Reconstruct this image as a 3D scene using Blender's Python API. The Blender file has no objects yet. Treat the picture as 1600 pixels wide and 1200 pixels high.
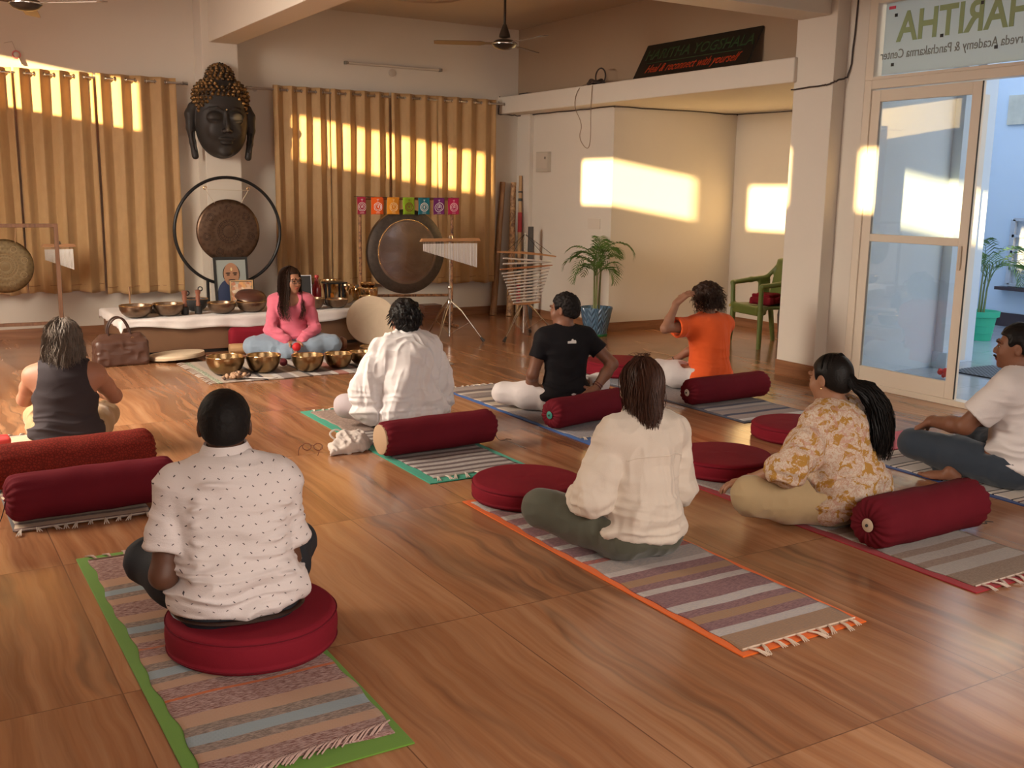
import bpy, bmesh, math, random
import numpy as np
from mathutils import Vector, Matrix, Euler

# ------------------------------------------------------------------ camera
sc = bpy.context.scene
COL = sc.collection
cam_d = bpy.data.cameras.new('camera'); cam = bpy.data.objects.new('camera', cam_d); COL.objects.link(cam)
YAW, PITCH, ROLL = math.radians(31.03), math.radians(10.6), math.radians(.89)
fw = Vector((math.cos(PITCH)*math.sin(YAW), math.cos(PITCH)*math.cos(YAW), -math.sin(PITCH)))
r0 = fw.cross(Vector((0, 0, 1))).normalized(); u0 = r0.cross(fw)
rt = r0*math.cos(ROLL)+u0*math.sin(ROLL); up = u0*math.cos(ROLL)-r0*math.sin(ROLL)
M3 = Matrix((rt, up, -fw)).transposed()
cam.matrix_world = Matrix.Translation((0, 0, 1.55)) @ M3.to_4x4()
cam_d.sensor_width = 36; cam_d.lens = 36*1610/1600; cam_d.clip_start = .05; cam_d.clip_end = 100
sc.camera = cam

# ------------------------------------------------------------------ world, sun, added fill light, exposure
w = bpy.data.worlds.new('sky'); sc.world = w; w.use_nodes = True
bg = w.node_tree.nodes['Background']
bg.inputs[0].default_value = (.54, .69, .95, 1); bg.inputs[1].default_value = 1.9
sun_d = bpy.data.lights.new('sun', 'SUN'); sun = bpy.data.objects.new('sun', sun_d); COL.objects.link(sun)
sun_d.energy = 22; sun_d.color = (1.0, .68, .30); sun_d.angle = math.radians(.55)
sdir = Vector((1, .52, -.147)).normalized()
sun.rotation_euler = sdir.to_track_quat('-Z', 'Y').to_euler()
def area(name, loc, direction, sx, sy, power, color, spread=150):
    d = bpy.data.lights.new(name, 'AREA'); d.shape = 'RECTANGLE'; d.size = sx; d.size_y = sy
    d.energy = power; d.color = color; d.spread = math.radians(spread)
    o = bpy.data.objects.new(name, d); COL.objects.link(o); o.location = loc
    o.rotation_euler = Vector(direction).to_track_quat('-Z', 'Z').to_euler(); return o
# soft fill lamps added unseen in front of the rear and left walls
area('fill_light_back', (2.0, -1.40, 1.75), (.05, 1, -.85), 5.5, 1.7, 150, (1.0, .89, .79), 125)
area('fill_light_left', (-2.3, 7.2, 1.7), (1, .12, -.85), 7.5, 1.5, 560, (1.0, .87, .72), 125)
sc.view_settings.view_transform = 'Standard'; sc.view_settings.look = 'None'
sc.view_settings.exposure = 0.45; sc.view_settings.gamma = 1
sc.view_settings.use_curve_mapping = False
sc.cycles.use_denoising = True
sc.cycles.max_bounces = 8; sc.cycles.diffuse_bounces = 5; sc.cycles.glossy_bounces = 3
sc.cycles.transmission_bounces = 6; sc.cycles.transparent_max_bounces = 12
sc.cycles.sample_clamp_indirect = 6; sc.cycles.caustics_reflective = False; sc.cycles.caustics_refractive = False
# ------------------------------------------------------------------ helpers
PI = math.pi
def V(*a): return Vector(a)
def tag(o, label=None, cat=None, group=None, kind=None):
    if label: o['label'] = label
    if cat: o['category'] = cat
    if group: o['group'] = group
    if kind: o['kind'] = kind
    return o
def thing(name, label, cat, loc=(0, 0, 0), rz=0, group=None):
    o = bpy.data.objects.new(name, None); COL.objects.link(o); o.empty_display_size = .1
    o.location = loc; o.rotation_euler = (0, 0, rz); return tag(o, label, cat, group)
def link(name, me, mat=None, parent=None, smooth=True):
    o = bpy.data.objects.new(name, me); COL.objects.link(o)
    if mat is not None:
        for m in (mat if isinstance(mat, (list, tuple)) else [mat]): me.materials.append(m)
    if smooth: me.shade_smooth()
    if parent: o.parent = parent
    return o
def obj(name, bm, mat=None, parent=None, smooth=False, bevel=0, loc=None):
    me = bpy.data.meshes.new(name); bmesh.ops.recalc_face_normals(bm, faces=bm.faces); bm.to_mesh(me); bm.free()
    o = link(name, me, mat, parent, smooth)
    if loc is not None: o.location = loc
    if bevel:
        b = o.modifiers.new('bevel', 'BEVEL'); b.width = bevel; b.segments = 2; b.limit_method = 'ANGLE'; b.angle_limit = .7
    if smooth:
        try: me.set_sharp_from_angle(angle=.9)
        except Exception: pass
    return o
def struct(name, bm, mat, **k): return tag(obj(name, bm, mat, **k), kind='structure')
def B(): return bmesh.new()
def xf(bm, vs, M):
    if M is not None:
        for v in vs: v.co = M @ v.co
def box(bm, x0, x1, y0, y1, z0, z1, M=None):
    vs = [bm.verts.new(p) for p in ((x0,y0,z0),(x1,y0,z0),(x1,y1,z0),(x0,y1,z0),(x0,y0,z1),(x1,y0,z1),(x1,y1,z1),(x0,y1,z1))]
    for f in ((3,2,1,0),(4,5,6,7),(0,1,5,4),(1,2,6,5),(2,3,7,6),(3,0,4,7)): bm.faces.new([vs[i] for i in f])
    xf(bm, vs, M); return bm
def quadp(bm, *ps):
    bm.faces.new([bm.verts.new(p) for p in ps]); return bm
def tube(bm, pts, r, n=8, cap=True, closed=False, flat=None):
    pts = [Vector(p) for p in pts]; m = len(pts)
    rs = r if isinstance(r, (list, tuple)) else [r]*m
    rings = []; N = None
    for i, p in enumerate(pts):
        if closed: t = (pts[(i+1) % m]-pts[i-1])
        else: t = pts[min(i+1, m-1)]-pts[max(i-1, 0)]
        t.normalize()
        if N is None:
            a = Vector((0, 0, 1)) if abs(t.z) < .9 else Vector((1, 0, 0)); N = t.cross(a).normalized()
        else: N = (N-t*N.dot(t)).normalized()
        Bn = t.cross(N)
        rings.append([bm.verts.new(p+(N*math.cos(2*PI*k/n)+Bn*math.sin(2*PI*k/n)*(flat or 1))*rs[i]) for k in range(n)])
    for i in range(m if closed else m-1):
        a, b = rings[i], rings[(i+1) % m]
        for k in range(n): bm.faces.new((a[k], a[(k+1) % n], b[(k+1) % n], b[k]))
    if cap and not closed:
        bm.faces.new(rings[0][::-1]); bm.faces.new(rings[-1])
    return bm
def lathe(bm, prof, n=32, M=None, cap0=True, cap1=True):
    rings = []; allv = []
    for r, z in prof:
        if r < 1e-5: ring = [bm.verts.new((0, 0, z))]
        else: ring = [bm.verts.new((r*math.cos(2*PI*k/n), r*math.sin(2*PI*k/n), z)) for k in range(n)]
        rings.append(ring); allv += ring
    for a, b in zip(rings, rings[1:]):
        if len(a) == 1 and len(b) == 1: continue
        for k in range(n):
            if len(a) == 1: bm.faces.new((a[0], b[(k+1) % n], b[k]))
            elif len(b) == 1: bm.faces.new((a[k], a[(k+1) % n], b[0]))
            else: bm.faces.new((a[k], a[(k+1) % n], b[(k+1) % n], b[k]))
    if cap0 and len(rings[0]) > 1: bm.faces.new(rings[0][::-1])
    if cap1 and len(rings[-1]) > 1: bm.faces.new(rings[-1])
    xf(bm, allv, M); return bm
def prism(bm, poly, h0, h1, M=None):
    a = [bm.verts.new((x, y, h0)) for x, y in poly]; b = [bm.verts.new((x, y, h1)) for x, y in poly]
    bm.faces.new(a[::-1]); bm.faces.new(b); n = len(poly)
    for k in range(n): bm.faces.new((a[k], a[(k+1) % n], b[(k+1) % n], b[k]))
    xf(bm, a+b, M); return bm
def ball(bm, c, r, n=12, sc3=(1, 1, 1), M=None):
    g = bmesh.ops.create_uvsphere(bm, u_segments=n, v_segments=max(6, n*2//3), radius=r)
    for v in g['verts']:
        v.co = Vector((v.co.x*sc3[0]+c[0], v.co.y*sc3[1]+c[1], v.co.z*sc3[2]+c[2]))
    xf(bm, g['verts'], M); return bm
def copy_tree(o, parent=None):
    c = o.copy(); COL.objects.link(c)
    if parent: c.parent = parent; c.matrix_parent_inverse = o.matrix_parent_inverse
    for ch in list(o.children): copy_tree(ch, c)
    return c
def T(x, y, z): return Matrix.Translation((x, y, z))
def Rz(a): return Matrix.Rotation(a, 4, 'Z')
def Rx(a): return Matrix.Rotation(a, 4, 'X')
def Ry(a): return Matrix.Rotation(a, 4, 'Y')
def frame_to(a, b):
    "matrix that carries +Z at the origin onto the segment a->b"
    a = Vector(a); d = Vector(b)-a
    return Matrix.Translation(a) @ d.to_track_quat('Z', 'Y').to_matrix().to_4x4()
def arc_pts(cx, cz, r, a0, a1, n, y=0): return [(cx+r*math.cos(a0+(a1-a0)*i/n), y, cz+r*math.sin(a0+(a1-a0)*i/n)) for i in range(n+1)]
def text_mesh(name, s, size, mat, parent, M, extrude=.0015, font=None, shear=0, align='CENTER', offset=0, space=1):
    cu = bpy.data.curves.new(name, 'FONT'); cu.body = s; cu.size = size; cu.extrude = extrude; cu.align_x = align
    cu.align_y = 'CENTER'; cu.shear = shear; cu.offset = offset; cu.resolution_u = 3; cu.space_character = space
    t = bpy.data.objects.new(name, cu); COL.objects.link(t)
    dg = bpy.context.evaluated_depsgraph_get(); me = bpy.data.meshes.new_from_object(t.evaluated_get(dg))
    bpy.data.objects.remove(t); me.transform(M)
    if M.to_3x3().determinant() < 0: me.flip_normals()
    me.materials.clear(); return link(name, me, mat, parent, smooth=False)

# ------------------------------------------------------------------ materials
def lin(c):
    if isinstance(c, str):
        c = [int(c[i:i+2], 16)/255 for i in (0, 2, 4)]
        c = [x/12.92 if x <= .04045 else ((x+.055)/1.055)**2.4 for x in c]
    return (*c[:3], 1)
class NT:
    def __init__(s, name):
        s.m = bpy.data.materials.new(name); s.m.use_nodes = True; s.t = s.m.node_tree; s.n = s.t.nodes; s.l = s.t.links
        s.p = s.n['Principled BSDF']
    def new(s, typ, **k):
        n = s.n.new('ShaderNode'+typ)
        for a, v in k.items(): setattr(n, a, v)
        return n
    def set(s, n, i, v):
        if hasattr(v, 'is_output') or isinstance(v, bpy.types.NodeSocket): s.l.new(v, n.inputs[i])
        else: n.inputs[i].default_value = v
    def coord(s, kind='Object', scale=(1, 1, 1), rot=(0, 0, 0), loc=(0, 0, 0)):
        c = s.new('TexCoord'); m = s.new('Mapping'); s.l.new(c.outputs[kind], m.inputs[0])
        m.inputs['Scale'].default_value = scale; m.inputs['Rotation'].default_value = rot; m.inputs['Location'].default_value = loc
        return m.outputs[0]
    def noise(s, vec, scale, detail=3, rough=.5, dist=0, out='Fac'):
        n = s.new('TexNoise'); s.l.new(vec, n.inputs['Vector']); n.inputs['Scale'].default_value = scale
        n.inputs['Detail'].default_value = detail; n.inputs['Roughness'].default_value = rough; n.inputs['Distortion'].default_value = dist
        return n.outputs[out]
    def ramp(s, fac, stops, interp='LINEAR'):
        r = s.new('ValToRGB'); s.l.new(fac, r.inputs[0]); e = r.color_ramp; e.interpolation = interp
        while len(e.elements) < len(stops): e.elements.new(.5)
        for el, (p, c) in zip(e.elements, stops): el.position = p; el.color = lin(c)
        return r.outputs[0]
    def mix(s, f, a, b, mode='MIX'):
        n = s.new('Mix', data_type='RGBA', blend_type=mode)
        for i, v in ((0, f), (6, a), (7, b)):
            if isinstance(v, str) or (isinstance(v, tuple) and len(v) == 3): v = lin(v)
            s.set(n, i, v)
        return n.outputs[2]
    def math(s, op, a, b=0, c=0):
        n = s.new('Math', operation=op); s.set(n, 0, a); s.set(n, 1, b)
        if op in ('MULTIPLY_ADD', 'SMOOTH_MIN', 'COMPARE'): s.set(n, 2, c)
        return n.outputs[0]
    def sep(s, vec):
        n = s.new('SeparateXYZ'); s.l.new(vec, n.inputs[0]); return n.outputs
    def bump(s, h, strength=.3, dist=.01):
        b = s.new('Bump'); s.l.new(h, b.inputs['Height']); b.inputs['Strength'].default_value = strength; b.inputs['Distance'].default_value = dist
        s.l.new(b.outputs[0], s.p.inputs['Normal']); return b
    def base(s, c): s.set(s.p, 'Base Color', lin(c) if isinstance(c, (str, tuple, list)) else c)
    def pr(s, **k):
        for a, v in k.items(): s.set(s.p, {'rough': 'Roughness', 'metal': 'Metallic', 'spec': 'Specular IOR Level', 'coat': 'Coat Weight', 'sheen': 'Sheen Weight', 'sss': 'Subsurface Weight', 'trans': 'Transmission Weight', 'ior': 'IOR', 'alpha': 'Alpha', 'em': 'Emission Strength'}[a], v)
        return s
_mc = {}
def simple(c, rough=.5, metal=0, name=None, bump=0, bscale=60, var=0, spec=.5, sheen=0):
    key = (str(c), rough, metal, bump, bscale, var, spec, sheen)
    if key in _mc: return _mc[key]
    t = NT(name or 'surface'); t.pr(rough=rough, metal=metal, spec=spec)
    if sheen: t.pr(sheen=sheen)
    v = t.coord()
    if var:
        n = t.noise(v, 7, 4); a = lin(c); t.base(t.mix(n, tuple(x*(1-var) for x in a[:3]), tuple(min(1, x*(1+var)) for x in a[:3])))
    else: t.base(c)
    if bump: t.bump(t.noise(v, bscale, 3), bump, .004)
    _mc[key] = t.m; return t.m
def wood(c1, c2, rough=.45, axis=0, scale=1, name='wood'):
    t = NT(name); s = [14, 14, 14]; s[axis] = 1.2
    v = t.coord(scale=tuple(x*scale for x in s)); n = t.noise(v, 2.5, 5, .6, .6)
    t.base(t.ramp(n, [(.3, c1), (.7, c2)])); t.pr(rough=rough); t.bump(n, .15, .002); return t.m
def fabric(c, rough=.9, weave=300, name='fabric', sheen=.2, var=.12, wr=.0, wscale=7):
    t = NT(name); v = t.coord(); a = lin(c)[:3]
    n = t.noise(v, 5, 4, .6)
    t.base(t.mix(n, tuple(x*(1-var) for x in a), tuple(min(1, x*(1+var)) for x in a)))
    t.pr(rough=rough, spec=.25, sheen=sheen)
    h = t.noise(v, weave, 2)
    if wr:
        h2 = t.noise(t.coord(scale=(1, 1, 1.6)), wscale, 3, .55, .8); h = t.math('MULTIPLY_ADD', h2, wr*10, h)
    t.bump(h, .35, .002 if not wr else .003); return t.m
# ------------------------------------------------------------------ room surfaces
def wall_mat(name, c, b=.08):
    t = NT(name); v = t.coord(); n = t.noise(v, 1.3, 5, .6); a = lin(c)[:3]
    t.base(t.mix(n, tuple(x*.95 for x in a), tuple(min(1, x*1.04) for x in a))); t.pr(rough=.62, spec=.3)
    t.bump(t.noise(v, 55, 3), b, .003); return t.m
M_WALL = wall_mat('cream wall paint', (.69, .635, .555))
M_CEIL = wall_mat('ceiling paint', (.52, .44, .35)); M_WALLB = wall_mat('darker tan upper wall', (.40, .29, .20))  # upper right wall gets a darker tan than the other walls
M_PORCH = wall_mat('pale blue porch plaster', (.60, .69, .78))
def floor_mat():
    t = NT('wood look floor tiles'); v = t.coord(); X, Y, Z = t.sep(v)[:3]
    # tile cells 0.635 wide, 1.27 long
    br = t.new('TexBrick'); mp = t.new('Mapping'); mp.inputs['Rotation'].default_value = (0, 0, PI/2)
    t.l.new(v, mp.inputs[0]); mp.inputs['Location'].default_value = (-1.93, .13, 0)
    t.l.new(mp.outputs[0], br.inputs['Vector'])
    br.offset = 0; br.inputs['Scale'].default_value = 1; br.inputs['Mortar Size'].default_value = .0022
    br.inputs['Brick Width'].default_value = 1.27; br.inputs['Row Height'].default_value = .635
    br.inputs['Color1'].default_value = (0, 0, 0, 1); br.inputs['Color2'].default_value = (1, 1, 1, 1); br.inputs['Mortar'].default_value = (0, 0, 0, 1)
    br.inputs['Bias'].default_value = 0; br.inputs['Mortar Smooth'].default_value = .1
    off = t.math('MULTIPLY', t.sep(br.outputs['Color'])[0], 7.0)
    cx = t.new('CombineXYZ'); t.l.new(off, cx.inputs[2]); t.l.new(off, cx.inputs[0])
    def stretched(sx, sy, warp=.12):
        wn = t.noise(v, 1.7, 2, .5, 0, 'Color')
        va = t.new('VectorMath', operation='MULTIPLY_ADD'); t.l.new(wn, va.inputs[0]); va.inputs[1].default_value = (warp, warp, 0); t.l.new(v, va.inputs[2])
        vb = t.new('VectorMath', operation='ADD'); t.l.new(va.outputs[0], vb.inputs[0]); t.l.new(cx.outputs[0], vb.inputs[1])
        m = t.new('Mapping'); m.inputs['Scale'].default_value = (sx, sy, 1); t.l.new(vb.outputs[0], m.inputs[0]); return m.outputs[0]
    s1 = t.noise(stretched(5.0, .35), 1.0, 4, .55, .3)
    s2 = t.noise(stretched(20, .9), 1.0, 4, .6, .2)
    s3 = t.noise(stretched(3.4, .28, .22), 1.0, 3, .5, .5)
    s4 = t.noise(stretched(75, 2.2), 1.0, 3, .6)
    c = t.ramp(s1, [(.28, (.18, .068, .030)), (.45, (.30, .125, .055)), (.58, (.40, .185, .085)), (.74, (.48, .245, .120))])
    # plank tone steps, about 0.16 wide
    px = t.math('FLOOR', t.math('MULTIPLY', t.math('ADD', X, t.math('MULTIPLY', s3, .12)), 5.2))
    wn = t.new('TexWhiteNoise', noise_dimensions='2D'); cc = t.new('CombineXYZ'); t.l.new(px, cc.inputs[0]); t.l.new(t.math('FLOOR', off), cc.inputs[1]); t.l.new(cc.outputs[0], wn.inputs['Vector'])
    c = t.mix(t.math('MULTIPLY', wn.outputs[0], .45), c, (.21, .078, .033))
    c = t.mix(t.ramp(s2, [(.42, (0, 0, 0)), (.75, (.5, .5, .5))]), c, (.46, .27, .155))
    c = t.mix(t.ramp(s4, [(.5, (0, 0, 0)), (.8, (.35, .35, .35))]), c, (.16, .055, .025))
    dk = t.ramp(s3, [(.56, (0, 0, 0)), (.61, (.7, .7, .7)), (.66, (.2, .2, .2)), (.72, (.5, .5, .5))])
    c = t.mix(dk, c, (.085, .050, .036)); c = t.mix(.30, c, t.ramp(t.noise(stretched(13, .5, .10), 1.0, 4, .6, .15), [(.35, (.12, .042, .018)), (.5, (.36, .165, .075)), (.65, (.54, .30, .16))]))
    c = t.mix(t.math("MULTIPLY", br.outputs['Fac'], .7), c, (.10, .045, .025))
    t.base(c)
    rr = t.noise(v, 3, 4); t.pr(rough=t.math('MULTIPLY_ADD', rr, .12, .14), spec=.55)
    h = t.math('MULTIPLY_ADD', br.outputs['Fac'], -.6, t.math('MULTIPLY_ADD', s2, .25, t.math('MULTIPLY', t.noise(v, 2.0, 2), .8)))
    t.bump(h, .05, .003); return t.m
M_FLOOR = floor_mat()
M_SKIRT = wood((.20, .085, .04), (.36, .17, .085), .35, 0, .6, 'wood look skirting')
M_SKIRTY = wood((.20, .085, .04), (.36, .17, .085), .35, 1, .6, 'wood look skirting')

ZC = 3.515
b = B(); quadp(b, (-2.6, -1.7, 0), (7.02, -1.7, 0), (7.02, 11.6, 0), (-2.6, 11.6, 0)); quadp(b, (7.02, 6.3, 0), (8.8, 6.3, 0), (8.8, 11.6, 0), (7.02, 11.6, 0)); struct('floor', b, M_FLOOR)
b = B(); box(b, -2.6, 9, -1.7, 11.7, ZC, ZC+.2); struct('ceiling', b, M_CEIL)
b = B(); box(b, -2.6, 6.93, 11.45, 11.7, 0, ZC); struct('wall_back', b, M_WALL)
b = B(); box(b, -2.6, 8.9, -1.7, -1.5, 0, ZC); struct('wall_rear', b, M_WALL)
# right wall: upper part above the loft ledge, then the recess below it
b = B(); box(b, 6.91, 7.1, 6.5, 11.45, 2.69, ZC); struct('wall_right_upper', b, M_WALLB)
b = B(); box(b, 6.91, 8.9, 9.4, 11.5, 0, 2.5); struct('wall_right', b, M_WALL)
b = B(); box(b, 8.7, 8.9, 6.24, 9.4, 0, 2.5); struct('wall_recess', b, M_WALL)
b = B(); box(b, 6.62, 8.9, 6.50, 11.45, 2.485, 2.69); struct('trim_ledge', b, M_WALL, bevel=.01)
b = B(); box(b, 6.66, 6.97, 6.10, 6.53, 0, ZC); struct('wall_pillar', b, M_WALL, bevel=.006)
b = B(); box(b, 6.80, 6.97, 5.90, 6.10, 0, ZC); box(b, 6.80, 6.97, 3.2, 5.9, 3.10, ZC); box(b, 6.80, 6.97, -1.5, 3.2, 0, ZC); struct('wall_door_side', b, M_WALL)
b = B(); box(b, 6.855, 6.91, 11.06, 11.30, 0, 2.485); struct('trim_corner_pier', b, M_WALL, bevel=.004)
b = B(); box(b, 2.915, 3.29, 11.15, 11.45, 0, ZC); struct('wall_back_column', b, M_WALL, bevel=.006)
b = B(); box(b, 2.99, 3.285, -1.5, 11.15, 3.015, ZC); struct('trim_ceiling_beam_long', b, M_WALL, bevel=.006)
b = B(); box(b, -2.4, 6.66, 6.17, 6.50, 2.985, ZC); struct('trim_ceiling_beam_cross', b, M_WALL, bevel=.006)
# left wall with its row of high windows (the low sun comes in through them)
OP = [(8.73, 11.2), (6.62, 7.98), (3.84, 5.14), (1.71, 3.35), (.15, 1.10)]
Z0, Z1 = 2.793, 3.298
b = B(); box(b, -2.6, -2.4, -1.5, 11.45, 0, Z0); box(b, -2.6, -2.4, -1.5, 11.45, Z1, ZC)
ys = sorted([-1.5, 11.45]+[y for o in OP for y in o])
for i in range(0, len(ys), 2): box(b, -2.6, -2.4, ys[i], ys[i+1], Z0, Z1)
struct('wall_left', b, M_WALL)
b = B(); prism(b, [(-2.6, 3.345), (-2.6, 3.5), (-5.8, 3.98), (-5.8, 3.84)], -12.5, 3, Rx(PI/2)); struct('added_sky_blocker', b, M_CEIL)  # unseen slab added to keep sky light out of the high openings
b = B(); quadp(b, (-40, -30, -.2), (-2.6, -30, -.2), (-2.6, 40, -.2), (-40, 40, -.2)); struct('floor_ground_outside', b, simple((.12, .10, .07), .95))
b = B(); box(b, 6.8, 7.0, -1.7, 11.7, 3.72, 4.7); struct('added_sun_blocker', b, M_WALL)  # unseen wall added to block low sun passing over the roof
# skirtings
b = B(); box(b, -2.4, 2.915, 11.435, 11.45, 0, .1); box(b, 3.29, 6.91, 11.435, 11.45, 0, .1); box(b, 2.915, 3.29, 11.137, 11.15, 0, .1); struct('baseboard_back', b, M_SKIRT)
b = B(); box(b, 6.897, 6.91, 9.387, 11.06, 0, .1); box(b, 6.842, 6.855, 11.06, 11.30, 0, .1); box(b, 8.687, 8.7, 6.5, 9.4, 0, .1); box(b, 6.647, 6.66, 6.10, 6.53, 0, .125); box(b, 6.787, 6.8, 5.905, 6.1, 0, .1); struct('baseboard_right', b, M_SKIRTY)
b = B(); box(b, 6.897, 8.69, 9.387, 9.4, 0, .1); box(b, 6.647, 6.8, 6.087, 6.10, 0, .125); struct('baseboard_recess', b, M_SKIRT)

# ------------------------------------------------------------------ sliding glass door and transom
M_PVC = simple((.72, .64, .53), .35, 0, 'cream door frame')
M_GLASS = NT('clear glass')
_g = M_GLASS; _o = [n for n in _g.n if n.type == 'OUTPUT_MATERIAL'][0]
_tr = _g.new('BsdfTransparent'); _gl = _g.new('BsdfGlossy'); _gl.inputs['Roughness'].default_value = .02
_tr.inputs[0].default_value = (.93, .96, .97, 1)
_fr = _g.new('Fresnel'); _fr.inputs[0].default_value = 1.5; _mx = _g.new('MixShader')
_g.l.new(_fr.outputs[0], _mx.inputs[0]); _g.l.new(_tr.outputs[0], _mx.inputs[1]); _g.l.new(_gl.outputs[0], _mx.inputs[2]); _g.l.new(_mx.outputs[0], _o.inputs[0])
M_GLASS = _g.m
M_BLK = simple((.02, .02, .02), .5, 0, 'black rubber')
b = B()   # fixed outer frame
box(b, 6.80, 6.90, 5.83, 5.90, 0, 2.46); box(b, 6.80, 6.90, 3.27, 5.83, 2.39, 2.46); box(b, 6.80, 6.90, 3.27, 5.83, 0, .045); box(b, 6.80, 6.90, 3.2, 3.27, 0, 2.46)
d1 = struct('door_1', b, M_PVC, bevel=.004)
def sash(name, y0, y1, x0, x1, parent):
    b = B(); s = .085
    box(b, x0, x1, y1-s, y1, .045, 2.38); box(b, x0, x1, y0, y0+s, .045, 2.38)
    box(b, x0, x1, y0+s, y1-s, .045, .175); box(b, x0, x1, y0+s, y1-s, 2.29, 2.38); box(b, x0, x1, y0+s, y1-s, 1.195, 1.255)
    f = obj(name, b, M_PVC, parent, bevel=.004)
    xm = (x0+x1)/2
    b = B(); box(b, xm-.003, xm+.003, y0+s-.01, y1-s+.01, .17, 1.2); box(b, xm-.003, xm+.003, y0+s-.01, y1-s+.01, 1.25, 2.295); obj('glass_pane', b, M_GLASS, f)
    b = B(); box(b, x0-.002, x0+.004, y0-.004, y0+.006, .05, 2.38); obj('rubber_seal', b, M_BLK, f)
    return f
s1 = sash('sliding_sash', 4.84, 5.83, 6.815, 6.85, d1)
s2 = sash('sliding_sash', 3.27, 4.10, 6.855, 6.89, d1)
b = B(); box(b, 6.80, 6.806, 4.885, 4.905, 1.02, 1.2); obj('pull_handle', b, simple((.6, .52, .42), .4), d1, bevel=.003)
# transom with the signboard seen from behind
b = B(); box(b, 6.80, 6.90, 5.82, 5.90, 2.46, 3.10); box(b, 6.80, 6.90, 3.2, 5.82, 3.04, 3.10); box(b, 6.80, 6.90, 3.2, 5.82, 2.46, 2.485)
struct('window_1', b, M_PVC, bevel=.004)
t = NT('white translucent signboard'); t.base((.62, .66, .64)); t.pr(rough=.35)
_o = [n for n in t.n if n.type == 'OUTPUT_MATERIAL'][0]; _tl = t.new('BsdfTranslucent'); _tl.inputs[0].default_value = (.75, .8, .8, 1); _m = t.new('MixShader'); _m.inputs[0].default_value = .6
t.l.new(t.p.outputs[0], _m.inputs[1]); t.l.new(_tl.outputs[0], _m.inputs[2]); t.l.new(_m.outputs[0], _o.inputs[0]); M_SIGNW = t.m
sg = thing('shop_signboard', 'white signboard over the glass door with green and grey lettering seen from behind', 'sign', (6.86, 5.0, 2.5))
b = B(); box(b, 0, .012, -1.75, .79, 0, .54); obj('board', b, M_SIGNW, sg)
M_GREENT = simple((.30, .40, .20), .5, 0, 'green lettering'); M_GREYT = simple((.22, .22, .19), .5, 0, 'grey lettering')
# text on the plane X=const, mirrored: reading direction runs towards +Y seen from inside
MS = Matrix(((0, 0, -1, -.004), (1, 0, 0, 0), (0, 1, 0, 0), (0, 0, 0, 1)))
text_mesh('lettering_large', 'HARITHA', .285, M_GREENT, sg, MS @ T(.10, .335, 0) @ Matrix.Diagonal((.93, 1.08, 1, 1)), offset=.006)
text_mesh('lettering_small', 'Ayurveda Academy & Panchakarma Center', .098, M_GREYT, sg, MS @ T(.14, .145, 0) @ Matrix.Diagonal((.78, 1, 1, 1)), align='CENTER')
for y, z in ((.69, .44), (.69, .07), (-.06, .43), (.26, .24), (-.20, .11)): b = B(); box(b, -.006, 0, y-.012, y+.012, z-.012, z+.012); obj('tape_mark', b, M_BLK, sg)
b = B(); box(b, -.006, 0, .70, .76, .49, .512, None); obj('red_sticker', b, simple((.7, .06, .12), .5), sg)

# ------------------------------------------------------------------ porch outside the door
t = NT('grey polished porch tiles'); v = t.coord(); br = t.new('TexBrick'); t.l.new(v, br.inputs['Vector']); br.offset = 0
br.inputs['Scale'].default_value = 1; br.inputs['Brick Width'].default_value = .6; br.inputs['Row Height'].default_value = .6; br.inputs['Mortar Size'].default_value = .004
br.inputs['Color1'].default_value = (.40, .44, .47, 1); br.inputs['Color2'].default_value = (.45, .48, .51, 1); br.inputs['Mortar'].default_value = (.2, .22, .24, 1)
t.base(t.mix(t.noise(v, 2.2, 5, .6, 1.2), br.outputs[0], (.30, .33, .37))); t.pr(rough=.12); M_PTILE = t.m
b = B(); quadp(b, (6.9, -6, -.03), (16, -6, -.03), (16, 14, -.03), (6.9, 14, -.03)); struct('floor_porch', b, M_PTILE)
b = B(); box(b, 6.97, 8.55, 6.24, 6.30, -.03, 3.7); box(b, 8.42, 8.55, 6.14, 6.24, -.03, 3.7); struct('wall_porch_side', b, M_PORCH)
b = B(); box(b, 8.40, 8.60, 6.08, 6.24, -.03, .12); struct('trim_porch_step', b, M_PORCH)
b = B(); box(b, 12.0, 12.2, -4, 11, -.03, 4.6); box(b, 8.9, 12.2, 10.6, 10.8, -.03, 4.6); box(b, 8.9, 9.1, 6.3, 10.7, -.03, 4.6); struct('wall_porch_far', b, M_PORCH)
M_DSK = simple((.06, .035, .035), .3, 0, 'dark granite skirting')
b = B(); box(b, 11.98, 12.0, -4, 10.6, -.03, .14); box(b, 9.1, 12, 10.58, 10.6, -.03, .14); struct('baseboard_porch', b, M_DSK)
wn = B(); y1, y0, z0, z1 = 7.88, 6.8, .5, 1.3
for yy in (y0, y1): box(wn, 11.93, 12.0, yy-.03, yy+.03, z0, z1)
for k in range(5): box(wn, 11.93, 11.97, y0, y1, z0+(z1-z0)*k/4-.018, z0+(z1-z0)*k/4+.018)
wf = struct('window_2', wn, simple((.55, .56, .58), .4, .3))
b = B(); box(b, 11.985, 11.995, y0, y1, z0, z1); obj('pane', b, simple((.55, .60, .66), .15), wf)
b = B(); box(b, 11.86, 12.0, y0-.12, y1+.12, z0-.07, z0-.03); obj('window_sill', b, M_DSK, wf)
b = B(); box(b, 11.97, 12.0, 7.2, 8.13, 2.45, 2.80); struct('window_3', b, simple((.55, .52, .42), .5, 0, var=.3))
b = B(); box(b, 11.94, 12.0, 8.36, 8.44, .7, 3.4); struct('trim_porch_pipe', b, simple((.60, .62, .62), .4))
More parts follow.
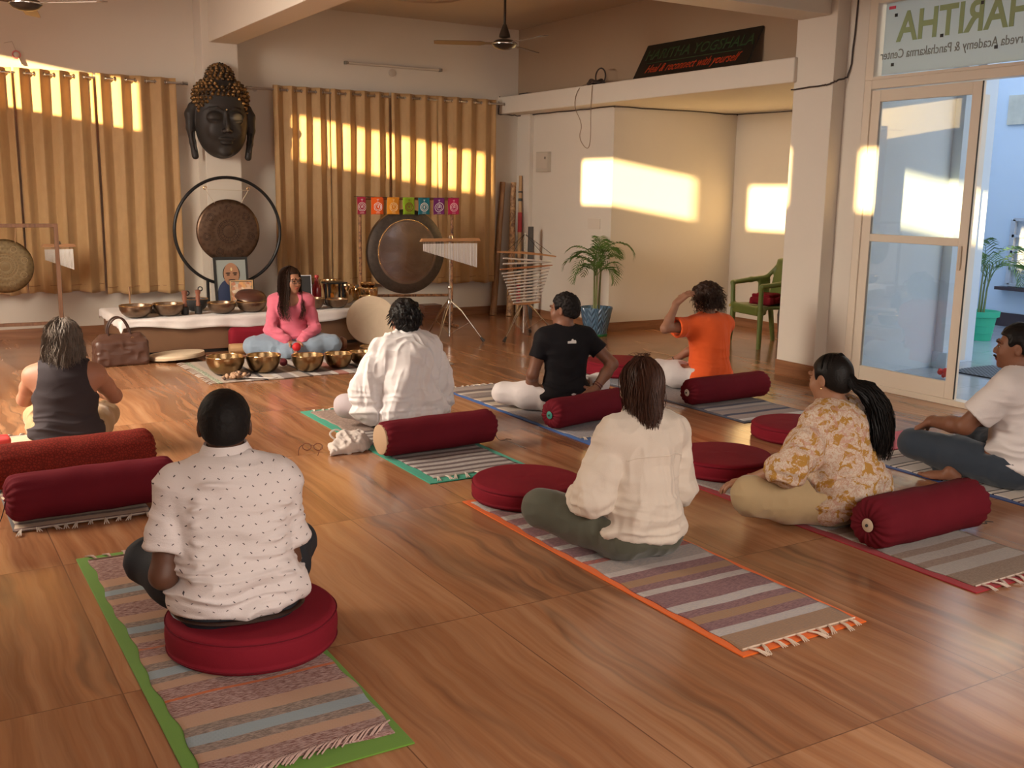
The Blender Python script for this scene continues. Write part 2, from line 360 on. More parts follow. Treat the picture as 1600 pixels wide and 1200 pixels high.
# ------------------------------------------------------------------ signed-distance modelling: smooth unions meshed with surface nets
class SDF:
    def __init__(s, lo, hi, h):
        s.lo = np.array(lo, float); s.h = h
        s.n = np.ceil((np.array(hi)-s.lo)/h).astype(int)+1
        s.f = np.full(s.n, 1.0, np.float32)
    def reg(s, lo, hi):
        a = np.clip(np.floor((np.array(lo)-s.lo)/s.h).astype(int), 0, s.n); b = np.clip(np.ceil((np.array(hi)-s.lo)/s.h).astype(int)+1, 0, s.n)
        if (b <= a).any(): return None
        ax = [((np.arange(a[i], b[i])*s.h)+s.lo[i]).astype(np.float32) for i in range(3)]
        return tuple(slice(a[i], b[i]) for i in range(3)), ax[0][:, None, None], ax[1][None, :, None], ax[2][None, None, :]
    def comb(s, sl, d, k, op):
        a = s.f[sl]
        if op == 'u':
            if k > 0: hh = np.maximum(k-np.abs(a-d), 0)/k; s.f[sl] = np.minimum(a, d)-hh*hh*k*.25
            else: s.f[sl] = np.minimum(a, d)
        else:
            d = -d
            if k > 0: hh = np.maximum(k-np.abs(a-d), 0)/k; s.f[sl] = np.maximum(a, d)+hh*hh*k*.25
            else: s.f[sl] = np.maximum(a, d)
    def cone(s, a, b, ra, rb, k=.02, op='u'):
        a = np.array(a, float); b = np.array(b, float); pad = max(ra, rb)+k+2.5*s.h
        r = s.reg(np.minimum(a, b)-pad, np.maximum(a, b)+pad)
        if r is None: return
        sl, x, y, z = r; ba = b-a; L = max(ba@ba, 1e-9)
        px, py, pz = x-a[0], y-a[1], z-a[2]
        t = np.clip((px*ba[0]+py*ba[1]+pz*ba[2])/L, 0, 1)
        d = np.sqrt((px-t*ba[0])**2+(py-t*ba[1])**2+(pz-t*ba[2])**2)-(ra+(rb-ra)*t)
        s.comb(sl, d, k, op)
    def chain(s, pts, rs, k=.02, op='u'):
        for i in range(len(pts)-1): s.cone(pts[i], pts[i+1], rs[i], rs[i+1], k, op)
    def ell(s, c, r, R=None, k=.02, op='u'):
        c = np.array(c, float); r = np.array(r, float); m = r.max()+k+2.5*s.h if R is not None else r+k+2.5*s.h
        q = s.reg(c-m, c+m)
        if q is None: return
        sl, x, y, z = q; p = [x-c[0], y-c[1], z-c[2]]
        if R is not None: p = [R[0, i]*p[0]+R[1, i]*p[1]+R[2, i]*p[2] for i in range(3)]   # R: columns = local axes
        k0 = np.sqrt((p[0]/r[0])**2+(p[1]/r[1])**2+(p[2]/r[2])**2); k1 = np.sqrt((p[0]/r[0]**2)**2+(p[1]/r[1]**2)**2+(p[2]/r[2]**2)**2)+1e-9
        s.comb(sl, (k0*(k0-1)/k1).astype(np.float32), k, op)
    def rbox(s, c, r, rad, R=None, k=.02, op='u'):
        c = np.array(c, float); r = np.array(r, float); m = np.linalg.norm(r)+rad+k+2.5*s.h
        q = s.reg(c-m, c+m)
        if q is None: return
        sl, x, y, z = q; p = [x-c[0], y-c[1], z-c[2]]
        if R is not None: p = [R[0, i]*p[0]+R[1, i]*p[1]+R[2, i]*p[2] for i in range(3)]
        p = [np.abs(p[i])-r[i]+0*x*y*z for i in range(3)]
        d = np.sqrt(sum(np.maximum(a, 0)**2 for a in p))+np.minimum(np.maximum(np.maximum(p[0], p[1]), p[2]), 0)-rad
        s.comb(sl, d, k, op)
    def cut(s, p, n, k=.0):
        "keep the side opposite to n"
        n = np.array(n, float); n /= np.linalg.norm(n)
        sl, x, y, z = s.reg(s.lo, s.lo+s.n*s.h)
        d = (x-p[0])*n[0]+(y-p[1])*n[1]+(z-p[2])*n[2]
        if k > 0: hh = np.maximum(k-np.abs(s.f-d), 0)/k; s.f = np.maximum(s.f, d)+hh*hh*k*.25
        else: s.f = np.maximum(s.f, d)
    def mesh(s, name, smooth=2, disp=None):
        f = s.f; f[0] = f[-1] = 1; f[:, 0] = f[:, -1] = 1; f[:, :, 0] = f[:, :, -1] = 1
        sg = f < 0; nx, ny, nz = f.shape
        cs = [(slice(i, nx-1+i), slice(j, ny-1+j), slice(k, nz-1+k)) for i in (0, 1) for j in (0, 1) for k in (0, 1)]
        cnt = sum(sg[c].astype(np.int8) for c in cs); I, J, K = np.nonzero((cnt > 0) & (cnt < 8))
        idx = np.full((nx-1, ny-1, nz-1), -1, np.int64); idx[I, J, K] = np.arange(len(I))
        P = np.zeros((len(I), 3)); W = np.zeros(len(I))
        for e in [((i, j, k), ax) for ax in range(3) for i in (0, 1) for j in (0, 1) for k in (0, 1) if (i, j, k)[ax] == 0]:
            o, ax = e; q = list(o); q[ax] = 1
            fa = f[I+o[0], J+o[1], K+o[2]]; fb = f[I+q[0], J+q[1], K+q[2]]
            m = (fa < 0) != (fb < 0); t = np.where(m, fa/(fa-fb+1e-12), 0); pos = np.stack([np.full(len(I), float(v)) for v in o], 1); pos[:, ax] = t
            P[m] += pos[m]; W[m] += 1
        P = P/W[:, None]+np.stack([I, J, K], 1); P = P*s.h+s.lo
        F = []
        for ax in range(3):
            a = [slice(1, -1)]*3; a[ax] = slice(0, -1); b = [slice(1, -1)]*3; b[ax] = slice(1, None)
            s0 = sg[tuple(a)]; s1 = sg[tuple(b)]; E = np.stack(np.nonzero(s0 != s1), 1)
            if not len(E): continue
            ori = s0[tuple(E.T)]; E = E+1; E[:, ax] -= 1
            u, v = (ax+1) % 3, (ax+2) % 3; q = []
            for du, dv in ((-1, -1), (0, -1), (0, 0), (-1, 0)):
                C = E.copy(); C[:, u] += du; C[:, v] += dv; q.append(idx[C[:, 0], C[:, 1], C[:, 2]])
            q = np.stack(q, 1); q[~ori] = q[~ori][:, ::-1]; F.append(q)
        F = np.concatenate(F); F = F[(F >= 0).all(1)]
        return finish_mesh(name, P, F, smooth, disp)
def lap(P, F, it, lam=.5):
    a = F.ravel(); b = np.roll(F, -1, 1).ravel(); n = len(P)
    e0 = np.concatenate([a, b]); e1 = np.concatenate([b, a]); deg = np.bincount(e0, minlength=n)[:, None]+1e-9
    for _ in range(it):
        S = np.stack([np.bincount(e0, P[e1, i], n) for i in range(3)], 1)
        P = P+(S/deg-P)*lam
    return P
def vnormals(P, F):
    n = np.cross(P[F[:, 2]]-P[F[:, 0]], P[F[:, 3]]-P[F[:, 1]]); N = np.zeros_like(P)
    for k in range(4):
        for i in range(3): N[:, i] += np.bincount(F[:, k], n[:, i], len(P))
    return N/(np.linalg.norm(N, axis=1)[:, None]+1e-12)
def np_mesh(name, P, F):
    me = bpy.data.meshes.new(name); me.vertices.add(len(P)); me.vertices.foreach_set('co', np.ascontiguousarray(P, np.float32).ravel())
    k = F.shape[1]; me.loops.add(F.size); me.loops.foreach_set('vertex_index', np.ascontiguousarray(F, np.int32).ravel())
    me.polygons.add(len(F)); me.polygons.foreach_set('loop_start', np.arange(0, F.size, k, dtype=np.int32))
    me.update(calc_edges=True); me.validate(); return me
def finish_mesh(name, P, F, smooth, disp):
    P = lap(P, F, smooth)
    if disp is not None:
        N = vnormals(P, F); P = P+N*disp(P, N)[:, None]
    return np_mesh(name, P, F)
_rng = np.random.RandomState(7); _tab = _rng.rand(64, 64, 64).astype(np.float32)
def vnoise(P, scale, seed=0):
    "smooth value noise, -1..1; scale is a number or one per axis"
    q = P*np.array(scale)+seed*17.31; i = np.floor(q).astype(int); t = q-i; t = t*t*(3-2*t); i &= 63; j = (i+1) & 63
    x, y, z = t[:, 0], t[:, 1], t[:, 2]
    def L(a, b, t): return a+(b-a)*t
    r = L(L(L(_tab[i[:,0],i[:,1],i[:,2]], _tab[j[:,0],i[:,1],i[:,2]], x), L(_tab[i[:,0],j[:,1],i[:,2]], _tab[j[:,0],j[:,1],i[:,2]], x), y),
          L(L(_tab[i[:,0],i[:,1],j[:,2]], _tab[j[:,0],i[:,1],j[:,2]], x), L(_tab[i[:,0],j[:,1],j[:,2]], _tab[j[:,0],j[:,1],j[:,2]], x), y), z)
    return r*2-1
def ridge(P, scale, seed=0): return 1-2*np.abs(vnoise(P, scale, seed))
def segdist(P, a, b):
    a = np.array(a, float); ba = np.array(b, float)-a; t = np.clip((P-a)@ba/(ba@ba), 0, 1)
    return np.linalg.norm(P-a-t[:, None]*ba, axis=1), t
def mat_regions(me, tests):
    "tests: list of (slot, function of face centres) - later ones win"
    n = len(me.polygons); c = np.zeros(n*3, np.float32); me.polygons.foreach_get('center', c); c = c.reshape(-1, 3)
    mi = np.zeros(n, np.int32)
    for slot, fn in tests: mi[fn(c)] = slot
    me.polygons.foreach_set('material_index', mi)
# ------------------------------------------------------------------ curtains
t = NT('golden tan curtain fabric'); v = t.coord(); n = t.noise(t.coord(scale=(1, 1, .5)), 22, 4, .6)
t.base(t.mix(n, (.52, .32, .14), (.68, .45, .21))); t.pr(rough=.55, spec=.35, sheen=.4)
_o = [q for q in t.n if q.type == 'OUTPUT_MATERIAL'][0]; _tl = t.new('BsdfTranslucent'); _tl.inputs[0].default_value = (.55, .28, .08, 1); _m = t.new('MixShader'); _m.inputs[0].default_value = .28
t.l.new(t.p.outputs[0], _m.inputs[1]); t.l.new(_tl.outputs[0], _m.inputs[2]); t.l.new(_m.outputs[0], _o.inputs[0]); t.bump(t.noise(v, 140, 3), .4, .002); M_CURT = t.m
M_CHROME = simple((.75, .73, .70), .18, 1, 'chrome'); M_STEEL = simple((.55, .5, .45), .3, 1, 'brushed steel')
def curtain(x0, x1, zb, n, ph, label, zt=2.645, drift=0):
    c = thing('curtain', label, 'curtain', ((x0+x1)/2, 11.29, zb), group='golden tan curtains along the back wall')
    NX, NZ = n*16, 60; W = x1-x0; P = []
    for j in range(NZ+1):
        u = j/NZ; z = (zt-zb)*u
        for i in range(NX+1):
            s = i/NX; a = 2*PI*n*s+ph
            fl = 1-u
            amp = .031+.006*math.sin(3*s*6+ph)*fl
            sn = math.sin(a+.35*fl*math.sin(5*s+ph*2)); y = -amp*math.copysign(abs(sn)**.7, sn)+.012*fl*math.sin(2.3*a*.37+ph+3*u)
            x = (s-.5)*W*(1-.0*fl)+drift*fl+.010*math.sin(2*a)+.01*fl*math.sin(7*s+2*u+ph)
            P.append((x, y, z+(.012*math.sin(a*.5+ph) if j == 0 else 0)))
    F = [(j*(NX+1)+i, j*(NX+1)+i+1, (j+1)*(NX+1)+i+1, (j+1)*(NX+1)+i) for j in range(NZ) for i in range(NX)]
    me = np_mesh('cloth', np.array(P), np.array(F)); o = link('cloth', me, M_CURT, c)
    m = o.modifiers.new('thick', 'SOLIDIFY'); m.thickness = .003
    # eyelets, one at each crossing of the rod
    for k in range(2*n):
        s = ((k*PI)-ph % (2*PI))/(2*PI*n)
        if s < .01 or s > .99: continue
        b = B(); g = [(.0, .021*math.cos(q*PI/6), .021*math.sin(q*PI/6)) for q in range(12)]; tube(b, g, .006, 6, closed=True)
        e = obj('eyelet', b, M_CHROME, c, True); e.location = ((s-.5)*W, 0, 2.598-zb); e.rotation_euler = (0, 0, .5 if k % 2 else -.5)
    b = B(); tube(b, [((i/NX-.5)*W+drift, -.032*math.copysign(abs(math.sin(2*PI*n*i/NX+ph))**.7, math.sin(2*PI*n*i/NX+ph)), .075) for i in range(0, NX+1, 2)], .003, 4)
    obj('hem_seam', b, simple((.34, .17, .06), .8), c)
    return c
curtain(.05, 1.12, .47, 6, .3, 'golden tan curtain panel at the left edge of the photo, behind the small left gong')
curtain(1.15, 1.865, .47, 4, 0, 'golden tan curtain panel between the leftmost panel and the panel next to the dark mask')
curtain(1.885, 2.665, .435, 4, .2, 'golden tan curtain panel just left of the dark mask and the white column')
curtain(3.70, 4.35, .455, 4, 0, 'golden tan curtain panel just right of the white column, touching no flags')
curtain(4.36, 5.075, .45, 4, 0, 'golden tan curtain panel behind the left half of the large gong')
curtain(5.09, 5.685, .44, 3, .4, 'golden tan curtain panel behind the right half of the large gong')
curtain(5.695, 6.5, .425, 4, .1, 'golden tan curtain panel at the right end of the rod, beside the bamboo poles')
def rod(x0, x1, ends, label):
    r = thing('curtain_rod', label, 'curtain rod', ((x0+x1)/2, 11.29, 2.598)); L = (x1-x0)/2
    b = B(); tube(b, [(-L, 0, 0), (L, 0, 0)], .0115, 12); obj('pole', b, M_STEEL, r, True)
    for s in ends:
        b = B(); lathe(b, [(.012, 0), (.019, .004), (.019, .02), (.014, .026), (.017, .05), (.017, .062), (.006, .068)], 14, T(s*L, 0, 0) @ Ry(s*PI/2)); obj('finial', b, M_STEEL, r, True)
        b = B(); tube(b, [(s*(L-.08), 0, 0), (s*(L-.08), .155, 0)], .007, 8); lathe(b, [(.025, 0), (.025, .006)], 16, T(s*(L-.08), .15, 0) @ Rx(-PI/2)); obj('bracket', b, M_STEEL, r, True)
rod(-.3, 2.73, (1,), 'steel curtain rod left of the dark mask'); rod(3.47, 6.6, (-1, 1), 'steel curtain rod right of the dark mask')

# ------------------------------------------------------------------ large dark mask on the column
def buddha():
    root = thing('buddha_mask', 'large black mask of a serene face with gold-tipped curls, hung on the white column', 'wall mask', (3.078, 11.15, 2.26))
    root.rotation_euler = (0, 0, 0)
    g = SDF((-.45, -.34, -.5), (.45, .04, .62), .006)
    g.ell((0, -.03, -.03), (.275, .215, .38), k=0)              # head
    g.ell((0, -.055, -.19), (.225, .170, .215), k=.05)            # jaw
    g.ell((0, -.17, -.365), (.06, .045, .04), k=.06)            # chin
    g.ell((0, -.045, .20), (.285, .20, .21), k=.02)              # hair cap
    g.ell((0, -.05, .40), (.135, .12, .13), k=.03)              # top knot
    g.cone((0, -.06, .50), (0, -.06, .545), .036, .014, .02)
    for s in (-1, 1):
        g.ell((s*.115, -.222, -.012), (.080, .052, .056), k=.025)    # eyelid mound
        g.ell((s*.115, -.272, -.045), (.075, .022, .007), k=.008, op='s')
        g.chain([(s*.03, -.235, .05), (s*.09, -.232, .085), (s*.16, -.195, .075), (s*.205, -.15, .045)], [.008, .010, .009, .005], .014)   # brow ridge
        g.ell((s*.10, -.20, -.14), (.07, .04, .07), k=.06)        # cheek
        g.chain([(s*.275, -.02, .09), (s*.31, -.02, .02), (s*.318, -.03, -.12), (s*.30, -.03, -.26), (s*.278, -.03, -.40)], [.06, .058, .042, .032, .036], .02)  # long ear
        g.chain([(s*.30, -.045, .05), (s*.318, -.05, -.05), (s*.298, -.055, -.24), (s*.278, -.055, -.34)], [.018, .014, .010, .008], .008, 's')
        g.ell((s*.03, -.262, -.148), (.024, .024, .02), k=.012)   # nostril
    g.chain([(0, -.238, .045), (0, -.265, -.06), (0, -.285, -.135)], [.016, .019, .026], .018)   # nose
    g.ell((0, -.236, -.226), (.082, .030, .018), k=.012); g.ell((0, -.232, -.264), (.062, .034, .022), k=.012)
    g.ell((0, -.268, -.2455), (.085, .016, .004), k=.006, op='s')
    g.cut((0, -.005, 0), (0, 1, 0))
    me = g.mesh('face', 2)
    t = NT('matt black resin'); t.base((.032, .028, .026)); t.pr(rough=.5, spec=.3); link('face', me, t.m, root)
    t = NT('dark bronze with gold tips'); n = t.noise(t.coord(), 30, 3); t.base(t.mix(t.ramp(n, [(.4, (0, 0, 0)), (.6, (1, 1, 1))]), (.03, .02, .012), (.32, .18, .065))); t.pr(rough=.35, metal=.6)
    # curls follow the hair cap in rows
    b = B()
    def curl(p, n, r):
        Mx = Matrix.Translation(p) @ Vector(n).to_track_quat('Z', 'Y').to_matrix().to_4x4()
        lathe(b, [(r, -.004), (r*.95, r*.35), (r*.6, r*.8), (r*.25, r*1.1), (0, r*1.15)], 8, Mx, cap0=False)
    hair = [((0, -.045, .20), (.285, .20, .21)), ((0, -.05, .40), (.135, .12, .13))]
    for c, rr in hair:
        big = rr[0] > .2; rows = 12 if big else 8
        for i in range(rows):
            th = (-.62+i*.18) if big else (-.15+i*.21)
            m = int(2*PI*rr[0]*math.cos(th)/.052)
            for k in range(m):
                a = 2*PI*(k+.5*(i % 2))/max(m, 1); d = (math.cos(th)*math.cos(a), math.cos(th)*math.sin(a), math.sin(th))
                p = Vector((c[0]+rr[0]*d[0], c[1]+rr[1]*d[1], c[2]+rr[2]*d[2]))
                if p.y > -.012 or p.z > .53: continue
                if big and p.z < .0 or big and (p.x/.262)**2+((p.z+.03)/.238)**2 < 1 and p.y < -.08: continue
                if big and (p.x/.13)**2+((p.z-.42)/.12)**2 < .8: continue
                curl(p, (d[0]/rr[0], d[1]/rr[1], d[2]/rr[2]), .022)
    for i in range(17):
        a = PI*(i+.5)/17; x = -.25*math.cos(a); z = .03+.175*math.sin(a)**.8; y = -.03-.215*math.sqrt(max(0, 1-(x/.275)**2-((z+.03)/.38)**2))
        curl(Vector((x, min(y-.004, -.02), z)), (x*2, -.3, .3), .02)
    tag(obj('hair_curls', b, t.m, root, True), 'gold-tipped curls', kind='stuff')
    b = B(); ball(b, (0, -.262, .068), .009, 10); obj('forehead_dot', b, simple((.75, .55, .3), .3, .8), root, True)
buddha()

# ------------------------------------------------------------------ ceiling fans, plaster ring, tube light, wall bits
M_FAN = simple((.035, .026, .02), .3, .2, 'dark brown enamel'); M_BLADE = simple((.12, .075, .05), .4, .1)
def fan(x, y, rot, label, zr=ZC):
    f = thing('ceiling_fan', label, 'ceiling fan', (x, y, 2.84), rot, group='ceiling fans')
    b = B(); tube(b, [(0, 0, .07), (0, 0, zr-2.84)], .012, 10); lathe(b, [(.012, .60), (.05, .64), (.055, .675)], 16); obj('down_rod', b, M_FAN, f, True)
    b = B(); lathe(b, [(.016, .17), (.024, .15), (.05, .08), (.052, .06), (.02, .05)], 20); obj('canopy', b, M_FAN, f, True)
    b = B(); lathe(b, [(.02, .045), (.075, .035), (.11, .012), (.115, -.005), (.09, -.03), (.05, -.045), (0, -.05)], 28); obj('motor', b, M_FAN, f, True)
    b = B(); lathe(b, [(.1155, .008), (.118, .003), (.1165, -.004)], 28, cap0=False, cap1=False); obj('trim_ring', b, M_CHROME, f, True)
    for k in range(3):
        b = B(); Mx = Rz(k*2*PI/3)
        vs = [(.10, -.025), (.17, -.03), (.22, -.06), (.60, -.055), (.63, -.04), (.63, .04), (.60, .055), (.22, .06), (.17, .03), (.10, .025)]
        prism(b, vs, -.0025, .0025, Mx @ T(0, 0, .005) @ Rx(math.radians(9))); obj('blade', b, M_BLADE, f)
fan(4.86, 8.3, math.radians(152), 'dark brown three-blade ceiling fan hanging before the right-hand curtains')
fan(.99, 8.62, math.radians(-41), 'dark ceiling fan cut off by the top left corner of the photo')
b = B()
for r, h in ((.42, .016), (.16, .014)): tube(b, [(r*math.cos(k*PI/24), r*math.sin(k*PI/24), 0) for k in range(48)], h, 6, closed=True)
for k in range(8): ball(b, (.30*math.cos(k*PI/4), .30*math.sin(k*PI/4), 0), .05, 8, (1, 1, .3))
tag(obj('ceiling_rosette', b, M_CEIL, None, True, loc=(4.9, 10.0, ZC-.004)), 'plaster ceiling rosette of concentric rings on the ceiling', 'ceiling rosette')
b = B(); box(b, 0, 1.23, -.03, 0, -.014, .014); tl = thing('tube_light', 'long slim tube light on the back wall above the right-hand curtains', 'light fitting', (4.59, 11.45, 2.955))
obj('batten', b, simple((.50, .44, .36), .5), tl, bevel=.004)
b = B(); tube(b, [(.04, -.043, 0), (1.19, -.043, 0)], .012, 10); obj('tube', b, simple((.62, .56, .48), .3), tl, True)
for s in (.015, 1.215):
    b = B(); box(b, s-.015, s+.015, -.058, 0, -.018, .018); obj('end_socket', b, simple((.25, .22, .18), .5), tl, bevel=.003)
b = B(); lathe(b, [(.045, 0), (.045, .01), (.03, .016), (0, .018)], 20, T(5.19, 11.45, 2.885) @ Rx(PI/2)); tag(obj('wall_junction_cover', b, simple((.52, .45, .37), .5), None, True), 'small round cover on the wall just below the tube light', 'junction cover')
o = thing('hanging_ornament', 'small pink and white ornament hung on the wall above the leftmost curtain', 'ornament', (1.20, 11.43, 2.78))
b = B(); tube(b, [(.035*math.cos(k*PI/8), 0, .035*math.sin(k*PI/8)) for k in range(16)], .007, 6, closed=True); obj('ring', b, simple((.6, .2, .22), .5), o, True)
b = B(); ball(b, (0, -.005, 0), .026, 12, (1, .4, 1)); obj('rosette', b, simple((.7, .62, .58), .6), o, True)
b = B(); tube(b, [(-.03, 0, .12), (-.01, 0, .06), (0, 0, .035)], .003, 5); tube(b, [(-.10, 0, .1), (-.03, 0, .12)], .003, 5); tube(b, [(.02, 0, -.03), (.04, 0, -.09)], .012, 6); obj('cord', b, simple((.5, .42, .36), .6), o, True)
o = thing('meter_box', 'small grey electrical box on the white wall above the potted palm', 'electrical box', (6.91, 10.79, 1.905))
b = B(); box(b, -.045, 0, -.14, .14, -.12, .12); obj('case', b, simple((.50, .45, .37), .5), o, bevel=.006)
b = B(); box(b, -.05, -.045, -.125, .125, -.08, .105); obj('cover', b, simple((.55, .49, .41), .5), o, bevel=.003)
b = B(); box(b, -.055, -.05, -.09, -.06, .03, .06); obj('latch', b, simple((.22, .2, .17), .5), o)
b = B(); box(b, -.012, 0, -.12, .12, -.06, .06); tag(obj('socket_plate', b, simple((.66, .59, .5), .5), None, bevel=.003, loc=(6.91, 9.72, 1.20)), 'cream socket plate low on the white wall behind the palm fronds', 'socket plate')
# cables
M_CABLE = simple((.05, .035, .03), .6, 0, 'dark cable'); M_WIRE = simple((.30, .22, .15), .6)
def wig(pts, a, n=8, seed=0):
    r = random.Random(seed); out = []
    for p, q in zip(pts, pts[1:]):
        for i in range(n): t = i/n; out.append(tuple(p[k]+(q[k]-p[k])*t+r.uniform(-a, a)*(k == 2 or k == 1) for k in range(3)))
    return out+[pts[-1]]
b = B(); tube(b, wig([(6.63, 11.42, 2.70), (6.61, 11.42, 2.49), (6.87, 11.28, 2.47), (6.895, 11.0, 2.475), (6.895, 9.40, 2.475), (6.90, 9.385, 2.475), (8.68, 9.385, 2.475), (8.685, 9.38, 2.472), (8.685, 6.55, 2.475)], .006, 10, 1), .006, 6)
tube(b, wig([(8.685, 8.4, 2.475), (8.685, 8.3, 2.42), (8.685, 8.2, 2.475)], .002, 3, 2), .006, 6); tag(obj('cable_run', b, M_CABLE, None, True), 'dark cable clipped under the loft ledge and round the recess', 'cable')
b = B(); tube(b, wig([(6.645, 6.54, 2.43), (6.645, 6.2, 2.435), (6.647, 6.11, 2.445), (6.66, 6.085, 2.46), (6.785, 6.07, 2.50), (6.79, 6.04, 2.6), (6.79, 6.0, 3.5)], .004, 8, 3), .007, 6); tag(obj('cable_run', b, M_CABLE, None, True), 'dark cable rising up the pillar beside the glass door', 'cable')
o = thing('cable_coil', 'coil of black cable lying on the loft ledge with a loop hanging down', 'cable coil', (6.72, 9.50, 2.69))
b = B()
for k in range(3): tube(b, [(.07*math.cos(a*PI/12), (.13-.02*k)*math.sin(a*PI/12), .02+.016*k+.01*math.sin(a+k)) for a in range(24)], .009, 6, closed=True)
tube(b, [(.0, .09*math.cos(a*PI/12)-.08, .09+.085*math.sin(a*PI/12)) for a in range(24)], .008, 6, closed=True)
obj('coil', b, M_CABLE, o, True)
b = B(); pts = [(-.02, .05, .03), (-.11, .17, .0), (-.11, .27, -.20), (-.11, .07, -.41), (-.11, .15, -.55), (-.11, -.02, -.69), (-.11, -.09, -.62), (-.11, -.07, -.25), (-.11, -.09, -.01)]
def smooth_path(p, it=3):
    p = [Vector(q) for q in p]
    for _ in range(it):
        q = [p[0]]
        for a, c in zip(p, p[1:]): q += [a*.75+c*.25, a*.25+c*.75]
        p = q+[p[-1]]
    return p
tube(b, smooth_path(pts), .0045, 6); obj('hanging_loop', b, M_WIRE, o, True)
b = B(); box(b, -.06, .06, -.09, .09, 0, .035); tag(obj('adapter_block', b, M_CABLE, None, bevel=.006, loc=(6.80, 11.06, 2.69)), 'small dark adapter lying at the far end of the loft ledge', 'adapter')
# sign leaning on the upper wall
o = thing('name_board', 'black board reading HARITHA YOGSHALA leaning on the loft ledge', 'sign board', (6.70, 8.0, 2.69))
lean = math.atan2(.19, .36); MB = Ry(lean) ; Mt = Matrix(((0, 0, -1, 0), (-1, 0, 0, 0), (0, 1, 0, 0), (0, 0, 0, 1)))
b = B(); box(b, 0, .02, -.83, .83, 0, .405, MB); obj('board', b, simple((.012, .012, .010), .35), o, bevel=.002)
text_mesh('lettering_green', 'HARITHA YOGSHALA', .165, simple((.03, .075, .03), .5), o, MB @ T(-.003, 0, 0) @ Mt @ T(.02, .27, 0) @ Matrix.Diagonal((.98, 1, 1, 1)))
text_mesh('lettering_red', 'Heal & reconnect with yourself', .115, simple((.45, .05, .012), .5), o, MB @ T(-.003, 0, 0) @ Mt @ T(-.0, .105, 0) @ Matrix.Diagonal((.92, 1.15, 1, 1)), shear=.45)
b = B(); box(b, -.003, 0, -.68, .70, .178, .184, MB); obj('underline', b, simple((.03, .075, .03), .5), o)
# ------------------------------------------------------------------ low table with cloth
M_BRASS = NT('hammered brass'); _b = M_BRASS; n = _b.noise(_b.coord(), 14, 4, .6); _b.base(_b.mix(n, (.20, .125, .06), (.46, .31, .16))); _b.pr(metal=1, rough=.28)
vv = _b.new('TexVoronoi'); _b.l.new(_b.coord(), vv.inputs['Vector']); vv.inputs['Scale'].default_value = 55; _b.bump(vv.outputs['Distance'], .25, .002); M_BRASS = _b.m
t = NT('dark bronze'); n = t.noise(t.coord(), 12, 5, .65); t.base(t.mix(n, (.10, .06, .04), (.36, .25, .17))); t.pr(metal=.9, rough=.32); t.bump(t.noise(t.coord(), 40, 3), .2, .002); M_BRONZE = t.m
M_BRIGHT = simple((.80, .58, .32), .16, 1, 'polished brass'); M_WHITE = fabric((.72, .67, .65), wr=.2, name='white cotton')
M_BROWNT = simple((.17, .085, .042), .6, 0, 'brown table skirt', var=.1)
M_PIPE = simple((.012, .012, .013), .35, .3, 'black steel tube'); M_BAMB = wood((.20, .10, .05), (.44, .25, .12), .5, 2, 1, 'bamboo'); M_WOODL = wood((.42, .20, .085), (.56, .30, .14), .4, 0, 1, 'light wood')
M_WOODD = wood((.13, .05, .03), (.22, .09, .05), .4, 0, 1, 'dark wood')
tb = thing('low_table', 'long low brown table under a white cloth at the front of the room', 'table', (1.76, 9.76, 0))
b = B(); box(b, 0, 2.57, 0, 1.06, .035, .335); obj('table_body', b, M_BROWNT, tb, bevel=.004)
b = B(); box(b, .04, 2.53, .04, 1.0, 0, .035); obj('dark_gap_shade', b, M_BLK, tb)  # black block stands in for the shade in the gap under the table
def table_cloth():
    X0, X1, Y0, Y1 = 1.735, 4.335, 9.735, 10.84; zt = .348
    nx, ny = 120, 60; P = []
    ov = .085
    for j in range(ny+1):
        for i in range(nx+1):
            x = X0-ov+(X1-X0+2*ov)*i/nx; y = Y0-ov*1.1+(Y1-Y0+ov*1.2)*j/ny
            dx = max(X0-x, 0, x-X1); dy = max(Y0-y, 0, y-Y1)
            d = math.hypot(dx, dy); cx = min(max(x, X0), X1); cy = min(max(y, Y0), Y1)
            drop = d*(1.0+.25*math.sin(x*2.3+1)+.12*math.sin(x*9))
            if dx > 0 and dy > 0: drop *= 1.35
            flare = .012+.10*d+(.008*math.sin(x*21+y*3)+.006*math.sin(y*31))*min(1, d/.05)
            if d > 0: x = cx+(x-cx)/d*flare; y = cy+(y-cy)/d*flare
            z = zt-drop if d > 0 else zt
            if d == 0: z += .003*math.sin(x*7+y*3)*math.sin(y*9)
            P.append((x, y, z))
    F = [(j*(nx+1)+i, j*(nx+1)+i+1, (j+1)*(nx+1)+i+1, (j+1)*(nx+1)+i) for j in range(ny) for i in range(nx)]
    me = np_mesh('tablecloth', np.array(P), np.array(F)); o = link('tablecloth', me, M_WHITE); m = o.modifiers.new('t', 'SOLIDIFY'); m.thickness = .004
    return tag(o, 'white cloth spread over the long low table, hanging at its corners', 'tablecloth')
table_cloth(); ZT = .354
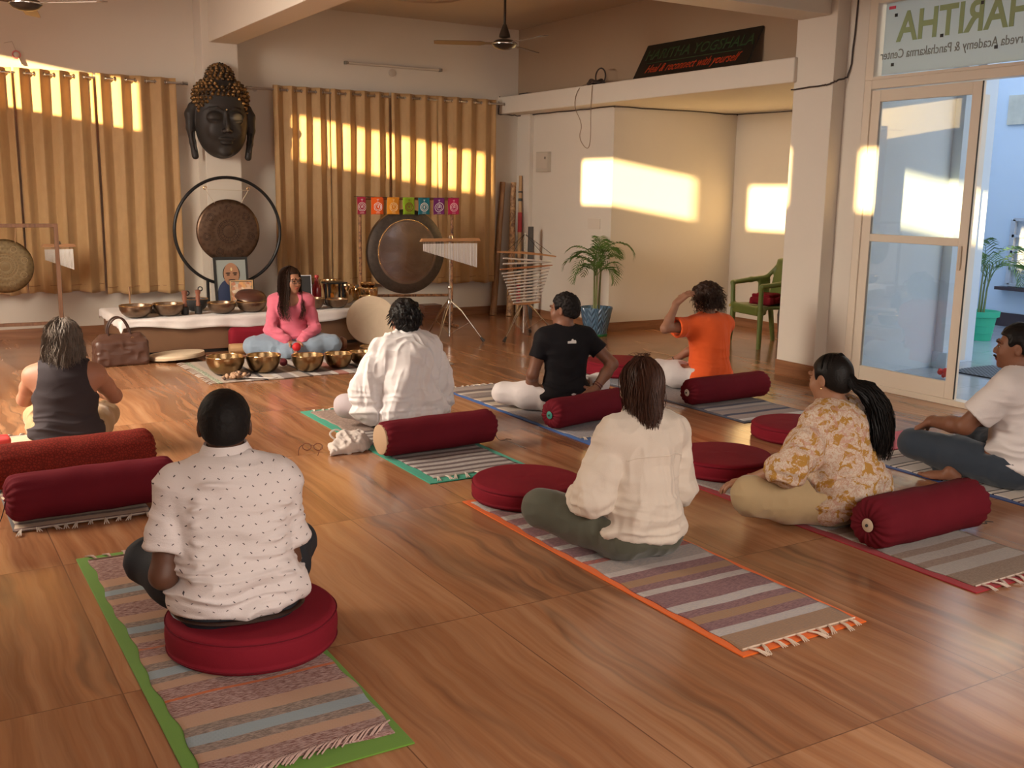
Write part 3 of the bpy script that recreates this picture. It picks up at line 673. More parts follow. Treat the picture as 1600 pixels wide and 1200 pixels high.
# ------------------------------------------------------------------ singing bowls
def bowl(x, y, z, r, h, mat, label, group, lip=.0):
    o = thing('singing_bowl', label, 'bowl', (x, y, z), random.uniform(0, 3), group)
    prof = [(0, 0), (r*.42, .0), (r*.62, h*.08), (r*.84, h*.32), (r*.97, h*.66), (r*1.0, h*.88), (r*(1+lip), h)]
    inn = [(r*(1+lip)-.007, h), (r-.010, h*.88), (r*.97-.010, h*.66), (r*.82, h*.34), (r*.58, h*.13), (r*.4, h*.07), (0, h*.06)]
    b = B(); lathe(b, prof+inn, 40, cap0=False, cap1=False); obj('bowl_body', b, mat, o, True)
    b = B(); tube(b, [((r*(1+lip)-.003)*math.cos(k*PI/20), (r*(1+lip)-.003)*math.sin(k*PI/20), h) for k in range(40)], .0045, 6, closed=True); obj('rim', b, M_BRIGHT, o, True)
    return o
GT = 'dark singing bowls on the low table'; GF = 'brass singing bowls on the striped rug'
bowl(1.895, 9.90, ZT, .148, .108, M_BRONZE, 'dark bronze bowl at the left end of the white-clothed table', GT)
bowl(2.19, 9.92, ZT, .142, .11, M_BRONZE, 'dark bronze bowl second from the left end of the white-clothed table', GT)
bowl(2.69, 9.92, ZT, .136, .10, M_BRONZE, 'bronze bowl standing just before the small picture frame on the table', GT)
bowl(2.985, 9.93, ZT, .145, .10, M_BRONZE, 'bronze bowl with the dark leather pouch resting over it', GT)
bowl(2.52, 10.22, ZT, .12, .115, simple((.05, .052, .055), .4, .3, 'black stone'), 'black bowl behind the two upright drumsticks on the table', GT)
bowl(3.62, 9.92, ZT, .105, .105, M_BRONZE, 'bronze bowl half hidden by the arm of the seated woman in pink', GT)
bowl(3.87, 9.93, ZT, .112, .088, M_BRONZE, 'grey bronze bowl standing before the black lantern', GT)
GB = 'bright brass bowls crowded at the right end of the table'
for x, y, z, r, h, l in ((4.11, 10.28, ZT, .10, .19, 'tall bright brass bowl at the back behind the lantern'), (4.325, 10.20, ZT, .11, .16, 'wide bright brass bowl above the top left of the frame drum'), (4.28, 10.50, ZT, .09, .12, 'bright brass bowl at the far right end of the table'), (4.0, 10.50, ZT, .10, .23, 'bright brass bowl seen through the black lantern'), (4.22, 9.98, ZT, .08, .10, 'small brass bowl between the grey bronze bowl and the frame drum')):
    bowl(x, y, z, r, h, M_BRIGHT if h > .1 else M_BRASS, l, GB)
bowl(4.325, 10.20, ZT+.165, .085, .05, M_BRIGHT, 'shallow brass bowl stacked on the wide bright brass bowl', GB)
for x, y, r, h, l in ((2.32, 8.50, .158, .148, 'largest brass bowl on the striped rug, leftmost, behind the shell rattle'), (2.63, 8.46, .145, .145, 'brass bowl second from the left on the striped rug'), (2.985, 8.36, .137, .135, 'brass bowl on the striped rug directly in front of the red mallet'), (3.275, 8.39, .122, .125, 'brass bowl before the left knee of the seated woman in pink'), (3.54, 8.52, .108, .105, 'brass bowl on the rug touching the outline of the white shirt'), (3.77, 8.84, .10, .095, 'small brass bowl at the far right of the striped rug, half hidden by the head')):
    bowl(x, y, .012, r, h, M_BRASS, l, GF)
o = thing('leather_pouch', 'dark brown leather drum lying tilted across the bowl beside the picture frame', 'small drum', (3.02, 10.07, .478))
b = B(); lathe(b, [(.0, -.035), (.10, -.038), (.14, -.02), (.15, .01), (.13, .04), (.08, .058), (0, .062)], 32, Rx(.25)); obj('drum_body', b, simple((.09, .035, .025), .35, 0, 'dark leather', var=.3), o, True)
b = B(); tube(b, [(.149*math.cos(k*PI/16), .149*math.sin(k*PI/16), .004) for k in range(32)], .006, 6, closed=True); q = obj('rim_band', b, M_BRONZE, o, True); q.rotation_euler = (.25, 0, 0)
# beads / shell rattle
o = thing('shell_rattle', 'pile of brown seed shells strung as a rattle in front of the largest floor bowl', 'rattle', (2.35, 8.235, .012)); r = random.Random(3)
M_SEED = simple((.36, .22, .13), .6, 0, 'seed shell', var=.35); M_SEEDD = simple((.10, .06, .045), .6)
for k in range(46):
    b = B(); rr = r.uniform(.016, .026); ball(b, (0, 0, 0), rr, 8, (1, .75, .7)); q = obj('shell', b, M_SEEDD if r.random() < .35 else M_SEED, o, True)
    a = r.uniform(0, 6.28); d = abs(r.gauss(0, .5)); q.location = (min(max(.13*d*math.cos(a), -.17), .17), .055*d*math.sin(a), .016+max(0, .035-.03*d)*r.random()*1.2); q.rotation_euler = (r.random()*3, r.random()*3, r.random()*3)
b = B(); tube(b, smooth_path([(.05, -.02, .01), (.16, -.07, .006), (.22, -.11, .004), (.30, -.09, .004)]), .005, 5); obj('cord', b, M_WHITE, o, True)

# ------------------------------------------------------------------ things on the table
def stick_cup(x, y, label, hook):
    o = thing('drumstick_cup', label, 'drumstick', (x, y, ZT)); b = B(); lathe(b, [(0, 0), (.034, 0), (.036, .07), (.026, .075), (0, .075)], 20); obj('cup', b, M_BLK, o, True)
    b = B(); lathe(b, [(.02, .07), (.022, .10), (.016, .12), (.023, .15), (.018, .18), (.026, .20), (.026, .225), (0, .23)], 16); obj('handle', b, simple((.26, .10, .06), .4, 0, var=.4), o, True)
    b = B(); tube(b, [(.025+.02*math.cos(k*PI/8), 0, hook+.02*math.sin(k*PI/8)) for k in range(16)], .006, 6, closed=True); obj('loop', b, M_BLK, o, True)
stick_cup(2.345, 9.93, 'brown drumstick standing in a black cup beside the second bowl from the left', .20); stick_cup(2.475, 9.95, 'brown drumstick in a black cup before the black stone bowl', .235)
b = B(); tube(b, [(0, 0, 0), (0, 0, .24)], .009, 8); tag(obj('incense_stick_post', b, M_BAMB, None, True, loc=(1.93, 10.35, ZT)), 'thin upright wooden stick behind the leftmost bowl on the table', 'wooden stick')
b = B(); box(b, 0, .16, 0, .05, 0, .04); tag(obj('black_case', b, M_BLK, None, bevel=.008, loc=(2.03, 10.12, ZT)), 'small black case lying between the two leftmost table bowls', 'case')
def framed(name, label, x, y, w, h, th, lean, rz, frame_m, pic, cat='picture frame'):
    o = thing(name, label, cat, (x, y, ZT), rz); Mx = Rx(-lean)
    b = B(); box(b, -w/2, w/2, 0, .015, 0, h, Mx); obj('backing', b, M_BLK, o)
    b = B()
    for a in ((-w/2, -w/2+th, 0, h), (w/2-th, w/2, 0, h), (-w/2+th, w/2-th, 0, th), (-w/2+th, w/2-th, h-th, h)): box(b, a[0], a[1], -.008, .012, a[2], a[3], Mx)
    obj('frame', b, frame_m, o); pic(o, Mx); return o
def ellf(b, cx, cz, rx, rz, y, Mx, n=28): prism(b, [(cx+rx*math.cos(2*PI*k/n), cz+rz*math.sin(2*PI*k/n)) for k in range(n)], y, y+.0012, Mx @ Rx(PI/2))
def flat(o, name, Mx, mat, ells):
    for e in ells:
        b = B(); ellf(b, *e, Mx); obj(name, b, mat, o)
def portrait(o, Mx):
    b = B(); box(b, -.155, .155, -.001, 0, .02, .46, Mx); obj('print', b, simple((.34, .38, .36), .25), o)
    flat(o, 'printed_shirt', Mx, simple((.045, .06, .12), .25), [(-.01, .10, .145, .17, .0022)])
    flat(o, 'printed_head', Mx, simple((.42, .22, .13), .25), [(.0, .312, .080, .118, .0040)])
    flat(o, 'printed_hair', Mx, simple((.03, .025, .02), .25), [(0, .318, .089, .105, .003)])
    flat(o, 'printed_brow', Mx, simple((.03, .02, .018), .25), [(-.035, .325, .026, .007, .005), (.038, .325, .026, .007, .005), (-.034, .307, .018, .006, .005), (.038, .307, .018, .006, .005)])
    flat(o, 'printed_mark', Mx, simple((.75, .6, .3), .25), [(.002, .365, .009, .018, .005)])
    flat(o, 'printed_moustache', Mx, simple((.08, .05, .04), .25), [(.002, .255, .036, .009, .005)])
framed('portrait_frame', 'large black framed portrait of a balding man under the round gong', 2.985, 10.56, .35, .49, .022, .12, .02, M_BLK, portrait)
def mosaic(o, Mx):
    t = NT('ornate printed picture'); v = t.coord(); vo = t.new('TexVoronoi'); t.l.new(v, vo.inputs['Vector']); vo.inputs['Scale'].default_value = 32
    t.base(t.ramp(t.sep(vo.outputs['Color'])[0], [(.1, (.75, .55, .38)), (.35, (.55, .20, .10)), (.55, (.80, .66, .50)), (.7, (.30, .28, .22)), (.9, (.80, .42, .18))])); t.pr(rough=.25)
    b = B(); box(b, -.105, .105, -.0015, 0, .02, .245, Mx); obj('print', b, t.m, o)
framed('deity_picture', 'small framed ornate orange picture leaning before the large portrait', 3.04, 10.42, .235, .262, .010, .12, -.05, simple((.75, .5, .25), .3, .6), mosaic)
def blank(o, Mx): pass
framed('slate_board', 'black board in a thin silver frame behind the seated woman', 3.62, 10.25, .20, .31, .007, .16, -.15, simple((.6, .6, .62), .3, .8), blank, 'board')
o = thing('red_bottle', 'dark red glass bottle standing behind the silver framed black board', 'bottle', (3.83, 10.40, ZT))
b = B(); lathe(b, [(0, 0), (.048, 0), (.05, .02), (.048, .15), (.04, .19), (.022, .235), (.016, .25), (.016, .27), (0, .27)], 24); obj('bottle_body', b, simple((.30, .012, .02), .18), o, True)
b = B(); lathe(b, [(.018, .265), (.026, .275), (.02, .295), (.0, .30)], 16); obj('stopper', b, simple((.45, .03, .03), .3), o, True)
o = thing('black_lantern', 'black open-frame lantern with a small orange figure in it', 'lantern', (3.93, 10.15, ZT))
b = B(); box(b, -.10, .10, -.07, .07, 0, .012); obj('base', b, M_PIPE, o, bevel=.002)
for sx in (-1, 1):
    for sy in (-1, 1): b = B(); box(b, sx*.075-.009, sx*.075+.009, sy*.05-.009, sy*.05+.009, .012, .225); obj('post', b, M_PIPE, o)
b = B(); box(b, -.115, .115, -.08, .08, .225, .24); obj('roof', b, M_PIPE, o, bevel=.003)
b = B(); lathe(b, [(0, .012), (.03, .012), (.028, .05), (.018, .08), (.022, .10), (.012, .125), (0, .13)], 16, T(-.035, -.02, 0)); obj('orange_figure', b, simple((.85, .28, .02), .5), o, True)

# ------------------------------------------------------------------ gongs
def gong_mat(name, c1, c2, rings):
    t = NT(name); v = t.coord(); X, Y, Z = t.sep(v)[:3]; r = t.math('SQRT', t.math('ADD', t.math('MULTIPLY', X, X), t.math('MULTIPLY', Y, Y)))
    n = t.noise(v, 9, 5, .65); c = t.mix(n, c1, c2); t.pr(metal=.85, rough=.36)
    w_ = t.math('SINE', t.math('MULTIPLY', r, rings)); a = t.math('ARCTAN2', Y, X); w2 = t.math('SINE', t.math('MULTIPLY', a, 24)); e = t.math('MULTIPLY', w_, w2)
    c = t.mix(t.math('MULTIPLY', t.ramp(e, [(.3, (0, 0, 0)), (.6, (1, 1, 1))]), .35), c, (.05, .03, .02)); t.base(c)
    t.bump(t.math('ADD', t.math('MULTIPLY', w_, .5), t.noise(v, 60, 3)), .35, .003)
    return t.m
def disc(name, R, mat, parent, edge=.035, dome=.0, Mx=None):
    b = B(); pr = [(0, -dome), (R*.25, -dome*.9), (R*.6, -dome*.4), (R*.86, 0), (R*.93, .004), (R, .012), (R+.003, .02), (R, edge)]
    lathe(b, pr+[(R-.004, edge), (R-.006, .02), (0, .012-dome*.5)], 72, cap0=False, cap1=False); o = obj(name, b, mat, parent, True)
    o.matrix_local = (Mx or Matrix()) @ Rx(-PI/2); return o     # disc axis along +Y (away), face towards -Y
root = thing('ring_gong', 'dark bronze gong hanging inside a tall black ring stand behind the table', 'gong', (2.995, 10.68, ZT))
cz = 1.10-ZT
b = B(); tube(b, [(.543*math.cos(k*PI/40), 0, cz+.543*math.sin(k*PI/40)) for k in range(80)], .0165, 10, closed=True); obj('ring_stand', b, M_PIPE, root, True)
for s in (-1, 1):
    b = B(); tube(b, [(s*.232, 0, .012), (s*.232, 0, cz-.488)], .0155, 10); tube(b, [(s*.232, -.09, .012), (s*.232, .09, .012)], .012, 8); obj('leg', b, M_PIPE, root, True)
    b = B(); tube(b, [(s*.222+.016*math.cos(k*PI/8), 0, 1.535-ZT+.016*math.sin(k*PI/8)) for k in range(14)], .004, 6); obj('hook', b, M_BRIGHT, root, True)
    b = B(); tube(b, [(s*.222, 0, 1.52-ZT), (s*.135, -.01, cz+.285)], .003, 5); obj('cord', b, simple((.6, .52, .4), .8), root)
b = B(); tube(b, [(-.222, 0, 1.52-ZT), (.222, 0, 1.515-ZT)], .003, 5); obj('cross_cord', b, simple((.6, .52, .4), .8), root)
M_GD = gong_mat('engraved dark gong bronze', (.085, .05, .032), (.16, .10, .065), 70)
g = disc('gong_disc', .322, M_GD, root, .05, .0, T(0, -.02, cz))
M_ENG = simple((.035, .02, .014), .45, .6)
for k in range(7):
    a = PI/2+k*2*PI/7+.0; b = B()
    for rr in (.036, .022): tube(b, [(.232*math.cos(a)+rr*math.cos(q*PI/10), .0, .232*math.sin(a)+rr*math.sin(q*PI/10)) for q in range(20)], .003, 5, closed=True)
    q = obj('engraved_emblem', b, M_ENG, root, True); q.location = (0, -.019, cz)
b = B()
for rr in (.115, .10, .065): tube(b, [(rr*math.cos(q*PI/20), 0, rr*math.sin(q*PI/20)) for q in range(40)], .003, 5, closed=True)
for k in range(10): a = k*PI/5; tube(b, [(.082*math.cos(a)+.017*math.cos(q*PI/6), 0, .082*math.sin(a)+.017*math.sin(q*PI/6)) for q in range(12)], .0025, 5, closed=True)
q = obj('centre_engraving', b, M_ENG, root, True); q.location = (0, -.018, cz)
# large gong in bamboo frame
root = thing('large_gong', 'largest gong, brushed bronze and grey, hung in a bamboo frame before the right-hand curtains', 'gong', (4.94, 10.55, 0))
t = NT('brown patterned bamboo'); v = t.coord(scale=(1, 1, 1)); n = t.noise(v, 30, 4, .7); t.base(t.ramp(n, [(.40, (.07, .03, .015)), (.52, (.30, .13, .055)), (.65, (.42, .22, .10))])); t.pr(rough=.5); M_FRAMEB = t.m
for s, x in ((-1, -.55), (1, .575)):
    b = B(); tube(b, [(x, 0, 0), (x, 0, .5), (x, 0, 1.47)], .017, 10); tube(b, [(x, -.16, .018), (x, .16, .018)], .016, 8); obj('post', b, M_FRAMEB, root, True)
b = B(); tube(b, [(-.58, 0, 1.45), (.61, 0, 1.45)], .016, 10); obj('top_bar', b, M_FRAMEB, root, True)
b = B(); tube(b, [(-.55, 0, .395), (.575, 0, .36)], .016, 10); obj('lower_bar', b, M_FRAMEB, root, True)
t = NT('brushed gong bronze'); v = t.coord(); X, Y, Z = t.sep(v)[:3]; r = t.math('SQRT', t.math('ADD', t.math('MULTIPLY', X, X), t.math('MULTIPLY', Y, Y)))
n = t.noise(v, 5, 5, .6, 1.5); inner = t.mix(n, (.20, .15, .13), (.42, .30, .23)); outer = t.mix(t.noise(v, 16, 5, .7), (.05, .05, .05), (.20, .16, .13))
c = t.mix(t.ramp(r, [(.355, (0, 0, 0)), (.365, (1, 1, 1))]), inner, outer); t.base(c); t.pr(metal=.9, rough=t.ramp(r, [(.30, (.16, .16, .16)), (.37, (.4, .4, .4))])); t.bump(n, .3, .006)
g = disc('gong_disc', .468, t.m, root, .07, .02, T(0, -.03, .868))
b = B()
for k in range(54): a = .35+k*(2*PI-.7)/53*.5+.9-.5; ball(b, (.352*math.cos(a), -.036, .868+.352*math.sin(a)), .007, 6)
tag(obj('gold_studs', b, simple((.8, .5, .18), .25, .9), root, True), 'arc of gold studs', kind='stuff')
for s in (-1, 1):
    b = B(); tube(b, [(s*.18, 0, 1.45), (s*.20, -.01, 1.28)], .006, 6); obj('beaded_cord', b, M_FRAMEB, root, True)
# chakra flags
o = thing('flag_garland', 'row of seven coloured emblem flags strung across the large gong frame', 'flag garland', (4.94, 10.49, 1.465))
b = B(); tube(b, [(-.64, .0, .005), (-.3, 0, -.003), (0, 0, -.005), (.3, 0, -.003), (.63, 0, .0)], .003, 5); obj('cord', b, M_BLK, o)
FL = [((.42, .02, .06), (.85, .75, .75), 'लं', 4, .10), ((.90, .13, .01), (.95, .85, .8), 'वं', 6, .145), ((.80, .32, .02), (.95, .72, .35), 'रं', 10, .145), ((.28, .48, .02), (.22, .03, .02), 'यं', 12, .14), ((.01, .17, .24), (.85, .9, .9), 'हं', 16, .14), ((.18, .02, .18), (.85, .75, .85), 'ॐ', 2, .14), ((.48, .015, .10), (.85, .5, .6), 'ॐ', 20, .14)]
for i, (c, e, gl, pet, wd) in enumerate(FL):
    x = -.555+i*.1855; b = B(); nx, nz = 8, 10
    sw = .0 if i else .01
    P = [(x+(u/nx-.5)*wd, -.006+.006*math.sin(u*.8+i)+.004*math.sin(k*.7+i*2), -.0-.185*k/nz+(-.004 if u in (0,) else 0)) for k in range(nz+1) for u in range(nx+1)]
    F = [(k*(nx+1)+u, k*(nx+1)+u+1, (k+1)*(nx+1)+u+1, (k+1)*(nx+1)+u) for k in range(nz) for u in range(nx)]
    q = link('flag', np_mesh('flag', np.array(P), np.array(F)), fabric(c, .7, name='flag cloth', var=.08), o); m = q.modifiers.new('t', 'SOLIDIFY'); m.thickness = .002
    me_ = simple(e, .7); b = B(); zc = -.105; Rr = .043; pts = []
    for k in range(pet*6 if pet > 2 else 48):
        a = 2*PI*k/(pet*6 if pet > 2 else 48)+PI/6; rr = Rr*(1+(.10 if pet > 2 else .22)*abs(math.sin(a*pet/2)) if pet > 2 else 1+.25*abs(math.cos(a-PI/6))); pts.append((x+rr*math.cos(a), -.019, zc+rr*math.sin(a)))
    tube(b, pts, .0035, 4, closed=True)
    tube(b, [(x+.031*math.cos(k*PI/12), -.019, zc+.031*math.sin(k*PI/12)) for k in range(24)], .0028, 4, closed=True)
    fe = obj('emblem_ring', b, me_, q)
    text_mesh('emblem_glyph', gl, .042, me_, q, T(x, -.019, zc) @ Rx(PI/2) @ Matrix.Scale(1, 4), extrude=.001, offset=.0006)
    b = B(); tube(b, [(x, -.017, -.02), (x, -.017, -.048)], .0016, 4); tube(b, [(x-.012, -.017, -.024), (x, -.017, -.034), (x+.012, -.017, -.024)], .0016, 4); obj('small_symbol', b, me_, q); b = B(); box(b, x-.022, x+.022, -.019, -.015, -.172, -.168); obj('small_print', b, me_, q)
# small gong at the left
root = thing('small_gong', 'small greenish bronze gong in a wooden frame at the left edge of the photo', 'gong', (.875, 10.6, 0))
M_FRW = wood((.12, .055, .03), (.24, .12, .065), .45, 2, 1, 'brown frame wood')
for x in (-.47, .47): b = B(); box(b, x-.018, x+.018, -.018, .018, .0, 1.185); obj('post', b, M_FRW, root, bevel=.003)
b = B(); box(b, -.488, .488, -.016, .016, 1.15, 1.185); obj('top_bar', b, M_FRW, root, bevel=.003)
b = B(); box(b, -.488, .488, -.02, .02, .235, .265); obj('lower_bar', b, M_FRW, root, bevel=.003)
for x in (-.47, .47): b = B(); box(b, x-.02, x+.02, -.2, .2, 0, .03); obj('foot', b, M_FRW, root, bevel=.003)
t = gong_mat('green bronze gong', (.13, .09, .04), (.26, .19, .10), 110); disc('gong_disc', .246, t, root, .04, .0, T(.015, -.02, .797))
for rr in (.11, .085, .05):
    b = B(); tube(b, [(.015+rr*math.cos(q*PI/20), -.02, .797+rr*math.sin(q*PI/20)) for q in range(40)], .0035, 5, closed=True); obj('raised_ring', b, simple((.30, .22, .12), .4, .7), root, True)
for k in range(8):
    a = k*PI/4+.3; b = B(); tube(b, [(.015+.175*math.cos(a)+.027*math.cos(q*PI/8), -.02, .797+.175*math.sin(a)+.027*math.sin(q*PI/8)) for q in range(16)], .003, 5, closed=True); obj('raised_emblem', b, simple((.30, .22, .12), .4, .7), root, True)
for s in (-1, 1): b = B(); tube(b, [(s*.13, 0, 1.15), (s*.10+.015, -.01, 1.0)], .004, 5); obj('cord', b, simple((.35, .2, .1), .8), root)

# ------------------------------------------------------------------ chimes and tripod stands
def tripod(parent, h, rfoot, angs, spread_z=.42, r0=.011):
    b = B(); tube(b, [(0, 0, .06), (0, 0, h*.55)], .0125, 12); tube(b, [(0, 0, h*.55), (0, 0, h)], .008, 10); lathe(b, [(.0125, h*.53), (.019, h*.535), (.019, h*.555), (.010, h*.57)], 14); obj('pole', b, M_CHROME, parent, True)
    b = B(); lathe(b, [(.012, spread_z-.03), (.024, spread_z-.025), (.024, spread_z+.02), (.012, spread_z+.03)], 16); obj('collar', b, M_CHROME, parent, True)
    for a in angs:
        c, s = math.cos(a), math.sin(a); b = B()
        for d in (-1, 1): tube(b, [(.02*c-d*.012*s, .02*s+d*.012*c, spread_z), (.12*c-d*.012*s, .12*s+d*.012*c, spread_z-.09), (rfoot*.93*c, rfoot*.93*s, .045)], .006, 8)
        for d in (-1, 1): tube(b, [(.015*c, .015*s, .09), (rfoot*.55*c, rfoot*.55*s, spread_z*.48)], .004, 6)
        l = obj('leg', b, M_CHROME, parent, True)
        b = B(); tube(b, [(rfoot*.90*c, rfoot*.90*s, .055), (rfoot*c, rfoot*s, .014)], [.012, .019], 10); obj('rubber_foot', b, M_BLK, l, True)
def bar_chime(loc, rz, x0, x1, label, tri, h=1.03, n=36, l0=.07, l1=.25):
    o = thing('bar_chimes', label, 'bar chimes', loc, rz)
    if tri: tripod(o, h, *tri)
    else:
        b = B(); tube(b, [(0, 0, 0.03), (0, 0, h)], .009, 10); lathe(b, [(.12, 0), (.12, .012), (.02, .03), (.01, .04)], 24); obj('pole', b, M_STEEL, o, True)
    Mx = T(0, -.012, h+.015); z = 0
    b = B(); prism(b, [(x0, -.012), (x0+.02, .018), (x1-.02, .018), (x1, -.012)], -.022, .022, Mx @ Rx(PI/2)); obj('wooden_bar', b, M_WOODL, o, bevel=.003)
    b = B(); lathe(b, [(.02, -.01), (.03, 0), (.02, .03), (0, .035)], 14, T(0, -.012, h+.03)); obj('mount', b, M_CHROME, o, True)
    for k in range(n):
        u = (k+.5)/n; x = x0+.03+(x1-x0-.06)*u; L = l0+(l1-l0)*u
        b = B(); tube(b, [(0, 0, -L), (0, 0, 0)], .006, 6); q = obj('chime_bar', b, M_ALU, o, True); q.location = (x, -.012, h-.02)
        b = B(); tube(b, [(0, 0, 0), (0, 0, .025)], .001, 4); s = obj('thread', b, M_WHITE, q)
    return o
M_ALU = simple((.82, .80, .79), .35, .55, 'polished aluminium')
bar_chime((4.90, 9.42, 0), 0, -.34, .345, 'silver bar chimes on a chrome tripod in front of the large gong', (.36, [math.radians(a) for a in (-30, 105, 222)]), 1.035)
bar_chime((1.405, 10.95, 0), .0, -.16, .16, 'small bar chimes on a plain stand behind the small left gong', None, .945, 22, .10, .20)
o = thing('tubular_chime', 'hanging tubular chime of silver rods and wood on a chrome tripod', 'tubular chime', (5.745, 9.33, 0))
tripod(o, 1.12, .42, [math.radians(a) for a in (-150, 0, 48, )], .40)
def bow(x0, x1, za, zb, y, th=.022, arch=.018):
    b = B(); n = 12; top = [(x0+(x1-x0)*k/n, za+(zb-za)*k/n+th*.5+arch*math.sin(PI*k/n)) for k in range(n+1)]; bot = [(x, z-th*(.55+.6*math.sin(PI*k/n))) for k, (x, z) in enumerate(top)]
    prism(b, top+bot[::-1], -.009, .009, T(0, y, 0) @ Rx(PI/2)); return b
obj('wooden_crossbar', bow(-.37, .36, .925, .865, -.05), M_WOODL, o, bevel=.002)
obj('wooden_crossbar', bow(-.335, .31, .745, .775, -.06, .018, .004), wood((.36, .13, .05), (.5, .22, .09), .35, 0), o, bevel=.002)
obj('wooden_crossbar', bow(-.165, .17, .375, .385, -.05, .022, .002), M_WOODL, o, bevel=.002)
for k in range(13):
    if k < 2: x0, x1, za, zb = (-.30, .295, .865-.06*k, .815-.005*k)
    else: u = (k-2)/10; x0, x1 = -.31+.14*u, .275-.12*u; za = .705-.031*(k-2)*1.0; zb = za+.045*(1-u*.8)
    b = B(); tube(b, [(x0, 0, za), (x1, 0, zb)], .0095, 8); q = obj('silver_rod', b, M_ALU, o, True); q.location = (0, -.06, 0)
for s in (-1, 1):
    b = B(); tube(b, [(0, 0, 1.11), (s*.19, -.05, .90), (s*.17, -.06, .75), (s*.10, -.06, .40)], .0028, 5); tube(b, [(0, 0, 1.11), (s*.30, -.05, .90)], .0028, 5); obj('cord', b, M_BLK, o)
# bamboo poles
def pole(x0, y0, x1, y1, z1, r, mat, label, bands=()):
    o = thing('bamboo_pole', label, 'bamboo pole', (x0, y0, 0), 0, 'bamboo poles leaning in the corner'); L = math.sqrt((x1-x0)**2+(y1-y0)**2+z1**2); Mx = frame_to((0, 0, 0), (x1-x0, y1-y0, z1))
    b = B(); prof = []
    for k in range(25): u = k/24; prof.append((r*(1.15-.3*u)*(1+.06*(k % 6 == 0)), L*u))
    lathe(b, prof+[(r*.6, L), (r*.55, L-.05)], 14, Mx, cap1=True); obj('tube', b, mat, o, True)
    for a, c, m in bands: b = B(); lathe(b, [(r*1.12, L*a), (r*1.14, L*a+.002), (r*1.10, L*c), (r*1.0, L*c)], 14, Mx, cap0=False, cap1=False); obj('painted_band', b, m, o, True)
M_RED = simple((.40, .02, .025), .5)
pole(6.50, 11.30, 6.68, 11.40, 1.66, .038, M_BAMB, 'brown bamboo pole leaning in the corner, leftmost of the group')
t = NT('light patterned bamboo'); n = t.noise(t.coord(), 14, 5, .7, 1); t.base(t.ramp(n, [(.38, (.16, .07, .03)), (.55, (.48, .28, .13)), (.7, (.60, .40, .21))])); t.pr(rough=.45)
pole(6.64, 11.12, 6.775, 11.30, 1.655, .040, t.m, 'thick mottled bamboo pole, second from the left in the corner group')
pole(6.745, 11.09, 6.83, 11.22, 1.74, .024, wood((.42, .24, .1), (.55, .34, .16), .4, 2), 'straight bamboo pole with red and black painted bands', ((.10, .28, M_RED), (.29, .38, M_BLK), (.60, .74, M_RED), (.82, .84, M_BLK), (.88, .89, M_BLK)))
pole(6.80, 10.98, 6.86, 11.0, .95, .035, M_WOODD, 'short dark wooden tube standing behind the tubular chime')
b = B(); box(b, -.03, .03, -.02, .02, 0, 1.13); tag(obj('folded_stand', b, simple((.10, .10, .10), .4, .4), None, bevel=.005, loc=(6.70, 10.75, 0)), 'narrow grey folded metal stand upright behind the tubular chime', 'folded stand')
for k, (z, w, dx) in enumerate(((0, .25, 0), (.085, .23, -.005))):
    o = thing('wooden_box', ['brown wooden box on the floor under the large gong, lower of two', 'brown wooden box stacked on another beside the back skirting'][k], 'wooden box', (5.63+dx, 11.33, z), 0, 'two stacked wooden boxes')
    b = B(); box(b, -w/2, w/2, -.09, .09, 0, .06); obj('box_body', b, M_WOODD, o, bevel=.003); b = B(); box(b, -w/2-.004, w/2+.004, -.094, .094, .061, .084); obj('lid', b, M_WOODD, o, bevel=.003)
# frame drum, floor drum, bamboo rainstick
def fdrum(name, label, M, R, th):
    o = thing(name, label, 'frame drum'); o.matrix_world = M
    t = NT('drum skin'); v = t.coord(); t.base(t.mix(t.noise(v, 6, 5, .6, 1), (.56, .43, .29), (.72, .60, .44))); t.pr(rough=.55)
    b = B(); lathe(b, [(0, th), (R*.9, th), (R, th-.004), (R+.002, th-.02)], 64, cap0=False, cap1=False); obj('skin', b, t.m, o, True)
    b = B(); lathe(b, [(R+.001, th-.012), (R+.002, 0), (R-.008, 0), (R-.008, th-.01)], 64, cap0=False, cap1=False); obj('hoop', b, simple((.50, .38, .25), .5, 0, var=.15), o, True); return o
d = Vector((-.40, -.88, .30)).normalized(); fdrum('frame_drum', 'large cream frame drum leaning on the right end of the low table', T(4.09, 9.56, .245) @ d.to_track_quat('Z', 'Y').to_matrix().to_4x4(), .246, .06)
fdrum('frame_drum', 'flat cream drum lying on the floor beside the handbag', T(2.15, 9.49, .022) @ Rx(-.05) @ Ry(-.06), .245, .04)
o = thing('rainstick', 'long light bamboo rainstick lying on the floor behind the seated woman in pink', 'rainstick', (3.22, 9.475, .055), math.radians(-6))
b = B(); tube(b, [(-.58, 0, 0), (-.55, 0, 0), (0, 0, 0), (.52, 0, 0)], [.048, .052, .048, .045], 18); obj('tube', b, wood((.36, .2, .09), (.52, .33, .17), .45, 0), o, True)
b = B(); tube(b, [(.46, 0, 0), (.50, 0, .0), (.54, 0, 0)], [.05, .075, .05], 14); tube(b, [(.42+.02*math.cos(k*PI/8), .03, .05+.04*math.sin(k*PI/8)) for k in range(16)], .012, 6, closed=True); obj('knotted_end', b, M_WOODD, o, True)
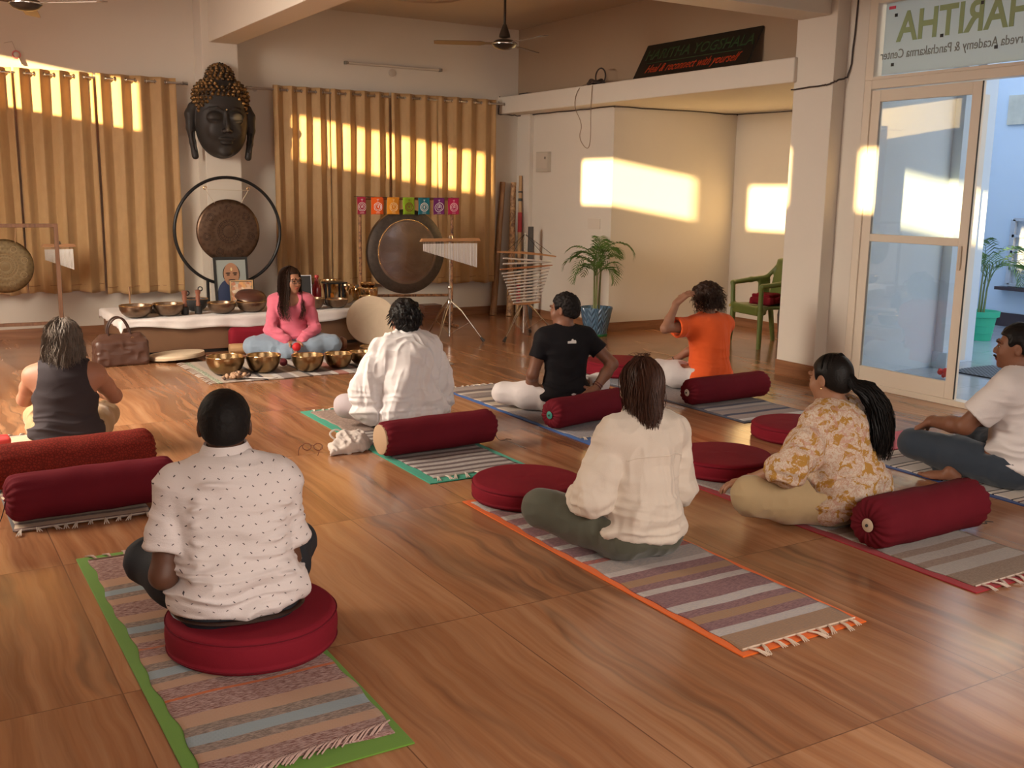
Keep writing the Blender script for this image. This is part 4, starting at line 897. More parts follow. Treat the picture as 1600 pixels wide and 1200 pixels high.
# handbag
o = thing('handbag', 'dark brown leather handbag with two handles and a gold buckle beside the table', 'handbag', (1.655, 9.40, 0), math.radians(4))
g = SDF((-.28, -.13, -.02), (.28, .13, .30), .006); g.rbox((0, 0, .11), (.195, .06, .085), .03, k=0); g.cone((-.15, 0, .255), (.15, 0, .255), .018, .018, .10); g.cut((0, 0, .001), (0, 0, -1))
def dsp(P, N): return .006*vnoise(P, (9, 20, 14), 3)+.004*ridge(P, (16, 16, 26), 5)
link('bag_body', g.mesh('bag_body', 3, dsp), simple((.085, .04, .028), .38, 0, 'dark brown leather', bump=.3, bscale=90, var=.2), o)
for s in (-1, 1): b = B(); tube(b, smooth_path([(-.10, s*.022, .24), (-.11, s*.03, .34), (-.05, s*.035, .42), (.02, s*.035, .42), (.07, s*.03, .34), (.09, s*.022, .24)]), .008, 8); obj('handle', b, simple((.045, .02, .015), .4), o, True)
b = B(); box(b, -.2, .2, -.037, -.029, .205, .228); obj('strap', b, simple((.045, .02, .015), .4), o, bevel=.003)
b = B(); tube(b, [(.09+.022*math.cos(k*PI/6), -.048, .217+.028*math.sin(k*PI/6)) for k in range(12)], .005, 6, closed=True); obj('gold_buckle', b, M_BRIGHT, o, True)
# ------------------------------------------------------------------ yoga mats and woven rugs
def stripe_mat(name, cols, y0, y1, axis=1, period=None):
    "cols: list of (end position in metres from y0, colour, mottling colour or None)"
    t = NT(name); v = t.coord(); c = t.sep(v)[axis]
    wob = t.math('MULTIPLY_ADD', t.noise(v, 5, 2), .008, c)
    pos = t.math('SUBTRACT', wob, y0)
    if period: pos = t.math('FLOORED_MODULO', pos, period); y1 = y0+period
    f = t.math('DIVIDE', pos, y1-y0)
    def rmp(k):
        st = []; p = 0
        for e, a, b_ in cols: st.append((p, a if k == 0 else (b_ or a))); p = min(e/(y1-y0), 1)
        return t.ramp(f, st[:32], 'CONSTANT')
    sc_ = [110, 110, 110]; sc_[axis] = 700
    n1 = t.noise(t.coord(scale=tuple(x/10 for x in sc_)), 4, 3, .7)
    c_ = t.mix(t.ramp(n1, [(.42, (0, 0, 0)), (.60, (1, 1, 1))]), rmp(0), rmp(1))
    t.base(c_); t.pr(rough=.95, spec=.1, sheen=.1)
    s2 = [40, 40, 40]; s2[axis] = 160
    h = t.math('MULTIPLY', t.math('SINE', t.math('MULTIPLY', c, 900)), .5)
    t.bump(t.math('ADD', h, t.noise(t.coord(scale=tuple(x/10 for x in s2)), 6, 3)), .5, .003); return t.m
def mat_pair(x0, x1, y0, y1, col, mlab, cols, rlab, rx0, rx1, ry0, ry1, fr0=True, fr1=True, tcol=(.55, .47, .38), rz=0, seed=0, period=None):
    cx, cy = (x0+x1)/2, (y0+y1)/2; r = random.Random(seed)
    b = B(); nx, ny = 8, 24
    box(b, x0-cx, x1-cx, y0-cy, y1-cy, 0, .006); o = obj('yoga_mat', b, fabric(col, .75, 500, 'yoga mat foam', .1, .06), None, bevel=.003, loc=(cx, cy, 0)); tag(o, mlab, 'yoga mat', 'yoga mats under the woven rugs'); o.rotation_euler.z = rz
    rug = thing('woven_rug', rlab, 'rug', ((rx0+rx1)/2, (ry0+ry1)/2, .0065), rz); W, L = (rx1-rx0), (ry1-ry0); NX, NY = 26, 80; P = []
    for j in range(NY+1):
        for i in range(NX+1):
            x = (i/NX-.5)*W; y = (j/NY-.5)*L; e = abs(i/NX-.5)*2
            x += .006*math.sin(y*9+seed)*(e**4)+.004*math.sin(y*31+seed*2)*(e**6); y += .007*math.sin(x*14+seed)*((abs(j/NY-.5)*2)**8)
            P.append((x, y, .0035+.0015*math.sin(x*17+seed)*math.sin(y*6+seed)))
    F = [(j*(NX+1)+i, j*(NX+1)+i+1, (j+1)*(NX+1)+i+1, (j+1)*(NX+1)+i) for j in range(NY) for i in range(NX)]
    m = stripe_mat('striped woven cotton', cols, -L/2, L/2, 1, period)
    w_ = link('weave', np_mesh('weave', np.array(P), np.array(F)), m, rug); md = w_.modifiers.new('t', 'SOLIDIFY'); md.thickness = .0035; md.offset = -1
    mt = fabric(tcol, .9, name='fringe cotton')
    for on, s in ((fr0, -1), (fr1, 1)):
        if not on: continue
        b = B(); tube(b, [((k/12-.5)*W, s*L/2+.007*math.sin((k/12-.5)*W*14+seed)*s*0, .004+.001*(k % 2)) for k in range(13)], .0035, 5); obj('edge_cord', b, mt, rug)
        n = max(5, int(W/.055))
        for k in range(n):
            b = B(); a = r.uniform(-.5, .5); ln = r.uniform(.045, .075)
            for q in range(3):
                d = (q-1)*.006; tube(b, [(0, 0, .006), (a*ln*.5+d*.6, s*ln*.5, .009), (a*ln+d*1.8, s*ln, .0005)], [.0035, .004, .002], 5)
            q = obj('tassel', b, mt, rug, True); q.location = ((k+.5)/n*W-W/2+r.uniform(-.008, .008), s*L/2, 0)
    return rug
S = lambda *a: list(a)
BE = (.44, .27, .18); BL = (.27, .33, .36); DB = (.16, .12, .10); LB = (.36, .27, .22); PK = (.42, .28, .25); MR = (.16, .06, .05); OR = (.52, .13, .04); WH = (.50, .45, .42); GY = (.28, .26, .26); MV = (.17, .085, .10); MV2 = (.30, .16, .16); TN = (.33, .20, .12)
# seen from its near end (bottom of the photo) to its far end
cg = []; p = 0
for wdt, a, b_ in [(.10, PK, MR), (.05, BE, None), (.045, DB, LB), (.06, BL, None), (.05, DB, LB), (.075, BE, None), (.11, PK, MR), (.015, OR, None), (.07, PK, MR), (.05, BE, None), (.04, DB, LB), (.06, BL, None), (.05, DB, LB), (.06, BE, None), (.06, PK, MR), (.012, OR, (.4, .2, .15)), (.05, PK, MR), (.05, BE, None), (.04, DB, LB), (.055, BL, None), (.05, DB, LB), (.06, BE, None), (.13, PK, MR), (.06, BE, None), (.04, DB, LB), (.05, BL, None), (.05, DB, LB), (.08, BE, None), (.08, PK, MR)]:
    p += wdt; cg.append((p, a, b_))
mat_pair(.56, 1.165, 2.44, 4.46, (.12, .26, .03), 'bright green yoga mat under the nearest striped rug', cg, 'beige, pink and pale blue striped rug under the man in the dotted shirt', .60, 1.145, 2.52, 4.40, False, True, (.40, .27, .22), seed=1)
# its near fringe lies folded back along the edge
b = B(); r = random.Random(9)
for k in range(70):
    u = k/69; x = .60+.545*u; y = 2.515+.045*u*u; a = r.uniform(.6, 1.3)
    tube(b, [(x, y+.012, .016), (x-.022*a, y-.006, .020), (x-.05*a, y-.026*a, .010)], .0028, 4)
tag(obj('fringe', b, fabric((.42, .28, .24), .9), bpy.data.objects['woven_rug']), 'pink brown fringe', kind='stuff')
q = bpy.data.objects['fringe']; q.location = -Vector(bpy.data.objects['woven_rug'].location)
co = []; p = 0
for wdt, a, b_ in [(.115, TN, (.28, .18, .12)), (.06, WH, (.40, .38, .40)), (.055, MV, MV2), (.065, TN, (.34, .19, .10)), (.055, MV, MV2), (.055, WH, (.40, .38, .40)), (.13, MV, MV2), (.05, WH, (.40, .36, .36)), (.05, MV, MV2), (.06, TN, (.34, .19, .10)), (.07, MV, MV2), (.05, WH, (.42, .36, .36)), (.12, GY, (.42, .34, .30)), (.04, (.45, .12, .08), MV), (.06, WH, GY), (.10, MV, MV2), (.05, WH, GY), (.10, MV, MV2), (.05, WH, GY), (.12, MV, MV2), (.06, WH, GY), (.09, MV, MV2), (.06, WH, GY), (.10, MV2, MV), (.08, WH, GY)]:
    p += wdt; co.append((p, a, b_))
mat_pair(2.375, 2.99, 2.395, 4.42, (.72, .13, .01), 'bright orange yoga mat under the purple striped rug', co, 'purple, white and tan striped rug under the woman in olive trousers', 2.405, 2.965, 2.43, 4.38, True, False, (.60, .47, .36), seed=2)
ct = []; p = 0
for k in range(30): wdt = .035 if k % 2 else .045; p += wdt; ct.append((p, (.33, .29, .27) if k % 2 == 0 else (.12, .085, .085), (.45, .41, .38) if k % 2 == 0 else None))
ct.append((2, (.40, .30, .24), (.16, .10, .09)))
mat_pair(2.375, 3.04, 4.78, 6.83, (.03, .30, .20), 'teal green yoga mat under the grey and brown striped rug', ct, 'grey and brown striped rug under the woman in the white shirt', 2.43, 3.00, 4.86, 6.76, True, True, (.60, .52, .44), seed=3)
cb = []; p = 0
for wdt, a, b_ in [(.9, (.22, .20, .22), (.35, .31, .30)), (.15, (.45, .38, .32), None), (.08, (.14, .11, .11), None), (.12, (.48, .40, .32), None), (.07, (.13, .10, .10), None), (.09, (.50, .40, .31), None), (.06, (.18, .14, .13), None), (.12, (.30, .24, .22), (.2, .16, .15)), (.06, (.50, .44, .38), None), (.08, (.14, .10, .10), None), (.1, (.35, .28, .25), None), (.3, (.25, .2, .18), None)]:
    p += wdt; cb.append((p, a, b_))
mat_pair(3.64, 4.29, 5.0, 7.15, (.02, .10, .34), 'royal blue yoga mat under the woman in the black T-shirt', cb, 'brown and cream striped rug under the woman in the black T-shirt', 3.67, 4.24, 5.25, 7.10, True, True, (.58, .5, .42), seed=4)
cr = []; p = 0
for wdt, a, b_ in [(.14, (.24, .17, .12), (.3, .22, .17)), (.09, (.42, .38, .34), (.36, .33, .31)), (.055, (.25, .18, .14), (.33, .25, .2)), (.07, (.43, .39, .35), (.36, .33, .31)), (.055, (.25, .18, .14), (.33, .25, .2)), (.16, (.42, .37, .33), (.36, .31, .29)), (.06, (.26, .19, .15), (.33, .25, .2)), (.09, (.43, .39, .35), None), (.06, (.26, .19, .15), (.33, .25, .2)), (.12, (.43, .39, .35), (.36, .33, .3)), (.05, (.28, .2, .16), None), (.1, (.42, .36, .31), None), (.1, (.3, .25, .22), (.42, .36, .33)), (.1, (.44, .4, .36), None), (.1, (.3, .26, .24), (.42, .36, .33)), (.1, (.44, .4, .38), None), (.1, (.3, .26, .25), (.4, .36, .34)), (.6, (.42, .38, .36), (.28, .24, .24))]:
    p += wdt; cr.append((p, a, b_))
mat_pair(3.60, 4.22, 2.37, 4.50, (.36, .02, .03), 'dark red yoga mat under the taupe striped rug', cr, 'taupe and cream striped rug under the woman in the floral blouse', 3.65, 4.22, 2.41, 4.42, True, False, (.60, .5, .42), seed=5)
c5 = []; p = 0
for wdt, a, b_ in [(.07, (.55, .53, .53), None), (.05, (.28, .22, .22), (.34, .28, .26)), (.06, (.34, .27, .25), None), (.045, (.05, .055, .10), None), (.10, (.33, .26, .24), (.26, .22, .22)), (.05, (.22, .2, .22), None), (.06, (.42, .37, .35), None), (.05, (.10, .10, .15), None), (1, (.24, .21, .22), (.36, .32, .3)), (.6, (.12, .15, .2), (.3, .3, .32))]:
    p += wdt; c5.append((p, a, b_))
mat_pair(4.955, 5.63, 5.12, 7.2, (.05, .055, .09), 'dark navy yoga mat under the man in the orange T-shirt', c5, 'grey rug with a navy stripe under the man in the orange T-shirt', 4.985, 5.62, 5.14, 7.15, False, True, (.5, .45, .4), seed=6)
c6 = []; p = 0; IV = (.58, .52, .46); LG = (.40, .37, .35); BK = (.03, .025, .03)
for k in range(2):
    for wdt, a, b_ in ((.10, IV, None), (.012, BK, None), (.03, IV, None), (.012, BK, None)) if k % 2 == 0 else ((.10, LG, None), (.012, (.10, .03, .04), None), (.03, IV, None), (.012, BK, None)):
        p += wdt; c6.append((p, a, b_))
mat_pair(4.875, 5.50, 2.15, 4.10, (.02, .055, .20), 'dark blue yoga mat under the ivory rug at the right edge', c6, 'ivory rug with thin black lines under the man in the white T-shirt', 4.905, 5.50, 2.17, 4.08, False, False, (.6, .5, .45), seed=7, period=p)
b = B(); box(b, -.30, .30, -.20, .13, 0, .006); q = obj('yoga_mat', b, fabric((.62, .05, .12), .7, 500), None, bevel=.003, loc=(5.56, 4.32, 0)); tag(q, 'bright pink yoga mat corner showing beyond the ivory rug by the glass door', 'yoga mat')
c7 = []; p = 0
for k in range(24): wdt = .05 if k % 2 else .035; p += wdt; c7.append((p, (.50, .38, .27) if k % 2 else (.14, .10, .10), (.55, .45, .36) if k % 2 else (.3, .2, .17)))
c7.append((2, (.5, .38, .27), None))
mat_pair(.37, .98, 4.97, 6.95, (.10, .09, .09), 'dark grey yoga mat under the rug at the left edge', c7, 'tan and dark striped rug under the two bolsters at the left edge', .38, .97, 4.95, 6.90, True, True, (.55, .48, .42), seed=8)
# teacher's rug: stripes across its length, which runs left to right
c8 = []; p = 0
for wdt, a, b_ in [(.05, (.09, .16, .07), (.5, .45, .38)), (.05, (.42, .33, .26), None), (.14, (.36, .29, .24), (.3, .24, .2)), (.04, WH, None), (.10, (.24, .19, .17), (.3, .25, .22)), (.03, BK, None), (.09, (.44, .36, .29), None), (.05, WH, None), (.10, (.22, .18, .17), (.3, .25, .24)), (.03, WH, None), (.09, (.38, .29, .23), None), (.04, (.10, .08, .08), None), (.06, WH, None), (.10, (.26, .21, .2), None), (.05, WH, None), (.10, (.36, .13, .11), (.4, .18, .14)), (.06, WH, None), (.09, (.25, .21, .2), None), (.04, BK, None), (.08, (.42, .35, .29), None), (.05, WH, None), (.09, (.24, .2, .19), (.3, .26, .25)), (.05, (.45, .36, .28), None), (.04, (.12, .1, .1), None), (.08, (.42, .34, .27), None), (.3, (.36, .3, .25), (.25, .2, .18))]:
    p += wdt; c8.append((p, a, b_))
rug = thing('woven_rug', 'long striped rug under the brass bowls and the seated woman in pink', 'rug', (3.22, 8.68, .002))
W, L = 2.14, 1.10; NX, NY = 90, 30
P = [((i/NX-.5)*W+.006*math.sin(j), (j/NY-.5)*L+.012*math.sin(i*.23)*(abs(j/NY-.5)*2)**4, .005+.0025*math.sin(i*.31)*math.sin(j*.5)) for j in range(NY+1) for i in range(NX+1)]
F = [(j*(NX+1)+i, j*(NX+1)+i+1, (j+1)*(NX+1)+i+1, (j+1)*(NX+1)+i) for j in range(NY) for i in range(NX)]
w_ = link('weave', np_mesh('weave', np.array(P), np.array(F)), stripe_mat('striped woven cotton', c8, -W/2, W/2, 0), rug); md = w_.modifiers.new('t', 'SOLIDIFY'); md.thickness = .004; md.offset = -1
r = random.Random(4)
for k in range(22):
    b = B(); a = r.uniform(-.6, .6)
    for q in range(3): tube(b, [(0, 0, .006), (-.03, a*.02+(q-1)*.004, .008), (-.065, a*.05+(q-1)*.01, .001)], [.0035, .0035, .002], 4)
    q = obj('tassel', b, fabric((.45, .38, .32), .9), rug, True); q.location = (-W/2, (k+.5)/22*L-L/2, 0)
# ------------------------------------------------------------------ cushions and bolsters
t = NT('crimson cotton'); v = t.coord(); t.base(t.mix(t.noise(v, 4, 4, .6), (.16, .009, .018), (.23, .014, .026))); t.pr(rough=.85, spec=.12)
t.bump(t.math('ADD', t.noise(v, 320, 2), t.math('MULTIPLY', t.noise(v, 9, 3, .6, .6), 4)), .3, .003); M_CRIM = t.m
t = NT('maroon cotton'); v = t.coord(); t.base(t.mix(t.noise(v, 4, 4, .6), (.105, .008, .014), (.155, .012, .022))); t.pr(rough=.85, spec=.12)
t.bump(t.math('ADD', t.noise(v, 320, 2), t.math('MULTIPLY', t.noise(v, 9, 3, .6, .6), 4)), .3, .003); M_MAR = t.m
GC = 'round crimson floor cushions'
def cushion(x, y, z, r, h, label, squash=0, sq_at=(0, 0)):
    o = thing('floor_cushion', label, 'cushion', (x, y, z), random.uniform(0, 6), GC); n = 72; prof = []
    for k in range(9): a = -PI/2+PI*k/8*.5; prof.append((r-.022+.022*math.cos(a), .022+.022*math.sin(a)))
    for k in range(7): u = k/6; prof.append((r+.004*math.sin(PI*u), .022+(h-.044)*u))
    for k in range(9): a = PI/2*k/8; prof.append((r-.022+.022*math.cos(a), h-.022+.022*math.sin(a)))
    for k in range(1, 13): u = 1-k/12; prof.append(((r-.022)*u, h+.006*(1-u*u)))
    P = []; F = []; P.append((0, 0, 0))
    for q, (rr, z_) in enumerate(prof[:-1]):
        for k in range(n):
            a = 2*PI*k/n; w = 1+.006*math.sin(a*3+x)+.004*math.sin(a*7+y); zz = z_
            px, py = rr*w*math.cos(a), rr*w*math.sin(a)
            if squash and z_ > .03:
                d = math.hypot(px-sq_at[0], py-sq_at[1]); zz = z_-squash*math.exp(-(d/.2)**4)*(z_/h)
            P.append((px, py, zz+.0012*math.sin(a*3+rr*9)*(z_ > .05)))
    m = len(prof)-1; P.append((0, 0, h+.006-(squash if squash else 0)))
    for q in range(m-1):
        for k in range(n): F.append((1+q*n+k, 1+q*n+(k+1) % n, 1+(q+1)*n+(k+1) % n, 1+(q+1)*n+k))
    me = bpy.data.meshes.new('cushion_body'); me.from_pydata(P, [], F+[(0, 1+(k+1) % n, 1+k) for k in range(n)]+[(1+(m-1)*n+k, 1+(m-1)*n+(k+1) % n, 1+m*n) for k in range(n)]); link('cushion_body', me, M_CRIM, o)
    b = B(); ww = lambda a: 1+.006*math.sin(a*3+x)+.004*math.sin(a*7+y)
    for zz in (h-.016, .016): tube(b, [((r+.001)*ww(k*PI/36)*math.cos(k*PI/36), (r+.001)*ww(k*PI/36)*math.sin(k*PI/36), zz-(squash*math.exp(-(math.hypot(r*math.cos(k*PI/36)-sq_at[0], r*math.sin(k*PI/36)-sq_at[1])/.2)**4) if squash and zz > .03 else 0)) for k in range(72)], .0022, 4, closed=True)
    obj('piped_seam', b, M_MAR, o, True); return o
cushion(.965, 3.31, .011, .285, .125, 'round crimson cushion the man in the dotted shirt sits on')
cushion(2.70, 4.32, .011, .285, .10, 'round crimson cushion beyond the olive-trousered knee on the purple rug')
cushion(3.95, 4.24, .011, .285, .10, 'round crimson cushion at the hand of the woman in the floral blouse')
cushion(4.97, 4.66, .0, .285, .10, 'round crimson cushion on bare floor behind the floral blouse shoulder')
cushion(5.32, 7.08, .011, .285, .12, 'farthest round red cushion, beside the elbow of the black T-shirt')
def bolster(x, y, z, L, r, rz, label, mat, capm=None, tagc=None, cord=1, sag=.0):
    o = thing('bolster', label, 'bolster', (x, y, z+r), rz, 'maroon yoga bolsters'); n, m = 64, 60; P = []; se = x*3+y
    for j in range(m+1):
        u = j/m; s = (u-.5)*L; e = min(u, 1-u)*L          # distance from the end
        k_ = 1 if e > .06 else (.80+.20*math.sqrt(max(0, 1-((.06-e)/.06)**2)))
        for i in range(n):
            a = 2*PI*i/n; puck = .05*math.exp(-e/.05)*math.sin(a*17+se)+.02*math.exp(-e/.11)*math.sin(a*9+se*2)
            rr = r*(k_+puck+.012*math.sin(u*9+a*2+se)+.010*math.sin(u*23+a*3))
            py, pz = rr*math.cos(a), rr*math.sin(a)
            if pz < -r*.90: pz = -r*.90-(pz+r*.90)*-.25
            P.append((s+.004*math.sin(a*3), py, pz+sag*math.cos((u-.5)*6)*1.0-(.0 if not sag else sag)))
    F = [(j*n+i, j*n+(i+1) % n, (j+1)*n+(i+1) % n, (j+1)*n+i) for j in range(m) for i in range(n)]
    # gathered ends
    for side, base, sgn in ((0, 0, -1), (1, m*n, 1)):
        prev = base
        for q, f in enumerate((.72, .45, .22, .08)):
            st = len(P)
            for i in range(n):
                p0 = P[base+i]; a = 2*PI*i/n; P.append((sgn*(L/2+.012*(q+1)**.5*(1 if not capm else .1)-.004*q*q*(0 if capm else 1)+(.006*math.sin(a*17+se)*f if not capm else 0)), p0[1]*f, p0[2]*f))
            for i in range(n):
                qd = (prev+i, prev+(i+1) % n, st+(i+1) % n, st+i); F.append(qd if side else qd[::-1])
            prev = st
        c = len(P); P.append((sgn*(L/2+.004), 0, 0)); 
        for i in range(n): F.append((prev+i, prev+(i+1) % n, c, c))
    P = np.array(P); P[:, 2] = np.maximum(P[:, 2], -r+.0)
    me = bpy.data.meshes.new('bolster_body'); me.from_pydata([tuple(p) for p in P], [], [tuple(dict.fromkeys(f)) for f in F]); q = link('bolster_body', me, mat, o)
    if capm:
        b = B(); lathe(b, [(0, .004), (r*.78, .004), (r*.84, 0), (r*.84, -.01)], 40, T(-L/2-.004, 0, 0) @ Ry(-PI/2)); obj('end_cap', b, capm, o, True)
    if tagc:
        b = B(); lathe(b, [(0, .003), (r*.20, .003), (r*.26, 0)], 24, T(-L/2-.020, -.01, .0) @ Ry(-PI/2)); obj('round_patch', b, tagc, o, True)
        b = B(); ball(b, (-L/2-.026, -.01, 0), .007, 8); obj('toggle', b, M_BLK, o, True)
    if cord:
        s = cord; b = B(); tube(b, smooth_path([(s*(L/2+.01), 0, 0), (s*(L/2+.03), -.01, -r*.6), (s*(L/2+.05), -.02, -r+.004), (s*(L/2+.09), -.03, -r+.003)]), .0022, 5); tube(b, smooth_path([(s*(L/2+.09), -.03, -r+.003), (s*(L/2+.11), .0, -r+.003), (s*(L/2+.14), -.03, -r+.003)]), .0022, 5); obj('drawstring', b, M_BLK, o)
    return o
t = NT('brick red quilted cotton'); v = t.coord(); ck = t.new('TexVoronoi'); t.l.new(v, ck.inputs['Vector']); ck.inputs['Scale'].default_value = 70; ck.feature = 'DISTANCE_TO_EDGE'
t.base(t.mix(t.ramp(ck.outputs['Distance'], [(.05, (0, 0, 0)), (.2, (1, 1, 1))]), (.12, .015, .010), (.20, .022, .014))); t.pr(rough=.85, spec=.12); t.bump(ck.outputs['Distance'], .4, .003); M_BRICK = t.m
bolster(.735, 5.70, .012, .80, .118, math.radians(4), 'brick red patterned bolster directly behind the grey-haired person', M_BRICK, cord=0)
bolster(.74, 5.10, .012, .74, .112, math.radians(2), 'smooth maroon bolster at the left edge, nearer of the two on the tan rug', M_MAR, cord=-1)
bolster(2.735, 5.41, .012, .76, .105, math.radians(3), 'maroon bolster with a beige end behind the person in the white shirt', M_MAR, simple((.42, .28, .17), .8, 0, 'beige cap', bump=.2))
bolster(3.98, 5.61, .012, .72, .10, math.radians(12), 'maroon bolster with a green patch behind the black T-shirt', M_MAR, tagc=simple((.02, .17, .13), .7))
bolster(5.35, 5.74, .012, .78, .10, math.radians(2), 'maroon bolster with a small white patch behind the orange T-shirt', M_MAR, tagc=simple((.6, .55, .5), .7))
bolster(3.965, 2.92, .012, .72, .118, math.radians(0), 'nearest maroon bolster with a beige end patch, behind the floral blouse', M_MAR, tagc=simple((.60, .48, .36), .7))
o = thing('backrest_cushion', 'dark red cushion on the floor between the woman in pink and the table', 'cushion', (2.93, 9.62, 0), math.radians(-8))
g = SDF((-.32, -.12, -.02), (.32, .12, .3), .008); g.rbox((0, 0, .125), (.21, .03, .075), .045, k=0); link('cushion_body', g.mesh('cushion_body', 3, lambda P, N: .006*vnoise(P, 9, 2)), M_CRIM, o)
# ------------------------------------------------------------------ spectacles, cloth bag
o = thing('spectacles', 'folded-out pair of brown spectacles on the bare floor beside the white cloth bag', 'spectacles', (2.075, 5.76, 0), math.radians(150)); MF = simple((.12, .03, .02), .25, 0, 'tortoise plastic')
for s in (-1, 1):
    b = B(); tube(b, [(s*.034+.026*math.cos(k*PI/12), 0, .024+.021*math.sin(k*PI/12)) for k in range(24)], .0024, 6, closed=True); obj('rim', b, MF, o, True)
    b = B(); tube(b, [(s*.062, 0, .034), (s*.064, .08, .036), (s*.060, .13, .026), (s*.056, .145, .008)], .0022, 6); obj('temple_arm', b, MF, o, True)
b = B(); tube(b, [(-.010, 0, .030), (0, 0, .034), (.010, 0, .030)], .0022, 6); obj('nose_bridge', b, MF, o)
g = SDF((-.20, -.16, -.02), (.20, .16, .16), .006)
g.ell((0, 0, .03), (.12, .08, .05), k=0); g.ell((.05, .02, .06), (.07, .05, .04), k=.02); g.cone((-.05, -.02, .03), (-.15, -.06, .012), .035, .012, .03); g.cone((.06, -.01, .03), (.15, .05, .02), .04, .02, .03); g.ell((-.02, .03, .07), (.05, .04, .035), k=.02); g.cut((0, 0, 0), (0, 0, -1))
o = thing('cloth_bag', 'crumpled white cloth bag on the floor by the green mat edge', 'cloth bag', (2.27, 5.66, 0), .1)
link('bag_body', g.mesh('bag_body', 1, lambda P, N: .016*ridge(P, (22, 22, 18), 3)*(P[:, 2] > .006)+.008*ridge(P, 45, 5)*(P[:, 2] > .006)), fabric((.62, .55, .50), .9, name='white cloth'), o)
b = B(); tube(b, smooth_path([(-.06, .05, .06), (-.10, .08, .10), (-.04, .09, .125), (0, .06, .09)]), .006, 6); obj('strap', b, fabric((.62, .55, .50), .9), o, True)
# ------------------------------------------------------------------ palms
def frond(b, base, yaw, L, rise, droop, width, n=16, seed=0):
    r = random.Random(seed); pts = []; d = Vector((math.cos(yaw), math.sin(yaw), 0)); p = Vector(base); el = rise
    for k in range(n+1):
        pts.append(p.copy()); p = p+(d*math.cos(el)+Vector((0, 0, 1))*math.sin(el))*L/n; el -= droop/n*(1+.8*k/n)
    tube(b, pts, [.0045*(1-.8*k/n) for k in range(n+1)], 5)
    for k in range(3, n+1):
        u = k/n; t_ = (pts[k]-pts[k-1]).normalized(); side = t_.cross(Vector((0, 0, 1))).normalized(); ln = width*math.sin(PI*min(.97, .25+.72*u))**.6*r.uniform(.85, 1.1)
        for s in (-1, 1):
            dr = (side*s*.75+t_*.75+Vector((0, 0, .18))).normalized(); q = pts[k]; m1 = q+dr*ln*.5+Vector((0, 0, -.01)); e = q+dr*ln+Vector((0, 0, -.35*ln*r.uniform(.6, 1.5))); wv = t_*.009
            vs = [b.verts.new(x) for x in (q-wv*.3, q+wv*.3, m1+wv, e, m1-wv)]; b.faces.new(vs)
M_LEAF = simple((.075, .15, .025), .5, 0, 'palm leaf', var=.4); M_STEM = simple((.20, .22, .08), .5, 0, 'palm stem', var=.3)
def palm(name, label, loc, pot, h_stem, n, L, seed, wid=.16, lean=0, Lf=1):
    o = thing(name, label, 'potted palm', loc); pot(o); r = random.Random(seed); z0 = .30
    for k in range(3):
        b = B(); a = k*2.1+seed; tube(b, [(.03*math.cos(a), .03*math.sin(a), z0-.04), (.035*math.cos(a)+lean*.3, .035*math.sin(a), z0+h_stem*.5), (.05*math.cos(a)+lean, .05*math.sin(a), z0+h_stem)], [.013, .010, .006], 8); obj('stem', b, M_STEM, o, True)
    for k in range(n):
        b = B(); a = k*2.399+seed; s = k % 3; zb = z0+h_stem*r.uniform(.55, 1.0); frond(b, (.03*math.cos(s*2.1+seed)+lean*.8, .03*math.sin(s*2.1+seed), zb), a, L*r.uniform(.75, 1.15), r.uniform(1.0, 1.45), r.uniform(1.3, 2.4), wid, seed=seed*31+k); obj('frond', b, M_LEAF, o)
    return o
def pot_blue(o):
    t = NT('glazed blue ceramic'); v = t.coord(); X, Y, Z = t.sep(v)[:3]; a = t.math('ARCTAN2', Y, X)
    zz = t.math('PINGPONG', t.math('MULTIPLY', a, 2.2), .5); h = t.math('SINE', t.math('MULTIPLY', t.math('ADD', Z, t.math('MULTIPLY', zz, .13)), 85))
    t.base(t.mix(t.noise(v, 8, 4), (.07, .14, .23), (.12, .22, .33))); t.pr(rough=.18); t.bump(h, .6, .012)
    b = B(); lathe(b, [(0, 0), (.115, 0), (.12, .01), (.175, .28), (.18, .30), (.18, .315), (.168, .315), (.16, .28), (0, .275)], 48, cap0=False); obj('pot', b, t.m, o, True)
    b = B(); lathe(b, [(.122, 0), (.128, .004), (.13, .02), (.121, .022)], 40, cap0=False, cap1=False); obj('green_base', b, simple((.03, .25, .08), .5), o, True)
    b = B(); lathe(b, [(0, .278), (.158, .278), (.158, .274)], 24); obj('soil', b, simple((.05, .03, .02), .95), o)
palm('potted_palm', 'small palm in a blue zigzag ceramic pot in the corner by the white wall', (6.60, 9.20, 0), pot_blue, .56, 20, .50, 4, .15)
def pot_green(o):
    b = B(); lathe(b, [(0, 0), (.13, 0), (.17, .26), (.20, .27), (.205, .33), (.19, .33), (.165, .27), (0, .26)], 40, cap0=False)
    for z_, rr in ((.09, .147), (.17, .159)): tube(b, [(rr*math.cos(k*PI/20), rr*math.sin(k*PI/20), z_) for k in range(40)], .004, 5, closed=True)
    obj('pot', b, simple((.05, .52, .30), .4, 0, 'green plastic'), o, True)
    b = B(); lathe(b, [(0, .265), (.165, .265), (.165, .262)], 24); obj('soil', b, simple((.05, .03, .02), .95), o)
palm('potted_palm', 'palm in a bright green plastic pot outside the glass door', (10.55, 7.25, -.03), pot_green, .55, 11, .85, 9, .26, .05)
